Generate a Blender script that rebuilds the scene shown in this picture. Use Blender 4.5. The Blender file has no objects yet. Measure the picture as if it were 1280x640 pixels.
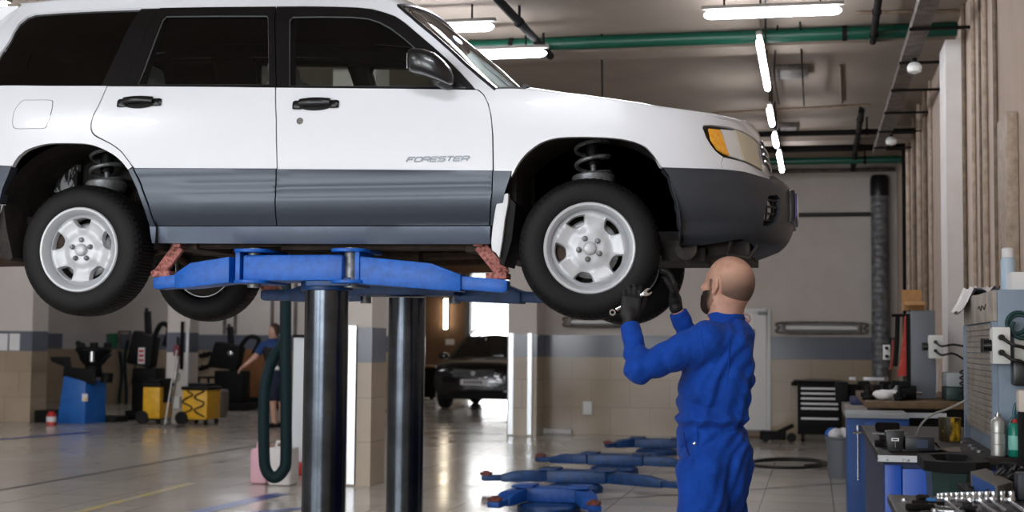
import bpy, bmesh, math, random
import numpy as np
from mathutils import Vector, Matrix
from mathutils.geometry import delaunay_2d_cdt
random.seed(7); RNG = np.random.default_rng(7)
SC = bpy.context.scene; COL = SC.collection
PI = math.pi; V = Vector
def R(d): return math.radians(d)
# ---------------------------------------------------------------- camera maths
FPX, YAW, CAMH = 1778.0, R(12.0), 1.37
PITCH = math.atan(110.0 / FPX); ROLL = R(0.5)
def ray(x, y):
    dx, dy = x - 640, y - 320; c, s = math.cos(ROLL), math.sin(ROLL); dx, dy = dx*c + dy*s, dy*c - dx*s
    r = (dx / FPX, 1.0, -dy / FPX)
    c, s = math.cos(PITCH), math.sin(PITCH)
    r = (r[0], r[1]*c - r[2]*s, r[1]*s + r[2]*c)
    c, s = math.cos(YAW), math.sin(YAW)
    return V((r[0]*c - r[1]*s, r[0]*s + r[1]*c, r[2]))
CAMP = V((0, 0, CAMH))
FWD = V((-math.sin(YAW), math.cos(YAW), 0)); RIGHT = V((math.cos(YAW), math.sin(YAW), 0))
def onY(x, y, Y): r = ray(x, y); return CAMP + r * (Y / r.y)
def onX(x, y, X): r = ray(x, y); return CAMP + r * (X / r.x)
def onZ(x, y, Z=0.0): r = ray(x, y); return CAMP + r * ((Z - CAMH) / r.z)
def onD(x, y, D): r = ray(x, y); return CAMP + r * (D / r.dot(FWD))
# ---------------------------------------------------------------- materials
def lin(h):
    h = h.lstrip('#'); o = []
    for i in (0, 2, 4):
        c = int(h[i:i+2], 16) / 255
        o.append(c / 12.92 if c <= .04045 else ((c + .055) / 1.055) ** 2.4)
    return (*o, 1)
MATS = {}
def mat(name, col, rough=.5, metal=0., spec=.5, var=None, bump=None, coat=0., emit=None, alpha=None, trans=0., sheen=0., stretch=None):
    if name in MATS: return MATS[name]
    m = bpy.data.materials.new(name); m.use_nodes = True; MATS[name] = m
    nt = m.node_tree; b = nt.nodes['Principled BSDF']; L = nt.links.new
    c = lin(col); b.inputs['Base Color'].default_value = c
    b.inputs['Roughness'].default_value = rough; b.inputs['Metallic'].default_value = metal
    b.inputs['Specular IOR Level'].default_value = spec
    b.inputs['Coat Weight'].default_value = coat; b.inputs['Coat Roughness'].default_value = .04
    if sheen: b.inputs['Sheen Weight'].default_value = sheen
    if trans: b.inputs['Transmission Weight'].default_value = trans
    if alpha is not None: b.inputs['Alpha'].default_value = alpha
    if emit: b.inputs['Emission Color'].default_value = c if emit[0] is None else lin(emit[0]); b.inputs['Emission Strength'].default_value = emit[1]
    if var or bump:
        tc = nt.nodes.new('ShaderNodeTexCoord'); mp = nt.nodes.new('ShaderNodeMapping'); L(tc.outputs['Object'], mp.inputs[0])
        if stretch: mp.inputs['Scale'].default_value = stretch
    if var:  # (scale, second colour, contrast low, high)
        n = nt.nodes.new('ShaderNodeTexNoise'); n.inputs['Scale'].default_value = var[0]; n.inputs['Detail'].default_value = 6; n.inputs['Roughness'].default_value = .65
        L(mp.outputs[0], n.inputs['Vector'])
        r = nt.nodes.new('ShaderNodeValToRGB'); r.color_ramp.elements[0].position = var[2]; r.color_ramp.elements[1].position = var[3]
        r.color_ramp.elements[0].color = c; r.color_ramp.elements[1].color = lin(var[1])
        L(n.outputs['Fac'], r.inputs[0]); L(r.outputs[0], b.inputs['Base Color'])
    if bump:
        n2 = nt.nodes.new('ShaderNodeTexNoise'); n2.inputs['Scale'].default_value = bump[0]; n2.inputs['Detail'].default_value = 5
        L(mp.outputs[0], n2.inputs['Vector'])
        bp = nt.nodes.new('ShaderNodeBump'); bp.inputs['Strength'].default_value = bump[1]; bp.inputs['Distance'].default_value = bump[2] if len(bump) > 2 else .01
        L(n2.outputs['Fac'], bp.inputs['Height']); L(bp.outputs[0], b.inputs['Normal'])
    return m
def glass_mat(name, tint, rough=.02, refl=1.0):
    if name in MATS: return MATS[name]
    m = bpy.data.materials.new(name); m.use_nodes = True; MATS[name] = m
    nt = m.node_tree; nt.nodes.clear(); L = nt.links.new
    o = nt.nodes.new('ShaderNodeOutputMaterial'); t = nt.nodes.new('ShaderNodeBsdfTransparent'); g = nt.nodes.new('ShaderNodeBsdfGlossy')
    f = nt.nodes.new('ShaderNodeFresnel'); f.inputs[0].default_value = 1.5; mx = nt.nodes.new('ShaderNodeMixShader')
    t.inputs[0].default_value = lin(tint); g.inputs['Roughness'].default_value = rough
    g.inputs[0].default_value = (refl, refl, refl, 1)
    L(f.outputs[0], mx.inputs[0]); L(t.outputs[0], mx.inputs[1]); L(g.outputs[0], mx.inputs[2]); L(mx.outputs[0], o.inputs[0])
    return m
# ---------------------------------------------------------------- mesh builder
def catmull(pts, n=6, closed=False):
    P = [V(p) for p in pts]; N = len(P); out = []
    for i in range(N if closed else N - 1):
        a, b, c, d = (P[(i-1) % N], P[i], P[(i+1) % N], P[(i+2) % N]) if closed else (P[max(i-1, 0)], P[i], P[i+1], P[min(i+2, N-1)])
        for k in range(n):
            t = k / n
            out.append(0.5 * ((2*b) + (c - a)*t + (2*a - 5*b + 4*c - d)*t*t + (3*b - a - 3*c + d)*t**3))
    if not closed: out.append(P[-1].copy())
    return out
def frame(axis, up=None):
    w = V(axis).normalized(); up = V(up) if up is not None else (V((0, 0, 1)) if abs(w.z) < .9 else V((1, 0, 0)))
    u = up.cross(w).normalized(); return u, w.cross(u), w
class MB:
    def __init__(s): s.v = []; s.f = []; s.m = []; s.cm = 0
    def add(s, vs, fs):
        o = len(s.v); s.v += [V(p) for p in vs]; s.f += [[i + o for i in f] for f in fs]; s.m += [s.cm] * len(fs); return s
    def hexa(s, p):  # p: 0-3 bottom ring, 4-7 top ring
        return s.add(p, [(3,2,1,0),(4,5,6,7),(0,1,5,4),(1,2,6,5),(2,3,7,6),(3,0,4,7)])
    def box(s, lo, hi, rot=None):
        lo, hi = V(lo), V(hi); c = (lo + hi) / 2
        P = [V((x, y, z)) for z in (lo.z, hi.z) for x, y in ((lo.x, lo.y), (hi.x, lo.y), (hi.x, hi.y), (lo.x, hi.y))]
        if rot is not None: P = [c + rot @ (p - c) for p in P]
        return s.hexa(P)
    def beam(s, a, b, w, h, up=None):  # box beam from a to b
        a, b = V(a), V(b); u, v, d = frame(b - a, up); u *= w/2; v *= h/2
        return s.hexa([a-u-v, a+u-v, a+u+v, a-u+v, b-u-v, b+u-v, b+u+v, b-u+v])
    def cyl(s, a, b, r, r2=None, n=20, caps=True):
        a, b = V(a), V(b); u, v, w = frame(b - a); r2 = r if r2 is None else r2; P = []
        for c, q in ((a, r), (b, r2)):
            P += [c + (u*math.cos(t) + v*math.sin(t))*q for t in (2*PI*i/n for i in range(n))]
        F = [(i, (i+1) % n, n + (i+1) % n, n + i) for i in range(n)]
        if caps: F += [tuple(reversed(range(n))), tuple(range(n, 2*n))]
        return s.add(P, F)
    def tube(s, pts, r, n=10, closed=False, caps=True, flat=1.0):
        P = [V(p) for p in pts]; N = len(P); rr = r if isinstance(r, (list, tuple)) else [r]*N; vs = []; pu = None
        for i in range(N):
            t = (P[(i+1) % N] - P[i-1]) if closed else (P[min(i+1, N-1)] - P[max(i-1, 0)])
            t = t.normalized() if t.length > 1e-9 else V((0, 0, 1))
            if pu is None: u, _, _ = frame(t)
            else:
                u = pu - t * pu.dot(t); u = u.normalized() if u.length > 1e-6 else frame(t)[0]
            pu = u; w = t.cross(u)
            vs += [P[i] + (u*math.cos(a) + w*math.sin(a)*flat)*rr[i] for a in (2*PI*k/n for k in range(n))]
        F = []
        for i in range(N if closed else N-1):
            j = (i+1) % N
            F += [(i*n+k, i*n+(k+1) % n, j*n+(k+1) % n, j*n+k) for k in range(n)]
        if caps and not closed: F += [tuple(reversed(range(n))), tuple(range((N-1)*n, N*n))]
        return s.add(vs, F)
    def lathe(s, prof, o=(0,0,0), axis=(0,0,1), n=32, closed=False, up=None):
        o = V(o); u, v, w = frame(axis, up); vs = []; N = len(prof)
        for r, h in prof: vs += [o + w*h + (u*math.cos(a) + v*math.sin(a))*max(r, 1e-5) for a in (2*PI*k/n for k in range(n))]
        F = []
        for i in range(N if closed else N-1):
            j = (i+1) % N
            F += [(i*n+k, i*n+(k+1) % n, j*n+(k+1) % n, j*n+k) for k in range(n)]
        return s.add(vs, F)
    def prism(s, poly, vec):
        P = [V(p) for p in poly]; n = len(P); vec = V(vec)
        return s.add(P + [p + vec for p in P], [tuple(reversed(range(n))), tuple(range(n, 2*n))] + [(i, (i+1) % n, n+(i+1) % n, n+i) for i in range(n)])
    def grid(s, rows, closed_u=False, closed_v=False):
        nr, nc = len(rows), len(rows[0]); F = []
        for i in range(nr if closed_u else nr-1):
            for j in range(nc if closed_v else nc-1):
                a, b = (i+1) % nr, (j+1) % nc
                F.append((i*nc+j, i*nc+b, a*nc+b, a*nc+j))
        return s.add([p for r in rows for p in r], F)
    def ball(s, c, r, n=16, m=10, sc=(1,1,1)):
        c = V(c); rows = []
        for i in range(m+1):
            th = PI*i/m
            rows.append([c + V((r*sc[0]*math.sin(th)*math.cos(2*PI*j/n), r*sc[1]*math.sin(th)*math.sin(2*PI*j/n), r*sc[2]*math.cos(th))) for j in range(n)])
        return s.grid(list(reversed(rows)), closed_v=True)
    def build(s, name, material, parent=None, smooth=35, bevel=0., seg=2, fix=True, loc=None):
        if parent is not None: org = wloc(parent)
        elif loc is not None: org = V(loc)
        else:
            xs = [p.x for p in s.v]; ys = [p.y for p in s.v]; zs = [p.z for p in s.v]
            org = V(((min(xs)+max(xs))/2, (min(ys)+max(ys))/2, min(zs)))
        me = bpy.data.meshes.new(name); me.from_pydata([tuple(p - org) for p in s.v], [], s.f)
        mats = material if isinstance(material, (list, tuple)) else [material]
        for m in mats: me.materials.append(m)
        if len(mats) > 1: me.polygons.foreach_set('material_index', s.m)
        if fix or bevel:
            bm = bmesh.new(); bm.from_mesh(me)
            bmesh.ops.remove_doubles(bm, verts=bm.verts, dist=1e-5)
            bmesh.ops.recalc_face_normals(bm, faces=bm.faces)
            if bevel:
                es = [e for e in bm.edges if len(e.link_faces) == 2 and e.calc_face_angle(0) > R(30)]
                bmesh.ops.bevel(bm, geom=es, offset=bevel, segments=seg, profile=.6, affect='EDGES', clamp_overlap=True)
            bm.to_mesh(me); bm.free()
        if smooth:
            me.polygons.foreach_set('use_smooth', [True]*len(me.polygons)); me.set_sharp_from_angle(angle=R(smooth))
        o = bpy.data.objects.new(name, me); COL.objects.link(o)
        if parent is not None: o.parent = parent
        else: o.location = org
        return o
def wloc(o):
    l = o.location.copy()
    while o.parent is not None: o = o.parent; l += o.location
    return l
def tag(o, label, cat, group=None, kind=None):
    o['label'] = label; o['category'] = cat
    if group: o['group'] = group
    if kind: o['kind'] = kind
    return o
def thing(name, label, cat, loc, group=None):
    o = bpy.data.objects.new(name, None); COL.objects.link(o); o.location = V(loc); o.empty_display_size = .1
    return tag(o, label, cat, group)
def struct(o): o['kind'] = 'structure'; return o
def kids(o): return list(o.children)
def dup(root, loc, label=None, rotz=0., scale=None):
    def cp(o, par):
        c = o.copy(); COL.objects.link(c)
        if par is not None: c.parent = par
        for ch in o.children: cp(ch, c)
        return c
    r = cp(root, None); r.location = V(loc); r.rotation_euler = (0, 0, rotz)
    if scale: r.scale = (scale,)*3
    if label: r['label'] = label
    return r
def mesh_obj(name, verts, faces, material, parent, smooth=60, loc=None):
    mb = MB(); mb.add(verts, faces); return mb.build(name, material, parent, smooth, loc=loc, fix=False)
# ================================================================ SIGNED-DISTANCE MODELLING (people, gloves)
def surface_net(fn, lo, hi, h, relax=1):
    lo, hi = np.array(lo, float), np.array(hi, float); n = np.ceil((hi - lo)/h).astype(int) + 1
    ax = [lo[i] + h*np.arange(n[i]) for i in range(3)]
    G = np.stack(np.meshgrid(*ax, indexing='ij'), -1).astype(np.float32)
    k = 4; c = G[::k, ::k, ::k]; Dc = fn(c.reshape(-1, 3)).reshape(c.shape[:3])      # coarse pass, then only the band near the surface
    D = np.repeat(np.repeat(np.repeat(Dc, k, 0), k, 1), k, 2)[:n[0], :n[1], :n[2]].copy()
    near = np.abs(D) < k*h*1.75 + .022; D[near] = fn(G[near]); I = D < 0
    c = tuple(m - 1 for m in n); acc = np.zeros((*c, 3), np.float32); cnt = np.zeros(c, np.float32)
    for a in range(3):
        b, e = [q for q in range(3) if q != a]
        s0 = [slice(None)]*3; s1 = [slice(None)]*3; s0[a] = slice(0, -1); s1[a] = slice(1, None)
        d0, d1 = D[tuple(s0)], D[tuple(s1)]; x = (d0 < 0) != (d1 < 0); t = np.where(x, d0/np.where(x, d0 - d1, 1), 0)
        p = G[tuple(s0)].copy(); p[..., a] += t*h
        for ob in (0, 1):
            for oe in (0, 1):
                s = [slice(None)]*3; s[b] = slice(ob, ob + c[b]); s[e] = slice(oe, oe + c[e]); s = tuple(s)
                acc += np.where(x[s][..., None], p[s], 0); cnt += x[s]
    on = cnt > 0; idx = -np.ones(c, int); idx[on] = np.arange(on.sum()); VV = acc[on]/cnt[on][:, None]; FF = []
    for a in range(3):
        b, e = [(1, 2), (2, 0), (0, 1)][a]
        s0 = [slice(1, -1)]*3; s1 = [slice(1, -1)]*3; s0[a] = slice(0, -1); s1[a] = slice(1, None)
        i0, i1 = I[tuple(s0)], I[tuple(s1)]; w = np.argwhere(i0 != i1)
        if not len(w): continue
        q = w.copy(); 
        for k in (b, e): q[:, k] += 1
        def at(db, de):
            r = q.copy(); r[:, b] -= db; r[:, e] -= de; return idx[r[:, 0], r[:, 1], r[:, 2]]
        quad = np.stack([at(1, 1), at(0, 1), at(0, 0), at(1, 0)], 1); fl = ~i0[tuple(w.T)]
        quad[fl] = quad[fl][:, ::-1]; FF.append(quad)
    FF = np.concatenate(FF)
    for _ in range(relax):
        S_ = np.zeros_like(VV); C_ = np.zeros(len(VV))
        for i in range(4):
            j = (i+1) % 4; np.add.at(S_, FF[:, i], VV[FF[:, j]]); np.add.at(C_, FF[:, i], 1); np.add.at(S_, FF[:, j], VV[FF[:, i]]); np.add.at(C_, FF[:, j], 1)
        VV = VV*.5 + .5*S_/np.maximum(C_, 1)[:, None]
    return VV, FF
def npv(p): return np.array(tuple(p), np.float32)
def sd_cap(P, a, b, ra, rb):
    a, b = npv(a), npv(b); d = b - a; t = np.clip(((P - a) @ d)/max(float(d @ d), 1e-9), 0, 1)
    return np.linalg.norm(P - a - t[:, None]*d, axis=1) - (ra + (rb - ra)*t)
def sd_ell(P, c, r, B=None):
    q = P - npv(c)
    if B is not None: q = q @ np.array([tuple(x) for x in B], np.float32).T
    r = np.array(r, np.float32); k0 = np.linalg.norm(q/r, axis=1); k1 = np.linalg.norm(q/(r*r), axis=1)
    return k0*(k0 - 1)/np.maximum(k1, 1e-6)
def sd_box(P, c, r, B, rad):
    q = np.abs((P - npv(c)) @ np.array([tuple(x) for x in B], np.float32).T) - (np.array(r, np.float32) - rad)
    return np.linalg.norm(np.maximum(q, 0), axis=1) + np.minimum(q.max(1), 0) - rad
def smin(a, b, k):
    h = np.clip(.5 + .5*(b - a)/k, 0, 1); return b + (a - b)*h - k*h*(1 - h)
def smax(a, b, k): return -smin(-a, -b, k)
def chain(P, pts, rad, k=.02):
    d = None
    for i in range(len(pts)-1):
        e = sd_cap(P, pts[i], pts[i+1], rad[i], rad[i+1]); d = e if d is None else smin(d, e, k)
    return d
def net_obj(name, fn, lo, hi, h, material, parent, relax=1, smooth=180):
    vv, ff = surface_net(fn, lo, hi, h, relax); org = np.array(tuple(wloc(parent)))
    me = bpy.data.meshes.new(name); me.vertices.add(len(vv)); me.vertices.foreach_set('co', (vv - org).astype(np.float32).ravel())
    me.loops.add(len(ff)*4); me.loops.foreach_set('vertex_index', ff.astype(np.int32).ravel())
    me.polygons.add(len(ff)); me.polygons.foreach_set('loop_start', np.arange(0, len(ff)*4, 4, dtype=np.int32)); me.polygons.foreach_set('use_smooth', [True]*len(ff))
    me.materials.append(material); me.update(); me.validate()
    o = bpy.data.objects.new(name, me); COL.objects.link(o); o.parent = parent; return o
def waves(P, seeds):
    d = np.zeros(len(P), np.float32)
    for k, (kx, ky, kz, ph, am) in enumerate(seeds): d += am*np.sin(P[:, 0]*kx + P[:, 1]*ky + P[:, 2]*kz + ph)
    return d
HANDSPEC = [  # finger: lateral offset, reach of the knuckle, bone lengths, radius
    (.030, .088, (.038, .024, .020), .0095), (.010, .094, (.043, .027, .021), .0098), (-.010, .090, (.040, .025, .020), .0095), (-.029, .080, (.031, .020, .018), .0085)]
def hand_sdf(wrist, up, back, lat, curls, thumb, scale=1., spread=.06):
    """up: wrist->fingers, back: out of the back of the hand, lat: towards the thumb side; returns fn"""
    up, back, lat = V(up).normalized(), V(back), V(lat); lat = (lat - up*lat.dot(up)).normalized(); bk = up.cross(lat); back = bk if bk.dot(back) > 0 else -bk
    w = V(wrist); s = scale; ch = []
    for k, (l, r, bones, rad) in enumerate(HANDSPEC):
        p = w + lat*(l*s) + up*(r*s); d = (up + lat*(spread*(1.5-k)/1.5)).normalized(); pts = [w + lat*(l*.75*s) + up*(.04*s), p]; rr = [rad*1.15*s, rad*1.1*s]; ang = 0
        for q, b in enumerate(bones):
            ang += curls[k][q]; dd = d*math.cos(ang) - back*math.sin(ang); p = p + dd*(b*s); pts.append(p); rr.append(rad*(1 - .07*q)*s)
        ch.append((pts, rr))
    t0 = w + lat*(.026*s) + up*(.025*s) - back*(.004*s); t1 = t0 + (lat*thumb[0] + up*thumb[1] - back*thumb[2]).normalized()*(.045*s); t2 = t1 + (lat*thumb[3] + up*thumb[4] - back*thumb[5]).normalized()*(.034*s); t3 = t2 + (lat*thumb[3]*.7 + up*thumb[4] - back*(thumb[5]+.2)).normalized()*(.026*s)
    ch.append(([t0, t1, t2, t3], [.015*s, .0125*s, .011*s, .0095*s])); B = (lat, up, back)
    def fn(P):
        d = sd_box(P, w + up*(.052*s), (.041*s, .048*s, .0155*s), B, .013*s)
        d = smin(d, sd_ell(P, w + lat*(.022*s) + up*(.035*s) - back*(.010*s), (.019*s, .032*s, .016*s), B), .012)
        d = smin(d, sd_cap(P, w - up*(.018*s), w + up*(.02*s), .029*s, .027*s), .015)
        for pts, rr in ch: d = smin(d, chain(P, pts, rr, .004), .005)
        return d
    fn.tips = [c[0][-1] for c in ch]; return fn
# ================================================================ CAR ON THE LIFT
YW = 2.525/(onY(737, 310, 1).x - onY(98, 312, 1).x); _r, _f = onY(98, 312, YW), onY(737, 310, YW)
XR, XF, ZR, ZF = _r.x, _f.x, _r.z, _f.z
HB = .8675; YC = YW - .01 + HB
M_WHITE = mat('white_paint', '#e7eaf0', .28, 0, .5, coat=.7)
M_CLAD = mat('grey_cladding', '#3b434f', .32, .2, .5)
M_SILL = mat('blue_grey_sill', '#5f6a7b', .33, .25, .5)
M_BLK = mat('black_trim', '#0c0c0e', .33)
M_RUB = mat('black_rubber', '#070708', .62, 0, .3, bump=(90, .15, .002))
M_BUMP = mat('dark_grey_bumper', '#33373e', .42, 0, .5)
M_DARK = mat('dark_underbody', '#1a1714', .75, var=(9, '#352c24', .45, .75), bump=(30, .5, .01))
M_CABIN = mat('dark_cabin', '#15161a', .8)
M_SEAT = mat('grey_seat_cloth', '#7c7c7e', .9, bump=(120, .2, .003))
M_SILVER = mat('silver_wheel_paint', '#c3c6ca', .36, .15, .5, bump=(60, .03, .002))
M_CHROME = mat('chrome', '#c9ccd0', .18, 1.)
M_STEEL = mat('dull_steel', '#8d9093', .45, .5, var=(30, '#5a5855', .4, .7))
M_RUST = mat('rusty_steel', '#4b3a2e', .75, .3, var=(14, '#2a211b', .35, .7), bump=(40, .4, .005))
M_GLASS = glass_mat('tinted_window_glass', '#d3d9d5')
M_GLASSD = glass_mat('dark_privacy_glass', '#0b0c0d')
M_GLASSW = glass_mat('windscreen_glass', '#c4ccc8')
M_AMBER = mat('amber_lens', '#ffa61a', .2, 0, .6, emit=None, coat=.5, var=(60, '#ffbe3c', .4, .6))
M_LENS = mat('silver_reflector', '#eceef0', .2, .2, coat=.8)
M_LENSB = mat('hazy_lamp_lens', '#d2ccb2', .22, 0, .6, coat=.6, bump=(200, .1, .002))
X0, X1 = XF - .05, XR - .10
_zp = np.array([1.74, 1.80, 1.84, 1.86, 1.90, 1.93, 1.97, 2.02, 2.09, 2.2, 2.35, 2.5, 2.58, 2.65, 2.95, 3.02, 3.1])
_ip = np.array([.150, .105, .070, .056, .049, .045, .024, .008, 0, 0, .006, .022, .042, .068, .19, .235, .30])
_zz = np.linspace(1.7, 3.2, 601); _ii = np.interp(_zz, _zp, _ip)
_k = np.exp(-np.linspace(-2, 2, 13)**2); _k /= _k.sum(); _ii = np.convolve(np.pad(_ii, 6, mode='edge'), _k, 'valid')
def WZ(z): return HB - float(np.interp(z, _zz, _ii))
_fz = np.array([1.74, 1.81, 1.845, 1.88, 1.93, 1.98, 2.12, 2.185, 2.25, 2.34, 2.385, 2.43, 2.47, 2.49, 2.55, 3.0]) + .012
_fx = np.array([-.36, -.285, -.176, -.136, -.115, -.106, -.112, -.20, -.222, -.24, -.262, -.292, -.331, -.383, -.50, -.9])
def FZ(z): return float(np.interp(z, _fz, _fx)) - X0
def RZ(z): return X1 - (XR - float(np.interp(z, [1.8, 1.9, 2.1, 2.2, 2.62, 3.05], [.80, .93, .96, .92, .91, .80])))
NF, NR_ = 2.7, 4.0
_ph = np.linspace(0, PI/2, 400)
_tf, _kf = np.sin(_ph)**(2/NF), np.cos(_ph)**(2/NF)
_tr, _kr = np.sin(_ph)**(2/NR_), np.cos(_ph)**(2/NR_)
_sf = np.concatenate([[0], np.cumsum(np.hypot(np.diff(_tf)*.9, np.diff(_kf)*HB))])
_sr = np.concatenate([[0], np.cumsum(np.hypot(np.diff(_tr)*.85, np.diff(_kr)*HB))])
U_F, U_R = X0 + _sf[-1], X1 - _sr[-1]
def S(u, z):
    if u >= X0:
        s = min(u - X0, _sf[-1]); return V((X0 + FZ(z)*float(np.interp(s, _sf, _tf)), YC - WZ(z)*float(np.interp(s, _sf, _kf)), z))
    if u <= X1:
        s = min(X1 - u, _sr[-1]); return V((X1 - RZ(z)*float(np.interp(s, _sr, _tr)), YC - WZ(z)*float(np.interp(s, _sr, _kr)), z))
    return V((u, YC - WZ(z), z))
def SN(u, z):
    e = .004; du = S(min(u+e, U_F), z) - S(max(u-e, U_R), z); dz = S(u, z+e) - S(u, z-e)
    n = du.cross(dz); return n.normalized() if n.length > 1e-9 else V((0, -1, 0))
def _yn(x, z):
    w = WZ(z)
    if x > X0: t = min((x - X0)/FZ(z), 1.); w *= (1 - t**NF)**(1/NF)
    elif x < X1: t = min((X1 - x)/RZ(z), 1.); w *= (1 - t**NR_)**(1/NR_)
    return YC - w
def car_px(px, py):
    r = ray(px, py); lo, hi = (YW - .3)/r.y, YC/r.y
    g = lambda t: (lambda p: p.y - _yn(p.x, p.z))(CAMP + r*t)
    prev = lo
    for i in range(1, 161):
        t = lo + (hi - lo)*i/160
        if g(t) >= 0:
            a, b = prev, t
            for _ in range(30):
                m = (a+b)/2
                if g(m) >= 0: b = m
                else: a = m
            p = CAMP + r*b; break
        prev = t
    else: p = CAMP + r*hi
    if p.x > X0:
        i = int(np.argmin(np.hypot((_tf - (p.x - X0)/FZ(p.z))*.9, (_kf - (YC - p.y)/WZ(p.z))*HB))); return (X0 + float(_sf[i]), p.z)
    if p.x < X1:
        i = int(np.argmin(np.hypot((_tr - (X1 - p.x)/RZ(p.z))*.85, (_kr - (YC - p.y)/WZ(p.z))*HB))); return (X1 - float(_sr[i]), p.z)
    return (p.x, p.z)
def chart(pts, smooth=0):
    """pixel pairs on the car's flank -> (u, z); ('c', u, z) passes chart coordinates through"""
    out = [(p[1], p[2]) if p[0] == 'c' else car_px(*p) for p in pts]
    if smooth: out = [(q.x, q.y) for q in catmull([V((a, b, 0)) for a, b in out], smooth, True)]
    return out
def inpoly(P, poly):
    x, y = P[:, 0], P[:, 1]; ins = np.zeros(len(P), bool); n = len(poly)
    for i in range(n):
        (x1, y1), (x2, y2) = poly[i], poly[(i+1) % n]
        if y1 == y2: continue
        c = ((y1 > y) != (y2 > y)) & (x < (x2 - x1)*(y - y1)/(y2 - y1) + x1); ins ^= c
    return ins
def resample(poly, step):
    out = []
    for i, a in enumerate(poly):
        b = poly[(i+1) % len(poly)]; d = math.hypot(b[0]-a[0], b[1]-a[1])
        if d < 1e-5: continue
        n = max(1, int(math.ceil(d/step)))
        out += [(a[0] + (b[0]-a[0])*k/n, a[1] + (b[1]-a[1])*k/n) for k in range(n)]
    return out
def cdt(poly, holes, step):
    loops = [resample(poly, step)] + [resample(h, step) for h in holes]
    vs, es = [], []
    for l in loops:
        o = len(vs); vs += l; es += [(o+i, o+(i+1) % len(l)) for i in range(len(l))]
    A = np.array(loops[0]); lo, hi = A.min(0), A.max(0); B = np.array(vs)
    gx, gy = np.meshgrid(np.arange(lo[0]+step/2, hi[0], step), np.arange(lo[1]+step/2, hi[1], step)); G = np.stack([gx.ravel(), gy.ravel()], 1)
    if len(G):
        ok = inpoly(G, loops[0])
        for h in loops[1:]: ok &= ~inpoly(G, h)
        G = G[ok]
        if len(G):
            d = np.min(np.hypot(G[:, None, 0]-B[None, :, 0], G[:, None, 1]-B[None, :, 1]), 1); G = G[d > step*.45]
    r = delaunay_2d_cdt([Vector(p) for p in vs] + [Vector(p) for p in G], es, [], 0, 1e-6)
    VV, FF = np.array([tuple(p) for p in r[0]]), r[2]
    C = np.array([VV[list(f)].mean(0) for f in FF]); ok = inpoly(C, loops[0])
    for h in loops[1:]: ok &= ~inpoly(C, h)
    out = []
    for f, k in zip(FF, ok):
        if not k: continue
        a, b, c = (VV[i] for i in f[:3]); ar = (b[0]-a[0])*(c[1]-a[1]) - (c[0]-a[0])*(b[1]-a[1])
        if abs(ar) > 2e-7: out.append(list(f) if ar > 0 else list(f)[::-1])
    return VV, out
def panel(name, poly, material, parent, holes=(), off=0., thick=.014, step=.05, detail=None, side='near', label=None):
    VV, FF = cdt(poly, holes, step)
    P, N = [], []
    for u, z in VV:
        n = SN(u, z); d = off + (detail(u, z) if detail else 0); P.append(S(u, z) + n*d); N.append(n)
    cnt = {}
    F2 = []
    for f in FF:
        F2.append(f)
        for i in range(len(f)): cnt[(f[i], f[(i+1) % len(f)])] = 1
    bd = [(a, b) for a, b in cnt if (b, a) not in cnt]
    sides = {'near': (0,), 'far': (1,), 'both': (0, 1)}[side]
    mb = MB()
    for s in sides:
        m = (lambda p: p) if s == 0 else (lambda p: V((p.x, 2*YC - p.y, p.z)))
        idx = {}; vs = [m(p) for p in P]; fs = [list(f) if s == 0 else f[::-1] for f in F2]
        for a, b in bd:
            for i in (a, b):
                if i not in idx: idx[i] = len(vs); vs.append(m(P[i] - N[i]*thick))
            q = (b, a, idx[a], idx[b]); fs.append(q if s == 0 else q[::-1])
        mb.add(vs, fs)
    o = mb.build(name, material, parent, 40, fix=(side == 'both'))
    if label: o['label'] = label
    return o
car = thing('car', 'white estate car with grey lower cladding raised on the blue lift', 'car', (-2.3, YC, 1.50))
def sm(l, n=3): return [(q.x, q.y) for q in catmull([V((a, b, 0)) for a, b in l], n)]
# ---- outlines (pixels of the photograph on the flank)
ARCH_F = sm([(639,221),(647,205.5),(658.6,191),(674,179.5),(688,174),(701.6,171.7),(725,170.9),(752,171.5),(776,173.5),(798,179),(812,188),(820,199),(826,209)])
ARCH_R = sm([(8,227),(15.6,207),(23.4,195),(35,186.6),(51,181),(68,179),(101.6,179.2),(121,183),(140.6,192.5),(152,202),(160,212)])
TOPLINE = sm([(176,10),(260,8.5),(380,7.5),(420,8),(447,9),(465,11),(480,15),(494,20),(506,28),(519,39),(539,56),(558,73),(577,92),(594,111)])
ROOFEDGE = [(27,6),(78,2),(125,0),(200,-4),(300,-6),(400,-6),(440,-4),(475,0),(488,2.5),(496,7),(506,15.6),(521,28),(540,43.5),(560,61),(578,78),(600,97),(617,111)]
QG = [(176,10),(117,12),(78,14),(43,16.6),(33,20.5),(23.5,29),(12,49),(0,67),(-8,84),(-13,100),(-10,107),(0,107),(60,107.3),(125,107.5)]
side_poly = chart(sm(ROOFEDGE) + [(600,112.3)] + TOPLINE[::-1] + QG[1:] + sm([(133,107.6),(123,131),(115.5,145),(113,159),(117,169),(137.5,180),(150,189),(159,200),(165,208.5)]) + [(160,212)] + ARCH_R[::-1][1:-1]
    + [(15.6,207.5),(-20,206),(-66,204),(-64,160),(-50,118),(-25,75),(0,39)])
for _s in ('near', 'far'): panel('body_side', side_poly, M_WHITE, car, thick=.03, step=.06, side=_s)
GLASS_RQ = chart(QG)
panel('rear_quarter_window', GLASS_RQ, M_GLASSD, car, off=-.012, thick=.01, step=.08, side='near')
panel('rear_quarter_window', GLASS_RQ, M_GLASSD, car, off=-.012, thick=.01, step=.08, side='far')
def rounded(poly, n=5): return chart(poly, n)
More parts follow.
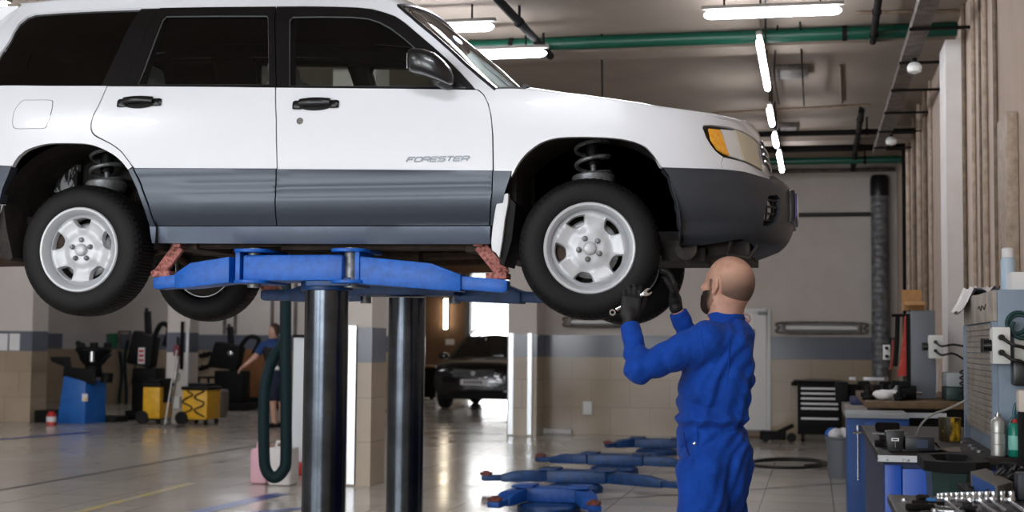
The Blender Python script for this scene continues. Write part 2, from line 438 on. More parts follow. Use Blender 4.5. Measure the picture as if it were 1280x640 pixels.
# black pillar covers and window frames
RD_GL = [(208,19.8),(270,19.2),(333,19.2),(335.5,22),(336,60),(336.4,105.6),(260,105.8),(172,105.9),(180,86),(192,53),(203,25)]
FD_GL = [(366,20.6),(400,20),(440,20.5),(460,22.5),(474,27),(488,34.5),(504,46.5),(522,62),(540,77.5),(558,92),(571,103.5),(574,108.3),(500,108),(430,107.8),(361.5,107.5),(361.3,60),(361.6,25)]
pillar_r = chart([(176,10.4),(199,9.9),(156,104),(153,107.4),(126,107.2)])
panel('pillar_cover', pillar_r, M_BLK, car, off=-.004, thick=.02, step=.06, side='near'); panel('pillar_cover', pillar_r, M_BLK, car, off=-.004, thick=.02, step=.06, side='far')
frame_r = chart([(200,9.9),(260,8.9),(344.5,8.1),(345,108.8),(154,107.5),(157,104)])
frame_f = chart([(346,8.1),(380,7.9),(420,8.4),(447,9.4),(465,11.4),(480,15.4),(494,20.4),(506,28.5),(519,39.5),(539,56.5),(558,73.5),(577,92.5),(593,110.6),(576,110.4),(480,110),(346,109)])
SHUT = [(344.4,109.4),(345.4,150),(346.2,200),(346.6,282)]
def ribs(u, z):
    d = 0.
    for zc in (2.118, 2.072):
        g = math.exp(-((z - zc)/.010)**2); d -= .006*g
    e = min(1, max(0, (u - (-3.05))/.12))*min(1, max(0, (-1.10 - u)/.12))
    d *= e
    if z > 2.165: d += .006*min(1, (z - 2.165)/.01)
    return d
for side in ('near', 'far'):
    rd = panel('rear_door', chart([(134.5,108),(200,108.2),(260,108.6),(343.6,109.6),(344.6,150),(345.4,200),(345.6,210.6),(260,210.3),(168,210)] + sm([(168,210),(160.5,200),(151.5,188.5),(139,179.2),(119,168.3),(114.6,159),(117,146),(124.5,131),(134.5,108)])[1:-1]), M_WHITE, car, side=side, step=.06)
    panel('lower_cladding', chart([(169,211),(260,211.2),(345.5,211.5),(345.8,281.5),(270,281.6),(196,281.6),(186.6,254),(176.6,227)]), M_CLAD, rd, off=.006, side=side, step=.018, detail=ribs, thick=.02)
    panel('window_frame', frame_r, M_BLK, rd, holes=[chart(RD_GL)], off=.0, thick=.022, side=side, step=.05)
    panel('window_glass', chart([(209,18),(334,17.5),(337.5,20),(338,107.5),(168,107.7),(177,88),(203,22)]), M_GLASS, rd, off=-.012, thick=.004, side=side, step=.08)
    fd = panel('front_door', chart([(345.2,109.6),(430,110.4),(500,111)] + sm([(596,112.4),(604,119),(609.5,130),(613,145),(615,170),(615.5,213)]) + [(480,212.2),(347.2,211.4),(346.9,200),(346.2,150)]), M_WHITE, car, side=side, step=.06)
    panel('lower_cladding', chart([(347.2,211.6),(480,212.4),(615.4,213.6),(614.6,240),(611.6,281.2),(480,281.4),(347.3,281.6)]), M_CLAD, fd, off=.006, side=side, step=.018, detail=ribs, thick=.02)
    panel('window_frame', frame_f, M_BLK, fd, holes=[chart(FD_GL)], off=.0, thick=.022, side=side, step=.05)
    panel('window_glass', chart([(363,18.5),(400,18),(442,18.5),(462,20.5),(476,25),(490,32.5),(506,44.5),(542,75),(560,90),(575,104),(577,109.5),(359,109),(359,24)]), M_GLASS, fd, off=-.012, thick=.004, side=side, step=.08)
    for dr_, gl_ in ((rd, RD_GL), (fd, FD_GL)):
        l_ = [S(*q) - SN(*q)*.006 for q in chart(gl_)]; l_ = l_ if side == 'near' else [V((p.x, 2*YC - p.y, p.z)) for p in l_]; MB().tube(l_, .0045, 6, closed=True).build('window_seal', mat('grey_window_seal', '#4c5052', .5), dr_)
    fe = panel('fender', chart([(599,112.2),(617,111.2),(640,110.8),(656,111.6),(668,113),(698,116.8),(728,120.2),(756,124),(800,130),(820,134),(849,137.8),(879,143.2),(898,148),(914,151.5),(925,155),(934,161),(942,170),(948,178),(941,171.5),(929,164.5),(914,159.2),(900,157),(888,156),(879,156.6),(878,160),(882.5,172),(888,181),(894,188.6),(899.5,193.5),(903.5,196),(903.5,212.6),(865,210.5),(827,209)] + ARCH_F[::-1][1:] + [(640,213.6),(617.4,213.4),(616.8,170),(614.5,145),(611,130),(605.4,118.5)]), M_WHITE, car, side=side, step=.04, thick=.03)
    panel('arch_cladding', chart([(617,214.2),(639.6,214.2),(636,226),(630,244),(628,270),(628,283),(613.4,281.5),(616.2,240)]), M_CLAD, fe, off=.006, side=side, step=.05, thick=.03)
    panel('front_fascia', chart([(904.6,196.8),(929,202.8),(955,216),(950.6,188),(948.6,179)]) + [(U_F-.38, 2.375), (U_F, 2.385), (U_F, 2.18), (U_F-.38, 2.178)] + chart([(963,226.3),(945,220.6),(929,215.6),(904.6,212.6)]), M_WHITE, car, side=side, step=.04, thick=.03)
    panel('sill_panel', chart([(187.5,283),(300,283),(480,283),(613,282.8),(613,304.5),(480,304.5),(300,304),(190.5,303.5)]), M_SILL, car, off=.004, side=side, step=.05, thick=.05)
    panel('arch_cladding', chart([(161,212.5),(166.4,211),(175,229),(185,256),(194.4,282.4),(188,282.8),(181.6,262),(172,236)]), M_CLAD, car, off=.006, side=side, step=.05, thick=.03)
    # headlamp: dark bezel, amber indicator, bright reflector, hazy lens
    hl = panel('headlamp', chart([(879,156.9),(888,156.4),(914,159.6),(929,164.9),(941,172),(947.5,178.6),(954.4,214.8),(929,202.2),(906,196),(894,188),(883,172)]), M_BLK, car, off=-.012, side=side, step=.04, thick=.05)
    panel('indicator_lens', chart([(886,161),(900,162.5),(905,176),(911.5,194.5),(905,192),(897,187),(889,175)]), M_AMBER, hl, off=.002, side=side, step=.03, thick=.01)
    panel('reflector', chart([(901,161.5),(917,163),(923.5,181),(929.5,200.5),(912.5,194.6),(906,177)]), M_LENS, hl, off=-.001, side=side, step=.03, thick=.01)
    panel('lamp_lens', chart([(917.8,162.4),(929,166.6),(940,173.2),(946,179),(953,213),(930.4,200.6),(924,181)]), M_LENSB, hl, off=.002, side=side, step=.03, thick=.01)
# ---- front bumper with ribs and fog lamp
FOG = chart([(958,245),(968,243.5),(972.5,249),(973,262),(968,276),(957,283),(951,281),(953,268),(955,256)])
def bump_d(u, z):
    d = 0.
    if u < X0 + 1.05:
        e = min(1, max(0, (u - (XF+.53))/.05))*min(1, max(0, (X0+.86 - u)/.1))
        for zc in (2.085, 2.045): d -= .005*e*math.exp(-((z-zc)/.009)**2)
    return d
lip = [(836.6,220),(832,216),(828,210.2)]
bp = chart([(828,210.2),(865,211.6),(904,213.8),(929,217),(945,221.8),(963,227.4)]) + [(U_F-.38, 2.172), (U_F, 2.174), (U_F, 1.815), (U_F-.4, 1.812)] + chart([(940,312),(925,297),(908,299),(879,303.6),(850.5,304.4),(849,288),(845,265),(845,255),(839.5,235.5),(836.6,224)])
for side in ('near', 'far'):
    bo = panel('front_bumper', bp, M_BUMP, car, holes=[FOG], off=.012, side=side, step=.02, detail=bump_d, thick=.07)
    fg = panel('fog_lamp', FOG, M_BLK, bo, off=-.05, side=side, step=.04, thick=.02)
    cu = sum(p[0] for p in FOG)/len(FOG); cz = sum(p[1] for p in FOG)/len(FOG)
    mb = MB(); mir = (lambda p: p) if side == 'near' else (lambda p: V((p.x, 2*YC-p.y, p.z)))
    n = SN(cu, cz); c = S(cu, cz) - n*.03
    mb.lathe([(.001, 0), (.045, .004), (.05, -.01)], mir(c), mir(c + n) - mir(c), 20); mb.build('fog_lens', M_LENS, fg)
    mb = MB()
    zs = [p[1] for p in FOG]
    for k in range(4):
        z = min(zs) + (max(zs)-min(zs))*(k+.8)/4.6
        pts = [mir(S(cu + dd, z) - SN(cu, z)*.006) for dd in np.linspace(-.085, .085, 7)]; mb.tube(pts, .0055, 6)
    for dd in (-.03, .03):
        pts = [mir(S(cu + dd, z) - SN(cu, z)*.006) for z in np.linspace(min(zs)+.02, max(zs)-.02, 6)]; mb.tube(pts, .005, 6)
    mb.build('fog_grille', M_BLK, fg)
# ---- roof, bonnet and windscreen lofts between the two flanks
def mirror(p): return V((p.x, 2*YC - p.y, p.z))
def loft_top(edge, crown, bulge, n=24, pw=.5, out=2.2):
    rows = []
    for e, c, b in zip(edge, crown, bulge):
        w = YC - e.y; row = []
        for k in range(n+1):
            q = -math.cos(PI*k/n); f = max(0., 1 - abs(q)**out)**pw
            row.append(V((e.x + b*f, YC + q*w, e.z + c*f)))
        rows.append(row)
    return rows
redge = [S(*car_px(*p)) for p in ROOFEDGE[:10]]; redge[0] = redge[0]
mb = MB(); mb.grid(loft_top(redge, [.05]+[.07]*8+[.05], [-.10]+[0]*6+[.02, .04, .07])); mb.build('roof', M_WHITE, car, 60)
wedge = [S(*car_px(*p)) + V((.006, .0, -.004)) for p in ROOFEDGE[9:]]
nb = len(wedge)
mb = MB(); mb.grid(loft_top(wedge, [.05 - .05*i/(nb-1) for i in range(nb)], [.075 + .07*i/(nb-1) for i in range(nb)], pw=.8)); mb.build('windscreen', M_GLASSW, car, 60)
mb = MB()
for f in (lambda p: p, mirror): mb.tube([f(p + V((.004, -.002, .001))) for p in wedge], .009, 6)
mb.tube([p for p in loft_top(wedge[:1], [.05], [.075], pw=.8)[0]], .012, 6)
mb.build('windscreen_seal', M_BLK, car)
HE = [(617,111.2),(640,110.8),(656,111.6),(668,113),(698,116.8),(728,120.2),(756,124),(800,130),(820,134),(849,137.8),(879,143.2),(898,148),(914,151.5),(925,155),(934,161),(942,170),(948,178)]
hedge = [S(*car_px(*p)) + V((0, .002, .0)) for p in HE]
hb = []
for p in hedge: hb.append(.12*max(0, 1 - (p.x - hedge[0].x)/.35) if p.x < hedge[0].x + .35 else max(0, FZ(p.z) + X0 - p.x)*(lambda t: t*t*(3-2*t))(min(1, max(0, (p.x + .65)/.35))))
hc = [max(.015, .045 - .02*max(0, (p.x + .8)/.5)) for p in hedge]
mb = MB(); mb.grid(loft_top(hedge[2:], hc[2:], hb[2:])); mb.build('bonnet', M_WHITE, car, 60)
mb = MB(); mb.grid([[q + V((0, 0, -.012)) for q in r] for r in loft_top(hedge[:4], hc[:4], hb[:4])]); mb.build('cowl', M_BLK, car, 60)
# grille, badge bar and number plate at the nose
mb = MB(); rows = []
for z in np.linspace(2.24, 2.345, 5): rows.append([S(u, z) + SN(u, z)*.004 for u in np.linspace(U_F-.30, U_F-.001, 12)])
mb.grid(rows); mb.grid([[mirror(p) for p in r] for r in rows]); gr = mb.build('grille', M_BLK, car)
mb = MB()
for z in (2.255, 2.29, 2.325):
    l = [S(u, z) + SN(u, z)*.01 for u in np.linspace(U_F-.30, U_F-.001, 10)]; mb.tube(l + [mirror(p) for p in l[::-1]], .006, 6)
mb.build('grille_bar', M_CHROME, gr)
M_PLATE = mat('number_plate', '#cfcfe6', .35); M_PURP = mat('plate_holder', '#4a3f86', .35)
mb = MB(); mb.box((-.088, YC-.26, 1.985), (-.078, YC+.26, 2.105)); pl = mb.build('number_plate', M_PURP, car, bevel=.004)
mb = MB(); mb.box((-.0775, YC-.25, 1.995), (-.075, YC+.25, 2.095)); mb.build('plate_face', M_PLATE, pl)
mb = MB(); mb.box((-.125, YC-.28, 1.965), (-.089, YC+.28, 2.12)); mb.build('plate_bracket', M_BLK, pl, bevel=.006)
# ---- rear end (mostly outside the photograph)
tg_hi, tg_lo = 2.98, 2.2
for side in ('near', 'far'):
    panel('tailgate', chart([(26,7),(-1,40),(-26,76),(-51,119),(-65,160),(-67,203)]) + [(U_R+.4, tg_lo), (U_R, tg_lo), (U_R, 3.0), (U_R+.4, 3.0), (U_R+.55, 3.0)], M_WHITE, car, side=side, step=.07, thick=.02, off=-.004)
    panel('rear_bumper', chart([(15.4,208.5),(-20,207.5),(-66,206)]) + [(U_R+.4, 2.19), (U_R, 2.19), (U_R, 1.90), (U_R+.4, 1.90)] + chart([(-60,254),(-20,254),(1,254),(8,228)]), M_CLAD, car, side=side, step=.05, thick=.06, off=.01)
    panel('lower_quarter', chart([(0,255.5),(-20,255.5),(-50,255.5),(-50,300),(-10,305),(-4,280)]), M_WHITE, car, side=side, step=.06, thick=.03, off=-.02)
    panel('tail_lamp', [(U_R+.62, 2.5), (U_R+.40, 2.5), (U_R+.40, 2.25), (U_R+.62, 2.25)], mat('red_lens', '#8e0f14', .2, coat=.6), car, side=side, step=.06, off=.006)
    panel('tailgate_window', [(U_R+.50, 2.9), (U_R, 2.9), (U_R, 2.6), (U_R+.50, 2.6)], M_GLASSD, car, side=side, step=.08, off=.004)
sp = [S(*car_px(*p)) for p in ((22,9),(6,22),(-6,36))]
mb = MB()
rows = []
for q in np.linspace(-1, 1, 15):
    w = (YC - redge[0].y - .02); y = YC + q*w; f = max(0, 1-abs(q)**4)**.5
    rows.append([V((redge[0].x - .03 - .1*f, y, redge[0].z + .03*f)), V((redge[0].x - .15 - .1*f, y, redge[0].z + .035*f)), V((redge[0].x - .26 - .1*f, y, redge[0].z - .02)), V((redge[0].x - .25 - .1*f, y, redge[0].z - .06)), V((redge[0].x - .05 - .1*f, y, redge[0].z - .08))])
mb.grid(rows, closed_v=True); mb.add([p for p in rows[0]], [(0,1,2,3,4)]); mb.add([p for p in rows[-1]], [(4,3,2,1,0)])
mb.build('roof_spoiler', M_WHITE, car, 50)
for f in (lambda p: p, mirror):
    mb = MB(); base = [S(*car_px(*p)) for p in ((60,4),(150,0),(250,-5),(350,-6),(430,-4))]
    mb.tube([f(p + V((0, .10, h))) for p, h in zip([base[0]] + base + [base[-1] + V((.03, 0, 0))], (.02, .075, .085, .085, .085, .07, .0))], .016, 8)
    mb.build('roof_rail', M_BLK, car)
# ---- inner shell: door inners, headliner, floor, wheel housings
def inset(poly, d): return poly
inner = chart([(-60,112),(0,109),(344,111),(600,114),(612,140),(614,212),(612,300),(480,302),(300,302),(200,301),(190,278),(176,232),(160,205),(140,188),(120,180),(68,176),(35,182),(10,200),(0,220),(-60,220)])
panel('door_inner', inner, M_CABIN, car, off=-.05, thick=.01, step=.1, side='near'); panel('door_inner', inner, M_CABIN, car, off=-.05, thick=.01, step=.1, side='far')
bp_ = chart([(338,12),(362,12),(362,112),(338,112)]); panel('centre_pillar', bp_, M_CABIN, car, off=-.03, thick=.07, step=.08, side='near'); panel('centre_pillar', bp_, M_CABIN, car, off=-.03, thick=.07, step=.08, side='far')
ap_ = chart([(447,6),(476,10),(500,17),(540,52),(580,88),(606,112),(592,112),(560,80),(520,44),(492,23),(460,13)]); panel('front_pillar_trim', ap_, M_CABIN, car, off=-.03, thick=.03, step=.06, side='near'); panel('front_pillar_trim', ap_, M_CABIN, car, off=-.03, thick=.03, step=.06, side='far')
cp_ = chart([(150,9),(208,9),(172,112),(122,112)]); panel('rear_pillar_trim', cp_, M_CABIN, car, off=-.035, thick=.03, step=.08, side='near'); panel('rear_pillar_trim', cp_, M_CABIN, car, off=-.035, thick=.03, step=.08, side='far')
hr_ = chart([(30,16),(125,2),(300,-4),(440,-3),(480,4),(470,14),(440,12),(344,11),(200,12),(60,18)]); panel('cant_rail', hr_, M_CABIN, car, off=-.03, thick=.03, step=.08, side='near'); panel('cant_rail', hr_, M_CABIN, car, off=-.03, thick=.03, step=.08, side='far')
mb = MB(); mb.grid([[p + V((0, 0, -.035)) for p in r] for r in loft_top(redge, [.05]+[.07]*8+[.05], [-.10]+[0]*6+[.02, .04, .07])]); mb.build('headliner', M_CABIN, car, 60)
def rbox(mb, lo, hi): return mb.box(lo, hi)
mb = MB()
mb.box((XR-.85, YC-.62, 1.93), (XF-.38, YC+.62, 2.0)); mb.box((XR-.35, YC-.5, 1.89), (XR+.4, YC+.5, 2.02)); mb.box((XR+.42, YC-.79, 1.865), (XF-.42, YC+.79, 1.93)); mb.box((XF-.36, YC-.40, 1.9), (XF+.62, YC+.40, 2.36))
mb.box((XF-.42, YC-.75, 1.9), (XF-.36, YC+.75, 2.44)); mb.box((XR-.85, YC-.50, 2.0), (XR-.8, YC+.5, 2.5))
mb.build('floor_pan', M_DARK, car, bevel=.015)
# boot side trim keeps the cabin dark behind the quarter glass
mb = MB(); mb.box((XF-.78, YC-.74, 2.36), (XF-.36, YC+.74, 2.52)); mb.build('dashboard', M_CABIN, car, bevel=.04, seg=3)
mb = MB(); c = V((XF-.86, YC+.36, 2.47)); mb.tube([c + V((.06*math.sin(a), .185*math.cos(a), .17*math.sin(a))) for a in np.linspace(0, 2*PI, 32, endpoint=False)], .013, 8, closed=True)
mb.cyl(c + V((.02, 0, 0)), c + V((.2, 0, -.06)), .035)
for a in (0, PI, -PI/2): mb.tube([c, c + V((.06*math.sin(a), .18*math.cos(a), .17*math.sin(a)))], .014, 6)
mb.build('steering_wheel', M_BLK, car)
def seat(x, y, w, rear=False):
    s = MB()
    def pad(lo, hi, tilt):
        s.box(lo, hi, Matrix.Rotation(tilt, 3, 'Y'))
    pad((x-.02, y-w/2, 2.02), (x+.48, y+w/2, 2.2), R(-6)); pad((x-.16, y-w/2, 2.14), (x+.0, y+w/2, 2.70), R(-14))
    o = s.build('seat', M_SEAT, car, bevel=.05, seg=3)
    for yy in ([y] if not rear else [y-w*.33, y+w*.33]):
        h = MB(); h.box((x-.25, yy-.12, 2.68), (x-.15, yy+.12, 2.80), Matrix.Rotation(R(-10), 3, 'Y')); h.build('headrest', M_SEAT, o, bevel=.035, seg=3)
    return o
seat(XF-1.47, YC-.36, .5); seat(XF-1.47, YC+.36, .5); seat(XR+.32, YC, 1.25, True)
def housing(xc, zc, r):
    for s in (-1, 1):
        mb = MB(); rows = []
        for y in (.845, .70, .52, .40):
            rows.append([V((xc + r*math.cos(a), YC + s*y, zc + r*math.sin(a)*1.02)) for a in np.linspace(R(-12), R(192), 30)])
        mb.grid(rows)
        mb.add(rows[-1] + [V((xc, YC + s*.40, zc-.08))], [list(range(30)) + [30]])
        mb.build('wheel_housing', M_DARK, car, 60)
housing(XF-.02, ZF+.10, .43); housing(XR-.03, ZR+.09, .43)
# ---- suspension: struts and springs
def strut(xc, zc, lean, mcol):
    for s in (-1, 1):
        y = YC + s*.52; mb = MB()
        top = V((xc - .03*lean, YC + s*.50, zc+.62)); lo = V((xc, y + s*.03, zc+.12))
        mb.cyl(lo, lo + (top-lo)*.52, .027); mb.cyl(lo, top, .014)
        cup = lo + (top-lo)*.47; mb.lathe([(.03, -.05), (.085, -.045), (.100, -.02), (.104, .004), (.098, .012), (.09, .010), (.03, .006)], cup, top-lo, 24)
        mb.cyl(lo - V((0, 0, .16)), lo, .04)
        o = mb.build('strut', M_STEEL, car)
        sp = MB(); pts = []; d = (top - cup); u, v, w = frame(d)
        for k in range(120):
            a = k/119*2*PI*3.3; q = k/119; pts.append(cup + d*(.02 + .96*q) + (u*math.cos(a) + v*math.sin(a))*.080)
        sp.tube(pts, .0105, 8); sp.build('coil_spring', mcol, o)
        b = MB(); b.lathe([(.03, .3), (.036, .32), (.03, .34), (.036, .36), (.03, .38), (.036, .40), (.03, .42), (.036, .44), (.03, .46)], lo, d, 16); b.build('bump_stop', M_RUB, o)
strut(XF-.02, ZF, 1, M_STEEL); strut(XR-.02, ZR, 1, M_STEEL)
for s in (-1, 1):
    mb = MB()
    mb.tube([V((XF+.02, YC+s*.66, ZF-.10)), V((XF-.0, YC+s*.4, ZF-.03)), V((XF-.2, YC+s*.3, ZF+.07))], .028, 8); mb.build('suspension_arm', M_RUST, car)
    mb = MB(); mb.tube([V((XF, YC+s*.68, ZF)), V((XF, YC+s*.2, ZF+.12))], .02, 8); mb.cyl(V((XF, YC+s*.55, ZF)), V((XF, YC+s*.68, ZF)), .075); mb.build('drive_shaft', M_RUST, car)
    mb = MB(); mb.tube([V((XR, YC+s*.66, ZR-.06)), V((XR-.05, YC+s*.2, ZR+.08))], .025, 8); mb.tube([V((XR, YC+s*.66, ZR-.05)), V((XR+.6, YC+s*.6, ZR+.06))], .022, 8)
    mb.cyl(V((XR, YC+s*.55, ZR)), V((XR, YC+s*.68, ZR)), .075); mb.build('suspension_arm', M_RUST, car)
mb = MB(); mb.tube(catmull([V((XF+.1, YC+.1, 1.93)), V((XF-.5, YC+.05, 1.86)), V((XF-1.2, YC-.1, 1.83)), V((XR+.7, YC-.2, 1.84)), V((XR+.2, YC-.3, 1.86))], 6), .035, 10)
mb.cyl((XF-1.5, YC-.12, 1.835), (XF-1.0, YC-.09, 1.835), .085); mb.cyl((XR-.75, YC-.45, 1.85), (XR-.25, YC-.42, 1.86), .10); mb.tube([V((XF-.4, YC+.02, 1.9)), V((XR+.1, YC+.02, 1.9))], .04, 10)
mb.build('exhaust', M_RUST, car)
mb = MB(); mb.box((XF-.62, YC-.7, 1.80), (XF-.50, YC+.7, 1.87)); mb.box((XF-1.55, YC-.68, 1.815), (XF-.6, YC-.56, 1.87)); mb.box((XF-1.55, YC+.56, 1.815), (XF-.6, YC+.68, 1.87)); mb.box((XR+.4, YC-.7, 1.82), (XR+.55, YC+.7, 1.88)); mb.box((XR+.5, YC-.68, 1.83), (XF-1.5, YC-.58, 1.87)); mb.box((XR+.5, YC+.58, 1.83), (XF-1.5, YC+.68, 1.87))
mb.build('chassis_rail', M_RUST, car, bevel=.01)
mb = MB()
mb.box((XF+.18, YC-.55, 1.79), (XF+.70, YC+.55, 1.86)); mb.cyl((XF+.42, YC-.7, 1.81), (XF+.42, YC-.3, 1.80), .05); mb.box((XF+.3, YC-.62, 1.76), (XF+.5, YC-.2, 1.82)); mb.tube([V((XF+.62, YC-.62, 1.85)), V((XF+.6, YC-.6, 1.79)), V((XF+.7, YC-.58, 1.775)), V((XF+.74, YC-.58, 1.83))], .012, 8)
mb.build('engine_undertray', M_DARK, car, bevel=.012)
# ---- wheels
def wheel(c, steer, side, lug0):
    """side -1: outer face towards -Y"""
    ax = V((math.sin(steer)*side*-1, side*math.cos(steer), 0)) if side < 0 else V((-math.sin(steer), math.cos(steer), 0))
    ax.normalize(); up = V((0, 0, 1)); rt = up.cross(ax).normalized()
    if rt.x < 0: rt = -rt
    def T(r, a, h): return c + rt*(r*math.cos(a)) + up*(r*math.sin(a)) + ax*h   # h=0 is the outer tyre face
    root = bpy.data.objects.new('wheel', None); COL.objects.link(root); root.parent = car; root.location = c - wloc(car)
    RT = .323
    prof = [(.196, -.012), (.205, -.003), (.225, .004), (.25, .006), (.275, .004), (.295, -.004), (.310, -.018), (.319, -.034), (RT, -.05), (RT+.002, -.085), (RT+.002, -.12), (RT, -.155), (.319, -.171), (.310, -.187), (.29, -.2), (.26, -.208), (.22, -.206), (.196, -.195)]
    n = 240; mb = MB(); rows = []
    for i in range(n):
        a = 2*PI*i/n; row = []
        for j, (r, h) in enumerate(prof):
            rr = r
            if 6 <= j <= 13:
                blk = (i + (2 if j % 2 else 0)) % 4
                if blk == 0: rr -= .0055
            row.append(T(rr, a, h))
        rows.append(row)
    mb.grid(rows, closed_u=True)
    for h in (-.07, -.102, -.135): pass
    mb.build('tyre', M_RUB, root, 30)
    # pressed steel disc
    ring = [(.19*math.cos(a), .19*math.sin(a)) for a in np.linspace(0, 2*PI, 72, endpoint=False)]
    holes = []
    for k in range(5):
        a0 = lug0 + 2*PI*k/5; hp = []
        for r, d in ((.108, 0), (.110, .14), (.122, .25), (.146, .315), (.158, .29), (.161, 0), (.158, -.29), (.146, -.315), (.122, -.25), (.110, -.14)): hp.append((r*math.cos(a0+d), r*math.sin(a0+d)))
        holes.append([(q.x, q.y) for q in catmull([V((*p, 0)) for p in hp], 3, True)])
    VV, FF = cdt(ring, holes, .011)
    def hgt(x, y):
        r = math.hypot(x, y); a = math.atan2(y, x)
        h = float(np.interp(r, [0, .07, .078, .10, .13, .155, .168, .176, .19], [-.030, -.030, -.034, -.040, -.034, -.026, -.036, -.052, -.055]))
        ph = math.cos(5*(a - lug0)); h -= .010*max(0, ph)*math.exp(-((r-.125)/.035)**2)*1.4
        return h
    P = [T(math.hypot(x, y), math.atan2(y, x), hgt(x, y)) for x, y in VV]
    cnt = {(f[i], f[(i+1) % 3]) for f in FF for i in range(3)}
    bd = [(a, b) for a, b in cnt if (b, a) not in cnt and math.hypot(*VV[a]) < .18]
    vs = list(P); fs = [list(f) for f in FF]; idx = {}
    for a, b in bd:
        for i in (a, b):
            if i not in idx:
                x, y = VV[i]; aa = math.atan2(y, x); rr = math.hypot(x, y); kk = round((aa - lug0)/(2*PI/5)); ca = lug0 + kk*2*PI/5
                cx, cy = .136*math.cos(ca), .136*math.sin(ca); x2, y2 = cx + (x-cx)*.82, cy + (y-cy)*.82
                idx[i] = len(vs); vs.append(T(math.hypot(x2, y2), math.atan2(y2, x2), hgt(x, y) - .028))
        fs.append((b, a, idx[a], idx[b]))
    mb = MB(); mb.add(vs, fs); rim = mb.build('rim', M_SILVER, root, 45)
    mb = MB(); rows = []
    for r, h in ((.176, -.05), (.184, -.018), (.190, -.004), (.196, .003), (.204, .004), (.209, -.002), (.208, -.012), (.196, -.02), (.186, -.08), (.180, -.19), (.176, -.19), (.178, -.06)):
        rows.append([T(r, a, h) for a in np.linspace(0, 2*PI, 72, endpoint=False)])
    mb.grid(rows, closed_u=True, closed_v=True); mb.build('rim_lip', M_SILVER, rim)
    mb = MB(); rows = []
    for r, h in ((.0005, -.008), (.015, -.008), (.024, -.011), (.030, -.018), (.032, -.032)): rows.append([T(r, a, h) for a in np.linspace(0, 2*PI, 28, endpoint=False)])
    mb.grid(rows, closed_v=True); mb.build('hub_cap', M_SILVER, rim)
    for k in range(5):
        a = lug0 + 2*PI*k/5; p = T(.0495, a, -.031); mb = MB(); mb.lathe([(.0135, 0), (.0135, .004), (.0105, .006), (.0105, .014), (.008, .019), (.001, .021)], p, ax, 12); mb.build('lug_nut', M_STEEL, rim)
    # brake: drum / disc with caliper behind the holes
    mb = MB(); rows = []
    for r, h in ((.02, -.075), (.11, -.075), (.135, -.085), (.135, -.10), (.02, -.10)): rows.append([T(r, a, h) for a in np.linspace(0, 2*PI, 40, endpoint=False)])
    mb.grid(rows, closed_v=True)
    b = mb.build('brake_disc', M_STEEL, root)
    mb = MB(); rows = []
    for r, h in ((.02, -.15), (.10, -.155), (.168, -.15), (.172, -.165), (.02, -.17)): rows.append([T(r, a, h) for a in np.linspace(0, 2*PI, 36, endpoint=False)])
    mb.grid(rows, closed_v=True); mb.build('backing_plate', M_DARK, root)
    mb = MB(); rows = []
    for r in (.10, .15):
        for h in ((-.06, -.13) if r == .10 else (-.13, -.06)): rows.append([T(r, a, h) for a in np.linspace(R(150), R(215), 12)])
    mb.grid(rows, closed_u=True); mb.build('caliper', M_RUST, root)
    return root
wheel(V((XF, YW, ZF)), R(8), -1, R(116)); wheel(V((XR, YW, ZR)), 0, -1, R(90))
wheel(V((XF-.055, 2*YC-YW, ZF)), R(8), 1, R(50)); wheel(V((XR-.03, 2*YC-YW, ZR)), 0, 1, R(70))
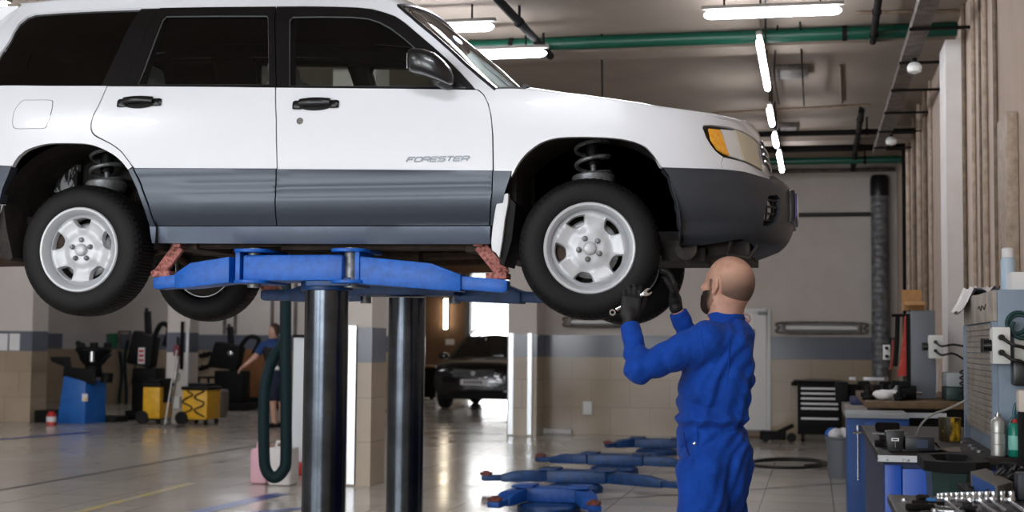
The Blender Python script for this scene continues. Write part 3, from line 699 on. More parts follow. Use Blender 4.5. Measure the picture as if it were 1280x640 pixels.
# ---- mud flaps, mirrors, handles, fuel flap, lettering
def yoff(p, d): return p + V((0, d, 0))
for s in (0, 1):
    f = (lambda p: p) if s == 0 else mirror
    Yp = YC - HB + .005
    mb = MB(); poly = [onY(x, y, Yp) for x, y in ((622,246),(629,242),(635.5,241.5),(635,254),(631,275),(628,300),(624,323),(619.5,316),(614.5,313),(613.7,302),(615.5,284),(618.5,264))]
    mb.prism([f(p) for p in poly], f(V((0, .03, 0))) - f(V((0, 0, 0)))); o = mb.build('mud_guard', mat('white_plastic', '#dfe2e6', .4), car, bevel=.006); o['label'] = 'white moulded mud guard'
    mb = MB(); poly = [onY(x, y, Yp+.03) for x, y in ((636,246),(645,255),(640,300),(630,333),(624,330),(626,300),(630,270))]
    mb.prism([f(p) for p in poly], f(V((0, .24, 0))) - f(V((0, 0, 0)))); mb.build('mud_flap', M_RUB, car, bevel=.004)
    mb = MB(); poly = [onY(x, y, Yp+.04) for x, y in ((-8,246),(4,250),(8,285),(16,322),(12,326),(-8,318))]
    mb.prism([f(p) for p in poly], f(V((0, .24, 0))) - f(V((0, 0, 0)))); mb.build('mud_flap', M_DARK, car, bevel=.004)
    # door mirror
    mb = MB(); n0 = S(*car_px(556, 97)); cm = onY(532, 84, YC - HB - .10)
    rows = []
    for x, y, hw, hh in ((512,78,.03,.044),(513.5,77,.06,.052),(519,77,.08,.058),(532,79,.085,.060),(546,84,.08,.060),(556,90,.065,.050),(562,95,.04,.04),(566,99,.015,.02)):
        c = onY(x, y, YC - HB - .085); rows.append([f(c + V((0, hw*math.copysign(abs(math.cos(a))**.6, math.cos(a)), hh*math.copysign(abs(math.sin(a))**.6, math.sin(a))))) for a in np.linspace(0, 2*PI, 24, endpoint=False)])
    mb.grid(rows, closed_v=True); mb.add(rows[0], [range(24)]); mb.add(rows[-1], [range(24)])
    mo = mb.build('door_mirror', mat('black_mirror_shell', '#17181b', .28, coat=.3), car, 50)
    mb = MB(); foot = [car_px(x, y) for x, y in ((553,111.5),(584,111.5),(577,104),(566,94),(560,89),(556,98))]
    mb2 = [f(S(*q) + SN(*q)*.012) for q in foot]; mb.prism(mb2, f(V((0, .03, 0))) - f(V((0, 0, 0))))
    mb.tube([f(onY(545, 98, YC-HB-.06)), f(onY(556, 103, YC-HB+.01)), f(onY(566, 105, YC-HB+.05))], [.03, .035, .03], 10); mb.build('mirror_foot', M_BLK, mo, bevel=.004)
    mb = MB(); c = onY(512.4, 78, YC-HB-.085); mb.box(c + V((-.004, -.04, -.035)), c + V((.002, .04, .035))); mb.build('mirror_glass', M_CHROME, mo) if s else None
def handle(x0, y0, x1, y1, door):
    z0 = (y0+y1)/2; mb = MB()
    a, b = car_px(x0, z0), car_px(x1, z0); u0, u1, zc = a[0], b[0], a[1]
    L = u1 - u0
    def Q(u, z, d): return S(u, z) + SN(u, z)*d
    for (s0, s1, h, d) in ((0, .22, .021, .014), (.78, 1, .019, .014)):
        us = np.linspace(u0+s0*L, u0+s1*L, 6); mb.grid([[Q(u, zc + h*math.sin(t)*(.8 if i in (0, 5) else 1), max(.0, d*(.6+.4*math.cos(t))*(.5 if i in (0, 5) else 1))) for t in np.linspace(-PI/2, PI/2, 7)] for i, u in enumerate(us)])
    us = np.linspace(u0+.17*L, u0+.83*L, 12)
    rows = []
    for i, u in enumerate(us):
        q = i/11; d = .022 + .014*math.sin(PI*q); h = .017
        rows.append([Q(u, zc + .006 + h*math.sin(t), d + .010*math.cos(t)) for t in np.linspace(0, 2*PI, 12, endpoint=False)])
    mb.grid(rows, closed_v=True); mb.add(rows[0], [range(12)]); mb.add(rows[-1], [range(12)])
    ho = mb.build('door_handle', M_BLK, door, 50)
    mb = MB(); us = np.linspace(u0+.2*L, u0+.8*L, 10)
    mb.grid([[Q(u, zc - .010 - .018*q*math.sin(PI*(i+.5)/10)**.5, .003) for q in np.linspace(-1, 1, 5)] for i, u in enumerate(us)]); mb.build('handle_recess', mat('recess_black', '#050505', .7), ho)
doors = [o for o in car.children if o.name.startswith(('rear_door', 'front_door'))]
rdn = [o for o in doors if o.name == 'rear_door'][0]; fdn = [o for o in doors if o.name == 'front_door'][0]
handle(147, 123, 202, 136.5, rdn); handle(366, 125, 424, 139, fdn)
q = car_px(375, 151.5); mb = MB(); mb.lathe([(.0165, 0), (.0165, .004), (.013, .006), (.012, .003), (.001, .003)], S(*q), SN(*q), 20); mb.build('door_lock', M_CHROME, fdn)
# fuel flap: a thin dark seam with the flap inside it
FL = chart([(15.8,150),(18,138),(28,126),(40,125),(65,125),(67.5,129),(65,140),(59.5,155),(55,160.5),(40,161),(20,161),(16.5,157)], 3)
ctr = (sum(p[0] for p in FL)/len(FL), sum(p[1] for p in FL)/len(FL))
ff = panel('fuel_flap', FL, M_RUB, car, off=.0006, thick=.004, step=.05)
panel('flap_door', [(ctr[0]+(a-ctr[0])*.972, ctr[1]+(b-ctr[1])*.972) for a, b in FL], M_WHITE, ff, off=.0016, thick=.001, step=.05)
# lettering on the front door, drawn as strokes of wide italic capitals
GL = {'F': [[(0,0),(0,1),(1,1)],[(0,.52),(.8,.52)]], 'O': [[(.12,0),(0,.15),(0,.85),(.12,1),(.88,1),(1,.85),(1,.15),(.88,0),(.12,0)]],
      'R': [[(0,0),(0,1),(.88,1),(1,.88),(1,.56),(.88,.45),(0,.45)],[(.6,.45),(1,0)]], 'E': [[(1,0),(0,0),(0,1),(1,1)],[(0,.5),(.85,.5)]],
      'S': [[(0,0),(.9,0),(1,.1),(1,.42),(.9,.5),(.1,.52),(0,.6),(0,.9),(.1,1),(1,1)]], 'T': [[(0,1),(1,1)],[(.5,1),(.5,0)]]}
a, b = car_px(508, 202.3), car_px(586, 202.3); hgt_ = car_px(508, 197)[1] - a[1]
mb = MB(); cw = (b[0]-a[0])/8; word = 'FORESTER'
for i, ch in enumerate(word):
    for st in GL[ch]:
        pts = [(a[0] + cw*(i + .84*x) + .35*hgt_*y*1.6, a[1] + hgt_*y) for x, y in st]
        for (p0, p1) in zip(pts[:-1], pts[1:]):
            A, B = S(*p0), S(*p1); n = SN(*p0); mb.beam(A + n*.0012, B + n*.0012, .0068, .0035, n)
mb.build('door_lettering', mat('silver_letters', '#8d9299', .25, .7), fdn, 0)
# wipers
mb = MB(); w0 = wedge[-1]
mb.tube([V((w0.x+.02, w0.y+.05, w0.z+.012)), V((w0.x+.13, w0.y+.3, w0.z+.05)), V((w0.x+.14, w0.y+.85, w0.z+.045))], .009, 6)
mb.tube([V((w0.x+.12, w0.y+.10, w0.z+.03)), V((w0.x+.17, w0.y+.45, w0.z+.035))], .012, 6)
mb.box((w0.x+.0, w0.y+.01, w0.z-.01), (w0.x+.10, w0.y+.22, w0.z+.012)); mb.build('wiper', M_BLK, car)
_wr = loft_top(wedge, [.05 - .05*i/(nb-1) for i in range(nb)], [.075 + .07*i/(nb-1) for i in range(nb)], 48, pw=.8)
_best = min(((abs(ray(571, 52).cross(p - CAMP).length/ray(571, 52).length), p) for r in _wr for p in r[:25]), key=lambda t: t[0])[1]
mb = MB(); mb.lathe([(.0, .006), (.030, .006), (.031, .004)], _best, (.62, -.25, .6), 20); mb.build('windscreen_sticker', mat('blue_sticker', '#7fa8e6', .4), car)
# scuffed pale inner panel showing in the rear wheel arch
mb = MB(); a_, b_2 = onY(68, 240, YC-.47), onY(97, 190, YC-.47); mb.hexa([V((a_.x, YC-.47, a_.z)), V((b_2.x, YC-.47, a_.z)), V((b_2.x, YC-.43, a_.z)), V((a_.x, YC-.43, a_.z)), V((a_.x+.03, YC-.46, b_2.z)), V((b_2.x, YC-.46, b_2.z)), V((b_2.x, YC-.43, b_2.z)), V((a_.x+.03, YC-.43, b_2.z))])
mb.build('scuffed_inner_panel', mat('scuffed_pale_paint', '#14120f', .8, var=(16, '#b9bcc0', .50, .56), stretch=(1.6, 1, .6)), car)
# ================================================================ THE MECHANIC
M_SKIN = mat('skin', '#c49a86', .5, 0, .4, var=(22, '#b58774', .35, .7), bump=(260, .08, .002))
M_HAIR = mat('cropped_hair', '#4d4039', .85, var=(400, '#86705f', .42, .62))
M_BEARD = mat('dark_beard', '#2b1f19', .9, var=(300, '#130d0a', .4, .6), bump=(350, .8, .004))
M_SUIT = mat('blue_coverall_cloth', '#0d44a4', .8, 0, .2, var=(6, '#0a3a90', .4, .65), bump=(20, .5, .02), sheen=.05)
M_GLOVE = mat('black_work_glove', '#0b0b0c', .62, bump=(300, .3, .002))
M_BOOT = mat('black_leather_boot', '#0d0c0b', .45)
MD = 6.22
def mp(x, y, d=0.): return onD(x, y, MD + d)
mech = thing('mechanic', 'mechanic in blue coverall reaching up to the raised front wheel with black gloves', 'person', onZ(895, 790) * 1.0)
_g = mp(893, 600); mech.location = (_g.x, _g.y, 0)
ZUP = V((0, 0, 1))
def zpx(y, d=0.): return mp(890, y, d).z
# head frame: faces image-left and away from the camera, chin lifted
HC = mp(909.5, 355.5, .02); al = R(48)
hf = (-RIGHT*math.cos(al) + FWD*math.sin(al)); hl = (-RIGHT*math.sin(al) - FWD*math.cos(al)); hu = ZUP
tilt = R(12); f2 = (hf*math.cos(tilt) + hu*math.sin(tilt)); u2 = (hu*math.cos(tilt) - hf*math.sin(tilt)); hf, hu = f2, u2
HBASIS = (hf, hl, hu); HS = 1.08
def hp(f, l, u): return HC + (hf*f + hl*l + hu*u)*HS
def head_fn(P):
    d = sd_ell(P, hp(-.012, 0, .025), (.102*HS, .080*HS, .092*HS), HBASIS)
    d = smin(d, sd_ell(P, hp(.035, 0, -.045), (.066*HS, .060*HS, .075*HS), HBASIS), .035)
    d = smin(d, sd_ell(P, hp(-.045, 0, -.01), (.062*HS, .070*HS, .075*HS), HBASIS), .03)
    d = smin(d, chain(P, [hp(.0, .055, -.075), hp(.068, .012, -.105), hp(.068, -.012, -.105), hp(.0, -.055, -.075)], [.016, .018, .018, .016]), .03)
    d = smin(d, chain(P, [hp(.088, 0, .012), hp(.112, 0, -.024)], [.010, .014]), .016)             # nose
    d = smin(d, chain(P, [hp(.080, .035, .022), hp(.092, .0, .022), hp(.080, -.035, .022)], [.010, .010, .010]), .014)   # brow
    for s in (1, -1):
        d = smax(d, -sd_ell(P, hp(.096, s*.032, .004), (.016, .016, .010), HBASIS), .012)
        d = smin(d, sd_ell(P, hp(.080, s*.032, .004), (.0125, .0125, .0125)), .003)
        d = smin(d, sd_ell(P, hp(.074, s*.042, -.028), (.022, .022, .018), HBASIS), .02)
        eb = (hf*.90 + hl*s*-.30, (hl*s*.94 + hf*.32), hu)
        e = sd_ell(P, hp(-.006, s*.083, -.004), (.022, .0085, .034), eb)
        e = smax(e, -sd_ell(P, hp(-.002, s*.094, -.002), (.013, .009, .022), eb), .005)
        e = smin(e, sd_ell(P, hp(-.002, s*.081, -.036), (.010, .008, .011)), .006)
        d = smin(d, e, .006)
    d = smin(d, chain(P, [hp(.092, .018, -.062), hp(.100, 0, -.060), hp(.092, -.018, -.062)], [.006, .008, .006]), .008)
    return d
NECK0, NECK1 = hp(-.022, 0, -.055), mp(905, 402, .04)
# joints
SHL, SHR = mp(884, 426, -.10), mp(893, 424, .24)
ELL, WRL = mp(799, 462, -.12), mp(786.5, 402, .005)
ELR, WRR = mp(872, 448, .30), mp(844.5, 383, .245)
HIPL, HIPR = mp(880, 590, -.06), mp(902, 588, .13)
KNL, KNR = mp(876, 690, -.07), mp(903, 690, .15)
ANL = mp(884, 0, -.08); ANL.z = .09; ANR = mp(906, 0, .16); ANR.z = .09
ANL = V((KNL.x + .02, KNL.y, .09)); ANR = V((KNR.x + .05, KNR.y, .09))
def body_fn(P):
    d = head_fn(P)
    nk = smin(sd_cap(P, NECK0, NECK1, .062, .066), sd_cap(P, hp(-.03, .0, -.06), mp(908, 398, .04), .056, .07), .03)
    d = smin(d, nk, .03)
    t = sd_cap(P, mp(898, 430, .07), mp(892, 560, .03), .10, .10)
    t = smin(t, chain(P, [SHL, mp(892, 420, .07), SHR], [.055, .07, .055]), .04)
    for a, b, c in ((SHL, ELL, WRL), (SHR, ELR, WRR)): t = smin(t, chain(P, [a, b, c], [.048, .036, .027]), .02)
    for a, b, c in ((HIPL, KNL, ANL), (HIPR, KNR, ANR)): t = smin(t, chain(P, [a, b, c], [.075, .052, .036]), .03)
    return smin(d, t, .03)
lo = np.array([-1.35, 5.55, .02]); 
_pts = [SHL, SHR, ELL, WRL, ELR, WRR, HC, ANL, ANR, mp(945, 480)]
lo = np.min([npv(p) for p in _pts], 0) - .17; hi = np.max([npv(p) for p in _pts], 0) + .17; lo[2] = .02
b_ = net_obj('body', body_fn, lo, hi, .0045, M_SKIN, mech, 1)
# a finer mesh for the head so that ear, jaw and brow read well: same surface, merged into the body object
# cropped hair on the sides and back, leaving the crown bald; beard along the jaw
hb_lo, hb_hi = npv(HC) - .17, npv(HC) + .17
def hair_fn(P):
    q = (P - npv(HC)) @ np.array([tuple(x) for x in HBASIS], np.float32).T/HS
    f, l, u = q[:, 0], q[:, 1], q[:, 2]
    line = .030 - .25*(f + .02) + .010*np.sin(l*60 + 1) + .008*np.sin(f*75)
    m = np.minimum((line - u)/.035, (.045 - f + (u > -.01)*.0)/.03)           # below the bald crown, behind the temple
    m = np.minimum(m, (u + .098 - .25*f)/.05)                                # above the nape
    ear = np.minimum(np.hypot((f + .004)/.026, (u + .006)/.038) - 1, .5)*2.2   # clear of the ear
    m = np.where(np.abs(l) > .05, np.minimum(m, ear + .3), m)
    return smin(head_fn(P), 9*np.ones(len(P), np.float32), .001) - .0034*np.clip(m, -1, 1)
def density_mat(name, skin, dark, scale):
    m = bpy.data.materials.new(name); m.use_nodes = True; nt = m.node_tree; b = nt.nodes['Principled BSDF']; L = nt.links.new; b.inputs['Roughness'].default_value = .7; b.inputs['Specular IOR Level'].default_value = .3
    at = nt.nodes.new('ShaderNodeAttribute'); at.attribute_name = 'hairiness'; tc = nt.nodes.new('ShaderNodeTexCoord'); n = nt.nodes.new('ShaderNodeTexNoise'); n.inputs['Scale'].default_value = scale; n.inputs['Detail'].default_value = 3; L(tc.outputs['Object'], n.inputs['Vector'])
    a1 = nt.nodes.new('ShaderNodeMath'); a1.operation = 'MULTIPLY_ADD'; L(n.outputs['Fac'], a1.inputs[0]); a1.inputs[1].default_value = .5; a1.inputs[2].default_value = -.25
    a2 = nt.nodes.new('ShaderNodeMath'); a2.operation = 'ADD'; a2.use_clamp = True; L(a1.outputs[0], a2.inputs[0]); L(at.outputs['Fac'], a2.inputs[1])
    mx = nt.nodes.new('ShaderNodeMix'); mx.data_type = 'RGBA'; L(a2.outputs[0], mx.inputs[0]); mx.inputs[6].default_value = lin(skin); mx.inputs[7].default_value = lin(dark); L(mx.outputs[2], b.inputs['Base Color']); return m
def set_density(o, fn):
    me = o.data; co = np.empty(len(me.vertices)*3, np.float32); me.vertices.foreach_get('co', co); P = co.reshape(-1, 3) + npv(wloc(o)); a = me.attributes.new('hairiness', 'FLOAT', 'POINT'); a.data.foreach_set('value', fn(P).astype(np.float32))
def hair_m(P):
    q = (P - npv(HC)) @ np.array([tuple(x) for x in HBASIS], np.float32).T/HS
    f, l, u = q[:, 0], q[:, 1], q[:, 2]
    top = (.055 - .35*(f + .03) + .006*np.sin(l*50 + 1) - u)/.085; front = (.050 - f)/.035; nape = (u + .115 - .15*f)/.055
    m = np.clip(np.minimum(np.minimum(top, front), nape), -1, 1)
    ear = np.where(np.abs(l) > .055, np.hypot((f + .004)/.026, (u + .006)/.040) - 1.0, 1.)
    return np.minimum(m, np.clip(ear*1.6, -1, 1))
def hair_fn2(P): return head_fn(P) - .0022*np.clip(hair_m(P)*3, -1, 1)
ho_ = net_obj('hair', hair_fn2, hb_lo, hb_hi, .0035, density_mat('shaved_hair', '#bd9480', '#3a302a', 420), mech, 1)
set_density(ho_, lambda P: np.clip(hair_m(P), 0, 1)**.9*.80)
def beard_fn(P):
    q = (P - npv(HC)) @ np.array([tuple(x) for x in HBASIS], np.float32).T/HS
    f, l, u = q[:, 0], q[:, 1], q[:, 2]
    m = np.minimum((f - .022 + np.maximum(0, -u - .05)*.25)/.018, (-.026 - .45*np.clip(f - .03, 0, .05) - u)/.022)
    m = np.minimum(m, np.where((np.abs(l) < .02) & (u > -.074) & (u < -.05), -.2, 1))
    m = np.minimum(m, (u + .16)/.02)
    sb = np.minimum((.034 - np.abs(f - .026 - .15*u))/.014 - 1.6, (.022 - u)/.03); sb = np.where((np.abs(l) > .04) & (u < .016), sb, -1)   # sideburn
    m = np.maximum(m, np.minimum(sb, .35))
    return head_fn(P) - np.where(m > 0, .012, .004)*np.clip(m, -1, 1)
bo_ = net_obj('beard', beard_fn, hb_lo, hb_hi, .0035, density_mat('full_beard', '#a07a66', '#1d1511', 300), mech, 1)
def beard_d(P):
    q = (P - npv(HC)) @ np.array([tuple(x) for x in HBASIS], np.float32).T/HS
    f, l, u = q[:, 0], q[:, 1], q[:, 2]
    return np.clip(np.minimum((f - .012)/.022, np.where(u > -.02, .62, (-.012 - u)/.028)), .25, 1)
set_density(bo_, beard_d)
# ---- coverall
LEV = [  # y px, left px, right px, half depth (lateral)
    (392, 893, 923, .06), (400, 886, 931, .11), (408, 879, 936, .150), (418, 871, 940, .185), (432, 861, 941, .205), (450, 853, 941, .212), (475, 849.5, 940, .208), (500, 848.5, 936, .196), (516, 848, 933, .188), (526, 848, 929, .184), (531, 849, 927, .180), (540, 848.5, 931, .184), (556, 848, 937, .190), (578, 848, 940, .194), (598, 848, 939, .186), (615, 850, 936, .16), (640, 862, 922, .10)]
lz = np.array([mp(895, y).z for y, *_ in LEV])[::-1]
lc = np.array([((mp((l+r)/2, 450) - mp(895, 450)).dot(RIGHT)) for _, l, r, _ in LEV])[::-1]
lb = np.array([(r-l)/2*MD/FPX for _, l, r, _ in LEV])[::-1]; la = np.array([a for *_, a in LEV])[::-1]
TB = mp(895, 450, .06); ra_, rb_ = R(12), 0
def torso_fn(P):
    q = P - npv(TB); r = q @ npv(RIGHT); d = q @ npv(FWD); z = P[:, 2]
    c = np.interp(z, lz, lc); b = np.interp(z, lz, lb); a = np.interp(z, lz, la)
    x = r - c; e = np.sqrt((x/b)**2 + (d/a)**2 + 1e-9)
    # squarer section: blend towards a superellipse
    e2 = ((np.abs(x)/b)**2.6 + (np.abs(d)/a)**2.6 + 1e-9)**(1/2.6)
    s = (e2 - 1)*np.minimum(a, b)*.9
    s = np.maximum(s, np.maximum(lz[0] - z, z - lz[-1]))
    return s
CUFL = WRL.lerp(ELL, .10); CUFR = WRR.lerp(ELR, .12)
def folds(P):
    q = P - npv(TB); r = q @ npv(RIGHT); d = q @ npv(FWD); z = P[:, 2]
    wx = .030*np.sin(z*17 + d*9 + 1) + .018*np.sin(r*25 - z*9); wz = .028*np.sin(r*19 + d*13) + .014*np.sin(z*23 + r*15 + 2)
    cr = lambda t: 1.3*np.abs(np.sin(t*.5)) - .8        # rounded folds with sharp valleys
    f = .0085*cr((r*.55 + z*.95 + wz)*62 + d*8)*np.exp(-((z - 1.12)/.11)**2)                      # blousing above the waist
    f += .0095*cr((r*.9 - z*.6 + wx)*50 + d*16)*np.exp(-((z - 1.30)/.15)**2)*np.clip(.6 - r*3, 0, 1)  # from the armpit
    f += .0075*cr((r*.8 + z*.5 + wx)*46 - d*12)*np.exp(-((z - .93)/.07)**2)
    f += .0065*cr((r - z*.22 + wx)*56 - d*10)*np.clip((1.00 - z)/.12, 0, 1)                          # trouser folds
    f += .0040*np.sin((r*.4 + z + wz)*34 + d*21 + 2) + .0030*np.sin((r*1.2 - z*.6 + wx + d*.4)*75)
    f += .012*np.exp(-((z - 1.052)/.016)**2) - .006*np.exp(-((z - 1.018)/.009)**2)                 # overhang and waist seam
    return f
def along(P, a, b):
    a, b = npv(a), npv(b); d = b - a; L = np.linalg.norm(d); return ((P - a) @ d)/L, L
def arm_fn(P, sh, el, wr, cuf, seed):
    t1, L1 = along(P, sh, el); t2, L2 = along(P, el, wr)
    up = sd_cap(P, sh, el, .086, .058); lo_ = sd_cap(P, el, cuf, .056, .041)
    cr = lambda t: 1.3*np.abs(np.sin(t*.5)) - .8
    up = up - .009*cr(t1*80 + seed + 3*np.sin((P @ npv(FWD))*26) + (P @ npv(ZUP))*25)*np.exp(-((t1 - L1)/.17)**2) - .008*cr(t1*48 + (P @ npv(ZUP))*20)*np.exp(-(t1/.13)**2)
    lo_ = lo_ - .009*cr(t2*84 + seed + 2.6*np.sin((P @ npv(RIGHT))*30))*np.exp(-((t2 - .02)/.13)**2) - .0050*cr(t2*100 + 4*np.sin((P @ npv(FWD))*25))
    d = smin(up, lo_, .028)
    cf = sd_cap(P, cuf.lerp(el, .13), cuf, .0435, .0425); tc, _ = along(P, cuf, wr)
    d = smin(d, cf, .004)
    return np.maximum(d, tc - .004)
def leg_fn(P, hip, kn, an, seed):
    d = chain(P, [hip, kn, an + V((0, 0, .03))], [.118, .098, .084], .05)
    z = P[:, 2]; d = d - .008*np.sin(z*42 + seed + 3*np.sin((P @ npv(RIGHT))*22))*np.exp(-((z - kn.z)/.16)**2) - .006*np.sin(z*75 + seed)*np.exp(-((z - .14)/.09)**2)
    return np.maximum(d, .07 - z)
def suit_fn(P):
    d = torso_fn(P)
    d = smin(d, leg_fn(P, HIPL, KNL, ANL, 0), .03); d = smin(d, leg_fn(P, HIPR, KNR, ANR, 2), .03)
    d = d - folds(P)
    d = smin(d, arm_fn(P, SHL, ELL, WRL, CUFL, 0), .035); d = smin(d, arm_fn(P, SHR, ELR, WRR, CUFR, 1.5), .035)
    # neck opening
    return smax(d, -sd_cap(P, NECK1 + V((0, 0, -.02)), NECK1 + (NECK0-NECK1)*2.2, .066, .075), .006)
suit = net_obj('coverall', suit_fn, lo, hi, .0055, M_SUIT, mech, 1)
# collar: stand with a folded fall
rows = []
cc = mp(906, 396, .045); ctilt = (hu*.25 + ZUP*.75 + RIGHT*.10).normalized()
cu, cv, cw = frame(ctilt, RIGHT)
for i in range(49):
    a = 2*PI*i/48; row = []
    o = cc; rr = 1.0
    for r, h in ((.071, -.055), (.070, -.01), (.069, .026), (.073, .035), (.079, .030), (.088, .0), (.097, -.026), (.094, -.030), (.084, -.006), (.077, .018)):
        wob = 1 + .02*math.sin(5*a + h*40); dirr = (RIGHT*math.cos(a)*.93 + FWD*math.sin(a)*1.05)
        row.append(o + dirr*(r*wob) + ZUP*(h + .018*math.cos(a)) )
    rows.append(row)
mb = MB(); mb.grid(rows, closed_v=True); mb.build('collar', M_SUIT, mech, 60)
# waistband, pocket slit and its snap on the near hip
def on_suit(x, y, out=.0):
    r = ray(x, y); ts = np.linspace((MD-.45)/r.dot(FWD), (MD+.3)/r.dot(FWD), 500); Pq = np.array([tuple(CAMP + r*t) for t in ts], np.float32); d = suit_fn(Pq)
    i = int(np.argmax(d < 0)); return CAMP + r*ts[i] - r.normalized()*out
mb = MB(); mb.tube([on_suit(x, y, .002) for x, y in ((855, 541), (856, 550), (858, 560), (861, 568), (866, 576))], .0035, 6); mb.build('pocket_slit', mat('dark_blue_fold', '#0c2360', .8), mech)
mb = MB(); p = on_suit(868.5, 554.5, .003); n = -ray(868, 554).normalized(); mb.lathe([(.001, .004), (.003, .004), (.0045, .003), (.0055, .005), (.0075, .004), (.008, 0)], p, n, 16); mb.build('snap_button', M_CHROME, mech)
for pts in ([(880, 402), (877, 412), (877, 425), (880, 440), (884, 455)], [(909, 402), (911, 425), (911, 450), (909, 480), (908, 508)], [(871, 532), (872, 560), (873, 600), (874, 638)]):
    mb = MB(); mb.tube(catmull([on_suit(x, y, .0) for x, y in pts], 5), .0022, 6); mb.build('seam', M_SUIT, mech)
# ---- gloves
upL = (ZUP*.97 + RIGHT*.12 + FWD*.10); backL = -FWD
gl = hand_sdf(WRL + V((0, 0, .012)), upL, -FWD*.97 + RIGHT*.1, RIGHT, [(.25, .55, .45), (.30, .60, .5), (.32, .62, .5), (.35, .65, .5)], (.45, .75, .35, .25, .85, .45), 1.02, .08)
c_ = npv(WRL); net_obj('glove', lambda P: gl(P) - .0012, c_ + np.array([-.13, -.13, -.07]), c_ + np.array([.13, .13, .24]), .0042, M_GLOVE, mech, 1)
upR = (ZUP*.97 - RIGHT*.10 + FWD*.06)
gr_ = hand_sdf(WRR + V((0, 0, .012)), upR, RIGHT*.9 - FWD*.25, -FWD, [(.30, .45, .35), (.30, .5, .4), (.32, .5, .4), (.35, .5, .4)], (.75, .6, .2, .35, .8, .35), 1.02, .1)
c_ = npv(WRR); net_obj('glove', lambda P: gr_(P) - .0012, c_ + np.array([-.17, -.13, -.07]), c_ + np.array([.13, .13, .24]), .0042, M_GLOVE, mech, 1)
# ---- boots
for an, s in ((ANL, 0), (ANR, 1)):
    ft = (-RIGHT*.93 + FWD*(.35 if s else .2)).normalized(); sd = ft.cross(ZUP)
    def boot(P, an=an, ft=ft, sd=sd):
        d = sd_cap(P, an + V((0, 0, .10)), an + V((0, 0, .0)), .052, .05)
        d = smin(d, chain(P, [an - ft*.03 - V((0, 0, .045)), an + ft*.08 - V((0, 0, .042)), an + ft*.165 - V((0, 0, .048))], [.044, .048, .040]), .03)
        return smax(d, .003 - P[:, 2], .004)
    c_ = npv(an); net_obj('boot', boot, c_ + np.array([-.28, -.28, -.10]), c_ + np.array([.28, .28, .16]), .007, M_BOOT, mech, 1)
# ---- combination wrench held in the near hand, between the glove and the tyre
wa, wb = onD(765.5, 390.5, MD + .012), onD(808.5, 365.5, MD + .012)
wr = thing('wrench', 'chrome combination wrench gripped in the black glove against the tyre', 'wrench', (wa + wb)/2)
d_ = (wb - wa); L_ = d_.length; d_.normalize(); n_ = (-FWD - d_*(-FWD).dot(d_)).normalized(); s_ = n_.cross(d_)
mb = MB(); rows = []
for t in np.linspace(.02, L_-.02, 14):
    w_ = .0068 + .002*abs(t/L_*2-1)**3; c = wa + d_*t; rows.append([c + s_*w_*math.cos(a) + n_*.0034*math.sin(a) for a in np.linspace(0, 2*PI, 12, endpoint=False)])
mb.grid(rows, closed_v=True); mb.build('shank', M_CHROME, wr)
mb = MB(); rows = []
for a in np.linspace(0, 2*PI, 24, endpoint=False):
    e = s_*math.cos(a) + d_*math.sin(a); rows.append([wa + e*r + n_*h for r, h in ((.008, -.005), (.0135, -.005), (.0145, 0), (.0135, .005), (.008, .005), (.0075, 0))])
mb.grid(rows, closed_u=True, closed_v=True); mb.build('ring_end', M_CHROME, wr)
mb = MB(); poly = [(-.006, -.022), (-.013, -.010), (-.0165, .004), (-.013, .018), (-.0075, .021), (-.0065, .006), (0, .0), (.0065, .006), (.0075, .021), (.013, .018), (.0165, .004), (.013, -.010), (.006, -.022)]
mb.prism([wb + s_*x + d_*y - n_*.0045 for x, y in poly], n_*.009); mb.build('open_end', M_CHROME, wr, bevel=.001)
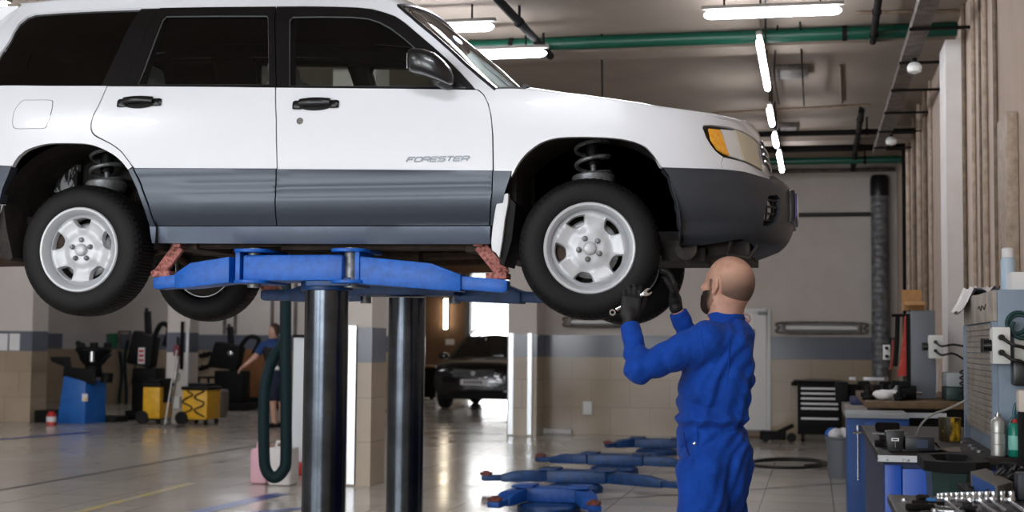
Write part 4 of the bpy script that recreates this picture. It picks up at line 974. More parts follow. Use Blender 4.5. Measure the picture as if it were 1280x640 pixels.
# ================================================================ IN-GROUND LIFT UNDER THE CAR
M_BLUE = mat('blue_lift_enamel', '#0560c2', .4, 0, .4, var=(26, '#0350a6', .42, .66), bump=(70, .12, .003))
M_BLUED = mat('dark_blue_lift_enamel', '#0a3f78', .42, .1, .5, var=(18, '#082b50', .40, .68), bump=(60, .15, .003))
q = lambda x, y: tuple(onZ(x, y, .12))[:2]
M_PAD = mat('worn_red_pad', '#b8746c', .7, .1, var=(60, '#6b3a31', .45, .62), bump=(120, .5, .003))
M_PISTON = mat('dark_chromed_piston', '#565c64', .22, 1., var=(4, '#454a51', .4, .6))
def arm(root, p0, p1, h0=.125, h1=.085, w0=.13, m=None, lever=0, padm=None, drop=.0):
    m = m or M_BLUE; p0, p1 = V(p0), V(p1); d = p1 - p0; L = d.length; u = d.normalized(); s = V((-u.y, u.x, 0)).normalized(); z = V((0, 0, 1))
    def ring(c, w, hlo, hhi): return [c - s*w/2 + z*hlo, c + s*w/2 + z*hlo, c + s*w/2 + z*hhi, c - s*w/2 + z*hhi]
    mb = MB(); T = [(0, w0, -h0/2, h0/2), (.50*L, w0, -h0/2, h0/2*.9), (.70*L, w0*.95, -h0/2*.95, h0*.12)]
    rings = [ring(p0 + u*t, w, a, b) for t, w, a, b in T]
    mb.grid(rings, closed_v=True); mb.add(rings[0], [(0,1,2,3)]); mb.add(rings[-1], [(3,2,1,0)])
    a = mb.build('arm', m, root, bevel=.008)
    mb = MB(); r2 = [ring(p0 + u*t, w0*.72, lo, hi) for t, lo, hi in ((.55*L, -h0*.40, h1*.15), (.97*L, -h0*.40, h1*.15), (L, -h0*.30, h1*.10))]
    mb.grid(r2, closed_v=True); mb.add(r2[0], [(0,1,2,3)]); mb.add(r2[-1], [(3,2,1,0)]); mb.build('arm_extension', m, a, bevel=.006)
    mb = MB(); b = p0 + u*(L*.93) + z*(h1*.15); mb.box(b + V((-.05, -.05, 0)), b + V((.05, .05, .028))); mb.cyl(b + z*.0, b + z*.04, .026)
    if lever:
        t = b - u*(lever*.55) + z*lever*.95; g = b + u*.03 + z*.02; mb.beam(g, t, .06, .024, s); mb.cyl(g - s*.05, g + s*.05, .018)
        mb.box(t + V((-.022, -.045, -.006)), t + V((.022, .045, .014)))
    mb.build('lift_pad', padm or M_PAD, a, bevel=.004)
    return a
def post(name, label, x, y, ztop, m, group, y_front):
    root = thing(name, label, 'car lift', (x, y, 0), group)
    mb = MB(); mb.lathe([(.0, .002), (.19, .002), (.19, .012), (.14, .016), (.13, .03), (.112, .03), (.105, .035), (.105, ztop), (.0, ztop)], (x, y, 0), n=48); mb.build('column', M_PISTON, root)
    return root
# near post: head and two swing arms carrying the near sill
near = post('lift_post', 'nearer blue lift post with dark steel column under the car', -2.30, 6.53, 1.64, M_BLUE, 'raised lift posts', 6.3)
fr = 6.36
a, b = onY(303, 351, fr), onY(428, 318, fr)
mb = MB(); mb.box((a.x, fr, a.z), (b.x, fr+.30, b.z)); mb.build('head', M_BLUE, near, bevel=.012)
mb = MB(); c = onY(404, 354, fr); mb.box((onY(380, 350, fr).x, fr+.02, c.z-.012), (onY(436, 350, fr).x, fr+.33, c.z+.03)); mb.lathe([(.0, -.05), (.125, -.05), (.125, .0), (.0, .0)], (-2.30, 6.53, c.z+.02), n=32); mb.build('head_plate', M_BLUED, near, bevel=.006)
for sx in (-1, 1):
    px = 312 if sx < 0 else 434
    c = onY(px, 334, fr)
    for zz, nm in ((b.z + .012, 'top'), (a.z - .012, 'low')):
        mb = MB(); poly = []
        for q in np.linspace(PI, 2*PI, 10): poly.append(V((c.x + .085*math.cos(q), fr + .02 + .06*math.sin(q), zz)))
        poly += [V((c.x + .085, fr + .28, zz)), V((c.x - .085, fr + .28, zz))]
        mb.prism(poly, (0, 0, .016)); mb.build('fork_plate', M_BLUE, near, bevel=.003)
    mb = MB(); mb.cyl((c.x, fr + .06, a.z - .03), (c.x, fr + .06, b.z + .035), .032); mb.build('pivot_pin', M_STEEL, near)
    mb = MB(); xx = onY(298 if sx < 0 else 447, 334, fr).x; mb.box((xx - .012, fr - .012, a.z - .004), (xx + .012, fr + .22, b.z + .02)); mb.build('fork_strap', M_BLUE, near, bevel=.004)
arm(near, onY(296, 338, fr + .07), onY(199, 350, fr + .12), .125, .07, .15, M_BLUE, .15)
arm(near, onY(449, 338, fr + .07), onY(636, 353, fr + .12), .130, .07, .15, M_BLUE, .16)
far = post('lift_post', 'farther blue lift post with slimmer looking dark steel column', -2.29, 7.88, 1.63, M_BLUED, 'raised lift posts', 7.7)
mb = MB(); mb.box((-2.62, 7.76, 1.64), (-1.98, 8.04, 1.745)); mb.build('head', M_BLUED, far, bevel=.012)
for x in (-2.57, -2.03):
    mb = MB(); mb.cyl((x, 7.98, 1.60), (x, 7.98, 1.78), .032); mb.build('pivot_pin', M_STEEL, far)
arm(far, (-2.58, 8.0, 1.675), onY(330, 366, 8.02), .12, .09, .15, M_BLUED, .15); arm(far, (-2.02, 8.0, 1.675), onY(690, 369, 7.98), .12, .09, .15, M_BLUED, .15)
# ---- lowered lift heads lying on the floor
def floor_lift(label, c, ends, m=M_BLUED, sx=.30):
    cx, cy = c; root = thing('lift_arm_set', label, 'car lift', (cx, cy, 0), 'lowered lift arms on the floor')
    mb = MB(); mb.lathe([(.0, 0), (.26, 0), (.26, .045), (.24, .062), (.1, .07), (.0, .07)], (cx, cy-.14, 0), n=36); mb.build('column_cap', M_BLUED, root)
    mb = MB(); mb.box((cx-sx, cy-.10, .071), (cx+sx, cy+.16, .185)); mb.build('head', m, root, bevel=.01)
    for x in (cx-sx+.02, cx+sx-.02):
        mb = MB(); mb.box((x-.09, cy-.13, .186), (x+.09, cy+.17, .202)); mb.build('fork_plate', m, root, bevel=.005)
    for sx_, e in zip((-1, 1), ends): arm(root, (cx + sx_*sx, cy, .128), (e[0], e[1], .115), .105, .07, .14, m, 0, mat('rusty_red_pad', '#8a4b3f', .75, .1, var=(40, '#4a2a22', .4, .6)))
    return root
q = lambda x, y: tuple(onZ(x, y, .12))[:2]
floor_lift('lowered blue lift arms splayed towards the camera, beside the lift column', q(690, 619), [q(616, 628), q(744, 633)], mat('mid_blue_lift_enamel', '#1252a6', .42, 0, .4, var=(26, '#0d4288', .42, .66), bump=(70, .12, .003)), .25)
floor_lift('long straight blue lift arms lying low, in front of the mechanic', q(722, 596.5), [q(602, 594.5), q(862, 605)], M_BLUED, .28)
floor_lift('third pair of straight blue lift arms lying on the floor, one behind', q(770, 575.5), [q(671, 571.5), q(870, 578)], M_BLUED, .30)
floor_lift('farthest dark blue lift arms on the floor near the tiled back wall', q(822, 555), [q(757, 555), q(868, 558)], M_BLUED, .28)
# ================================================================ THE WORKSHOP HALL
def tile_mat(name, c1, c2, mortar, sx, sz, rough, axes='XZ', bumpy=.15, msize=.004, coat=0., spec=.5):
    m = bpy.data.materials.new(name); m.use_nodes = True; nt = m.node_tree; b = nt.nodes['Principled BSDF']; L = nt.links.new
    tc = nt.nodes.new('ShaderNodeTexCoord'); sp = nt.nodes.new('ShaderNodeSeparateXYZ'); cb = nt.nodes.new('ShaderNodeCombineXYZ'); L(tc.outputs['Object'], sp.inputs[0])
    L(sp.outputs['XYZ'.index(axes[0])], cb.inputs[0]); L(sp.outputs['XYZ'.index(axes[1])], cb.inputs[1])
    br = nt.nodes.new('ShaderNodeTexBrick'); L(cb.outputs[0], br.inputs['Vector']); br.offset = 0 if axes == 'XY' else .5; br.squash = 1
    br.inputs['Scale'].default_value = 1; br.inputs['Brick Width'].default_value = sx; br.inputs['Row Height'].default_value = sz; br.inputs['Mortar Size'].default_value = msize; br.inputs['Mortar Smooth'].default_value = .3
    br.inputs['Color1'].default_value = lin(c1); br.inputs['Color2'].default_value = lin(c2); br.inputs['Mortar'].default_value = lin(mortar)
    n = nt.nodes.new('ShaderNodeTexNoise'); n.inputs['Scale'].default_value = 1.3; n.inputs['Detail'].default_value = 8; L(tc.outputs['Object'], n.inputs['Vector'])
    mx = nt.nodes.new('ShaderNodeMix'); mx.data_type = 'RGBA'; mx.blend_type = 'MULTIPLY'; mx.inputs[0].default_value = .5
    rp = nt.nodes.new('ShaderNodeValToRGB'); rp.color_ramp.elements[0].position = .3; rp.color_ramp.elements[1].position = .7; rp.color_ramp.elements[0].color = (.62, .6, .57, 1); L(n.outputs['Fac'], rp.inputs[0])
    L(br.outputs['Color'], mx.inputs[6]); L(rp.outputs[0], mx.inputs[7]); L(mx.outputs[2], b.inputs['Base Color'])
    mr = nt.nodes.new('ShaderNodeMapRange'); mr.inputs[1].default_value = .3; mr.inputs[2].default_value = .7; mr.inputs[3].default_value = rough*1.35; mr.inputs[4].default_value = rough*.8; L(n.outputs['Fac'], mr.inputs[0]); L(mr.outputs[0], b.inputs['Roughness'])
    bp = nt.nodes.new('ShaderNodeBump'); bp.inputs['Strength'].default_value = bumpy; bp.inputs['Distance'].default_value = .004; bp.invert = True; L(br.outputs['Fac'], bp.inputs['Height']); L(bp.outputs[0], b.inputs['Normal'])
    b.inputs['Coat Weight'].default_value = coat; b.inputs['Specular IOR Level'].default_value = spec
    return m
M_FLOOR = tile_mat('polished_floor_tiles', '#c2bbb0', '#b8b0a5', '#7a7267', .62, .62, .17, 'XY', .15, .006, spec=.6)
M_TILE = tile_mat('beige_wall_tiles', '#a18f78', '#9b8a74', '#7d705f', .6, .42, .16, 'XZ', .1, .004)
M_TILEP = tile_mat('beige_pillar_tiles', '#ab9a84', '#a3927d', '#83766a', .5, .42, .2, 'XZ', .1, .004)
M_BAND = mat('grey_blue_wall_band', '#5d616c', .16, 0, .5)
M_PLAST = mat('cream_plaster', '#c9c2bb', .85, var=(1.2, '#bbb2aa', .3, .7), bump=(40, .08, .004))
M_PLASTR = mat('stained_right_wall_plaster', '#c3b3a5', .9, var=(.9, '#b09c8b', .35, .7), bump=(30, .15, .006), stretch=(1, 1, .25))
M_BROWN = mat('brown_wall', '#7b5f48', .8, var=(2, '#6a503c', .3, .7))
M_CEIL = mat('grey_beige_ceiling', '#8f8376', .9, var=(.7, '#7d7165', .35, .7), bump=(6, .15, .02))
M_MET = mat('polished_corner_guard', '#c4c6c8', .3, .9)
M_PIPEG = mat('green_pipe_enamel', '#074030', .4, 0, .4)
M_PIPED = mat('dark_pipe', '#181512', .85, 0, .1, var=(20, '#121010', .4, .6))
M_PIPEB = mat('beige_conduit', '#b3a190', .6, var=(14, '#8f7d6b', .4, .7))
M_PIPEBR = mat('brown_conduit', '#7d6a57', .6, 0, var=(14, '#5a4a3b', .4, .7))
M_TRAY = mat('galvanised_tray', '#77706a', .55, .4, var=(10, '#544d47', .4, .6))
M_PAPER = mat('white_paper', '#d8d6d6', .8); M_WPLAS = mat('white_plastic_box', '#d5d6d2', .45)
M_GREYP = mat('grey_plastic', '#7e8386', .5)
XWR, YB, ZC = 1.20, 21.6, 4.12
XL, YF = -17.0, -6.0
def sbox(name, lo, hi, m, bevel=0): return struct(MB().box(lo, hi).build(name, m, None, bevel=bevel, loc=((V(lo)+V(hi))/2).xy.to_3d() + V((0, 0, min(lo[2], hi[2])))))
sbox('floor', (XL-.3, YF-.3, -.1), (XWR+.3, 37, 0), M_FLOOR)
sbox('ceiling', (XL-.3, YF-.3, ZC), (XWR+.3, 37, ZC+.15), M_CEIL)
ZB0, ZB1 = 1.18, 1.515
sbox('wall_right', (XWR, YF-.3, 0), (XWR+.25, YB+.3, ZC), M_PLASTR)
sbox('wall_back', (-4.28, YB, ZB1), (XWR, YB+.25, ZC), M_PLAST); sbox('trim_1', (-4.28, YB-.012, ZB0), (XWR, YB+.25, ZB1), M_BAND); sbox('wall_back_tiled', (-4.28, YB-.008, 0), (XWR, YB+.25, ZB0), M_TILE)
YR = 28.8
xr1 = onY(527, 420, YR).x
sbox('wall_far', (XL, YR, ZB1), (xr1, YR+.25, ZC), M_PLAST); sbox('trim_2', (XL, YR-.012, ZB0), (xr1, YR+.25, ZB1), M_BAND); sbox('wall_far_tiled', (XL, YR-.008, 0), (xr1, YR+.25, ZB0), M_TILE)
sbox('wall_left', (XL-.25, YF-.3, 0), (XL, YR+.3, ZC), M_PLAST)
# alley with the parked car: brown back wall with an open bright gate
YA = 36.0
gx0, gx1 = onY(588, 400, YA).x, onY(660, 400, YA).x
sbox('wall_alley', (-12.5, YA, 0), (gx0-.12, YA+.25, ZC), M_BROWN); sbox('wall_alley_top', (gx0-.12, YA, 3.2), (-3.9, YA+.25, ZC), M_BROWN); sbox('wall_alley_end', (gx1, YA, 0), (-3.9, YA+.25, 3.2), M_BROWN)
sbox('wall_alley_right', (-4.28, YB+.25, 0), (-4.0, YA, ZC), M_PLAST); sbox('wall_alley_left', (-12.6, YR+.25, 0), (-12.4, YA, ZC), M_BROWN)
sbox('trim_3', (gx0-.12, YA-.06, 0), (gx0, YA+.2, 3.2), mat('grey_gate_frame', '#777b80', .5))
# front wall behind the camera with three glazed gates that let the daylight in
for k, (x0, x1) in enumerate(((-17, -15.2), (-11.2, -10.2), (-6.2, -5.2), (-1.2, 1.2))): sbox('wall_front' if k == 0 else f'wall_front_{k}', (x0, YF-.25, 0), (x1, YF, ZC), M_PLAST)
sbox('wall_front_top', (-17, YF-.25, 3.8), (1.2, YF, ZC), M_PLAST)
for k, x0 in enumerate((-15.2, -10.2, -5.2)):
    mb = MB(); w = 4.0
    for i in range(5): mb.box((x0 + w*i/4 - .03, YF-.15, 0), (x0 + w*i/4 + .03, YF-.05, 3.8))
    for z in (.03, .9, 2.3, 3.77): mb.box((x0, YF-.14, z-.03), (x0 + w, YF-.06, z+.03))
    mb.box((x0, YF-.12, 0), (x0 + w, YF-.08, .9)); wf = struct(mb.build(f'window_{k+1}', mat('gate_frame_paint', '#8b9198', .5)))
    mb = MB(); mb.box((x0, YF-.11, .9), (x0 + w, YF-.10, 3.8)); mb.build('pane', glass_mat('clear_glass', '#f2f5f5'), wf)
# pillars with polished corner guards
def pillar(x0, x1, yf, d, guards, name='pillar', foot=None):
    p = bpy.data.objects.new(name, None); COL.objects.link(p); p.location = ((x0+x1)/2, yf+d/2, 0); struct(p)
    mb = MB(); mb.box((x0, yf, ZB1), (x1, yf+d, ZC)); mb.build('plaster_shaft', M_PLAST, p)
    mb = MB(); mb.box((x0-.006, yf-.006, ZB0), (x1+.006, yf+d+.006, ZB1)); mb.build('grey_band', M_BAND, p)
    mb = MB(); mb.box((x0-.004, yf-.004, 0), (x1+.004, yf+d+.004, ZB0)); mb.build('tiled_foot' if foot is None else 'plaster_foot', foot or M_TILEP, p)
    for gx, gw in guards:
        mb = MB(); mb.box((gx - gw/2, yf-.016, .02), (gx + gw/2, yf-.007, ZB1+.02)); mb.box((gx - gw/2 if gx < (x0+x1)/2 else gx + gw/2 - .01, yf-.016, .02), (gx - gw/2 + .01 if gx < (x0+x1)/2 else gx + gw/2, yf+.09, ZB1+.02)); mb.build('corner_guard', M_MET, p)
    return p
y_ = 20.95; xa, xb = onY(634, 540, y_).x, onY(670, 540, y_).x
pillar(xa, xb, y_, .66, [(xa+.045, .085), (onY(662, 540, y_).x, .075)])
y_ = 13.1; xa, xb = onY(408, 600, y_).x, onY(462, 600, y_).x
pillar(xa, xb, y_, .45, [(onY(439, 600, y_).x, .085)])
y_ = 21.6; pillar(-15.2, onY(37, 520, y_).x, y_, .5, [])
YP = 22.3; xa, xb = onY(207, 520, YP).x, onY(235, 520, YP).x; pillar(xa, xb, YP, .34, [(xb-.03, .055)], foot=M_PLAST)
pl_ = onY(1181, 300, 16).x
y0p = XWR/ math.tan(math.atan((1192-640)/FPX) - YAW) ; y1p = XWR/ math.tan(math.atan((1170-640)/FPX) - YAW)
sbox('trim_4', (XWR-.16, y0p*.90, 0), (XWR, y0p*.90+.55, onX(1181, 72, XWR-.1).z), mat('white_pilaster_paint', '#d9d6d3', .8, var=(2, '#cfc9c3', .4, .7)))
# beam across the ceiling
sbox('trim_5', (XL, 12.62, ZC-.10), (XWR, 13.0, ZC), M_CEIL)
sbox('trim_6', (XL, 18.2, ZC-.16), (XWR, 18.6, ZC), M_CEIL)
# floor markings and drain line
M_MARK = mat('blue_floor_paint', '#1b3f86', .35); M_MARKY = mat('worn_yellow_floor_paint', '#b3a04c', .4, var=(3, '#a9a08a', .45, .6)); M_DRAIN = mat('dark_drain_slot', '#141210', .7)
def strip(name, pts, w, m, z=.002):
    P = [onZ(*p) for p in pts]; mb = MB()
    for a, b in zip(P[:-1], P[1:]):
        s = V((-(b-a).y, (b-a).x, 0)).normalized()*w/2; mb.add([a-s+V((0,0,z)), b-s+V((0,0,z)), b+s+V((0,0,z)), a+s+V((0,0,z))], [(0,1,2,3)])
    return struct(mb.build(name, m))
strip('floor_marking', [(-40, 620), (370, 548)], .05, M_DRAIN)
strip('floor_marking', [(-20, 551), (115, 540)], .20, M_MARK); strip('floor_marking', [(240, 642), (352, 617)], .17, M_MARK); strip('floor_marking', [(300, 642), (400, 634)], .12, M_MARK)
strip('floor_marking', [(95, 641), (240, 604)], .09, M_MARKY, .0015); strip('floor_marking', [(640, 632), (1060, 604)], .03, M_DRAIN)
# ---- back wall fittings
def pbox(x0, y0, x1, y1, Y, d):
    a, b = onY(x0, y1, Y), onY(x1, y0, Y); return V((a.x, Y, a.z)), V((b.x, Y+d, b.z))
lo, hi = pbox(886, 386, 963, 539, YB-.05, .049); lo.z = .002
door = struct(thing('door_1', 'white door in the tiled back wall behind the mechanic', 'door', ((lo.x+hi.x)/2, lo.y, 0)))
mb = MB(); mb.box((lo.x, lo.y, 0), (lo.x+.06, hi.y, hi.z)); mb.box((hi.x-.06, lo.y, 0), (hi.x, hi.y, hi.z)); mb.box((lo.x+.06, lo.y, hi.z-.06), (hi.x-.06, hi.y, hi.z)); mb.build('door_frame', M_WPLAS, door, bevel=.006)
mb = MB(); mb.box((lo.x+.065, lo.y+.012, .02), (hi.x-.065, hi.y-.005, hi.z-.065)); dl = mb.build('door_leaf', mat('white_door_paint', '#dcdbd8', .5), door, bevel=.004)
mb = MB(); mb.box((lo.x+.08, lo.y+.006, .03), (hi.x-.08, lo.y+.011, .13)); mb.build('kick_plate', M_GREYP, dl)
mb = MB(); c = onY(932, 401, YB-.045); mb.box(c + V((-.1, 0, -.13)), c + V((.1, .006, .13))); sg = mb.build('sign_plate', mat('sign_white', '#ece8e4', .5), door)
mb = MB(); rows = []
for a in np.linspace(0, 2*PI, 28, endpoint=False): rows.append([c + V((math.cos(a)*r, -.003 + h, .03 + math.sin(a)*r)) for r, h in ((.058, 0), (.075, 0), (.075, .003), (.058, .003))])
mb.grid(rows, closed_u=True, closed_v=True); mb.beam(c + V((-.045, -.0015, .075)), c + V((.045, -.0015, -.015)), .016, .003, (0, 1, 0)); mb.build('prohibition_ring', mat('sign_red', '#b4454c', .5), sg)
mb = MB(); mb.tube([c + V((-.025, -.003, .01)), c + V((-.01, -.003, .05)), c + V((.012, -.003, .05)), c + V((.03, -.003, .015))], .008, 6, flat=.3); mb.build('sign_symbol', M_BLK, sg)
mb = MB(); h = onY(955, 391, YB-.05); mb.box(h + V((-.09, -.02, -.03)), h + V((.05, .004, .02))); mb.build('door_closer', M_GREYP, door, bevel=.004)
mb = MB(); h = onY(941, 416, YB-.05); mb.box(h + V((-.03, -.02, -.05)), h + V((.03, .01, .05))); mb.tube([h + V((0, -.02, .01)), h + V((0, -.06, .01)), h + V((-.12, -.06, .01))], .011, 8); mb.build('door_handle', M_BLK, door)
def wall_lamp(x0, x1, y0, y1, label):
    lo, hi = pbox(x0, y0, x1, y1, YB-.13, .05); zc = (lo.z+hi.z)/2; hh = (hi.z-lo.z)/2
    o = thing('wall_lamp', label, 'lamp', ((lo.x+hi.x)/2, YB-.1, lo.z), 'unlit tube lamps on the back wall')
    mb = MB(); mb.box((lo.x, YB-.05, zc-hh*.8), (hi.x, YB-.013, zc+hh*.8)); mb.build('backplate', M_GREYP, o, bevel=.006)
    mb = MB(); mb.cyl((lo.x+.06, YB-.10, zc), (hi.x-.06, YB-.10, zc), hh*.45, n=16); mb.build('tube', M_WPLAS, o)
    mb = MB(); mb.tube(catmull([V((lo.x, YB-.12, zc-hh)), V((hi.x, YB-.12, zc-hh)), V((hi.x+.03, YB-.12, zc)), V((hi.x, YB-.12, zc+hh)), V((lo.x, YB-.12, zc+hh)), V((lo.x-.03, YB-.12, zc))], 4, True), .016, 8, closed=True)
    for x in (lo.x+.04, hi.x-.04): mb.box((x-.02, YB-.13, zc-hh), (x+.02, YB-.05, zc+hh))
    mb.build('guard_frame', M_TRAY, o); return o
wall_lamp(977, 1077, 404, 416, 'long unlit tube lamp on the back wall, right of the white door')
wall_lamp(709, 779, 397, 408, 'unlit tube lamp on the back wall, showing below the front wheel')
c = onY(1101, 470, YB-.17); zt = onY(1101, 219, YB-.17).z
mb = MB(); prof = [(.0, 0), (.125, 0)]
for z in np.arange(.02, zt - c.z - .32, .09): prof += [(.125, z), (.131, z+.01), (.125, z+.02)]
prof += [(.125, zt - c.z - .30)]
dt = thing('ventilation_duct', 'tall grey spiral duct standing against the back wall corner', 'duct', (c.x, c.y, c.z))
mb.lathe(prof, c, n=32); mb.build('spiral_duct', mat('galvanised_duct', '#7b7e80', .45, .25, var=(9, '#55575a', .4, .6)), dt)
mb = MB(); zz = zt - c.z; mb.lathe([(.126, zz-.31), (.136, zz-.30), (.136, zz-.05), (.11, zz), (.0, zz+.01)], c, n=32); mb.build('duct_cap', M_BLK, dt)
mb = MB(); mb.box((c.x-.10, c.y-.10, .0), (c.x+.10, c.y+.10, c.z)); mb.build('duct_stand', M_TRAY, dt)
def pipe(name, label, pts, r, m, group=None, n=12):
    o = tag(MB().tube(pts, r, n).build(name, m), label, 'pipe', group)
    if name == 'overhead_pipe':
        for t in (.12, .5, .88):
            q = V(pts[0]).lerp(V(pts[-1]), t); h = MB(); h.cyl(q, V((q.x, q.y, ZC-.001)), .012, n=8); h.lathe([(r+.001, -.02), (r+.008, -.02), (r+.008, .02), (r+.001, .02)], q, V(pts[-1]) - V(pts[0]), 16, closed=True); h.build('hanger', M_PIPED, o)
    return o
# ceiling pipes
z1 = onY(940, 46, 12.4).z
pipe('overhead_pipe', 'thick green pipe crossing under the ceiling above the bonnet', [V((-6.5, 12.4, z1)), V((XWR-.01, 12.4, z1))], .058, M_PIPEG)
zb = onY(1030, 201, 19.9).z; pipe('overhead_pipe', 'thin green pipe crossing under the ceiling at the back', [V((-3, 19.9, zb)), V((XWR-.01, 19.9, zb))], .05, M_PIPEG)
pipe('overhead_pipe', 'dark pipe just above the rear green pipe', [V((-3.5, 19.6, zb+.13)), V((XWR-.01, 19.6, zb+.13))], .045, M_PIPED)
zz = onY(1030, 166, 17.4).z; pipe('overhead_pipe', 'dark crosswise pipe halfway down the ceiling, before the rear green pipe', [V((-3.5, 17.4, zz)), V((XWR-.01, 17.4, zz))], .035, M_PIPED)
zz = onY(1030, 213, YB-.08).z; pipe('wall_pipe', 'pale horizontal pipe at the top of the back wall', [V((-2.6, YB-.06, zz)), V((XWR-.02, YB-.06, zz))], .03, M_TRAY)
zz = onY(1040, 268, YB-.08).z; pipe('wall_pipe', 'black horizontal pipe across the back wall, meeting the spiral duct', [V((-2.6, YB-.06, zz)), V((onY(1090, 268, YB-.06).x, YB-.06, zz))], .03, M_BLK)
zr = 4.03
def depth_pipe(a, b, z, r, m, label):
    A, B = onZ(*a, z), onZ(*b, z); A = V((A.x, A.y, z)); B = V((A.x + (B.x-A.x)*1, B.y, z)); return pipe('overhead_pipe', label, [A, B], r, m)
depth_pipe((600, -25), (688, 70), 3.98, .035, M_PIPED, 'dark pipe running back along the ceiling, left of the green pipe end')
depth_pipe((1102, -30), (1091, 52), 4.02, .03, M_PIPED, 'short dark pipe running back to the green pipe, by the cable tray')
depth_pipe((1077, 138), (1066, 212), 3.95, .035, M_PIPED, 'dark pipe running back along the far ceiling, nearest the spiral duct')
zz = ZC-.0145
for pts, lab in (([(640, -2), (940, -8)], None), ([(700, 152), (1088, 131)], 'thin conduit crossing the ceiling behind the bonnet'), ([(1050, 82), (1052, 128)], 'short thin conduit dropping across the ceiling panel'), ([(1070, 16), (1200, 14)], 'thin dark conduit along the ceiling between the tube light and tray')):
    if lab: pipe('conduit', lab, [onZ(*p, zz) for p in pts], .014, M_PIPEBR, n=8)
# cable tray along the right
A, B = onZ(1160, -20, 3.82), onZ(1107, 182, 3.82); A.x = B.x = (A.x + B.x)/2
tr = thing('cable_tray', 'long cable tray hanging under the ceiling along the right wall', 'cable tray', (A.x, A.y, 3.80))
mb = MB(); w = .13; L0, L1 = A.y-2, B.y+.8
mb.box((A.x-w/2, L0, 3.82), (A.x+w/2, L1, 3.835)); mb.box((A.x-w/2-.006, L0, 3.82), (A.x-w/2, L1, 3.89)); mb.box((A.x+w/2, L0, 3.82), (A.x+w/2+.006, L1, 3.89)); mb.build('tray', M_TRAY, tr)
for k in range(8):
    y = L0 + (L1-L0)*(k+.5)/8; mb = MB(); mb.box((A.x-w/2-.02, y-.02, 3.80), (XWR-.005, y+.02, 3.819)); mb.box((A.x-.01, y-.01, 3.836), (A.x+.01, y+.01, ZC-.001)); mb.build('bracket', M_PIPED, tr)
for px, py in ((1143, 87), (1114, 178)):
    p = onZ(px, py, 3.70); o = thing('ceiling_sensor', 'small white bell shaped lamp under the cable tray, ' + ('nearer one' if px > 1130 else 'farther one'), 'lamp', p)
    mb = MB(); mb.lathe([(.0, -.04), (.055, -.02), (.062, .02), (.045, .05), (.03, .06), (.0, .06)], p, n=20); mb.build('bell', M_WPLAS, o); mb = MB(); mb.cyl(p + V((0, 0, .06)), V((p.x, p.y, 3.80)), .02); mb.build('stem', M_PIPED, o)
# conduits on the right wall
for k, (px, r, m, ztop, lab) in enumerate(((1205.5, .022, M_PIPEBR, None, 'brown'), (1217, .02, M_PIPEB, None, 'beige'), (1224, .012, M_PIPEBR, None, 'thin brown'), (1232, .022, M_PIPEB, None, 'beige'), (1244.5, .02, M_PIPEBR, None, 'brown'), (1157, .03, M_PIPEBR, None, 'brown'), (1163, .02, M_PIPEB, None, 'beige'), (1150, .035, M_PIPEB, None, 'pale'), (1143, .03, M_PIPEBR, None, 'brown'), (1136, .035, M_PIPEB, None, 'pale'), (1130, .03, M_PIPED, None, 'dark'))):
    y = onX(px, 300, XWR - .03).y; z0 = 1.0 if y > 9.6 else 1.0
    pipe('wall_conduit', f'{lab} vertical conduit on the right wall, ' + ['first before the white pilaster', 'second before the white pilaster', 'third before the white pilaster', 'fourth before the white pilaster', 'nearest the square duct', 'first beyond the white pilaster', 'second beyond the white pilaster', 'third beyond the white pilaster', 'fourth beyond the white pilaster', 'fifth beyond the white pilaster', 'farthest on the wall'][k], [V((XWR - r*.8 - .004, y, .9)), V((XWR - r*.8 - .004, y, ZC - .002))], r*.8, m, 'vertical conduits on the right wall')
ya = onX(1252, 300, XWR-.05).y; yb = onX(1264, 300, XWR-.05).y
tag(MB().box((XWR-.07, yb, onX(1258, 360, XWR).z), (XWR-.002, ya, onX(1258, 156, XWR).z)).build('wall_duct', M_PIPEB, bevel=.01), 'short square beige duct box on the right wall above the roller cabinet', 'duct')
# ---- tube lights
M_TUBE = mat('lit_tube', '#f4f8ff', .4, emit=('#f4f6ff', 34.0)); M_TUBEFILL = mat('added_fill_tube', '#f4f8ff', .4, emit=('#f4f6ff', 80.0)); M_HOUS = mat('light_housing', '#6f6a64', .6); M_HOUSW = mat('white_light_housing', '#c9ccce', .5)  # second tube material: stronger glow for the added unseen lights
def tube_light(a, b, label, w=.07, m=None):
    a, b = V(a), V(b); o = thing('tube_light', label, 'ceiling light', (a+b)/2, 'lit fluorescent tube lights'); u = (b-a).normalized()
    mb = MB(); mb.beam(a - u*.02 + V((0, 0, .055)), b + u*.02 + V((0, 0, .055)), w*.75, .03, (0, 0, 1)); mb.build('housing', M_HOUS, o, bevel=.008)
    mb = MB(); s = u.cross(V((0, 0, 1))); rows = []
    for t, k in ((0, .25), (.02, .8), (.05, 1), (.95, 1), (.98, .8), (1, .25)):
        p = a.lerp(b, t); rows.append([p + s*(w*.46*k*math.cos(q)) - V((0, 0, w*(.5 if math.sin(q) > 0 else .4)*k*math.sin(q))) for q in np.linspace(0, 2*PI, 14, endpoint=False)])
    mb.grid(rows, closed_v=True); mb.build('diffuser', m or M_TUBE, o)
    for p in (a.lerp(b, .15), a.lerp(b, .85)):
        mb = MB(); mb.cyl(p + V((0, 0, .06)), V((p.x, p.y, ZC - .001)), .008, n=8); mb.build('hanger', M_PIPED, o)
    return o
def tl(x0, y0, x1, y1, z, label, w=.08): 
    a, b = onZ(x0, y0, z), onZ(x1, y1, z); return tube_light(a, b, label, w)
zl = 3.98
A = onZ(880, 19, zl); B = onZ(1052, 12, zl); B.y = A.y; tube_light(A, B, 'long lit tube light above the bonnet, in front of the green pipe')
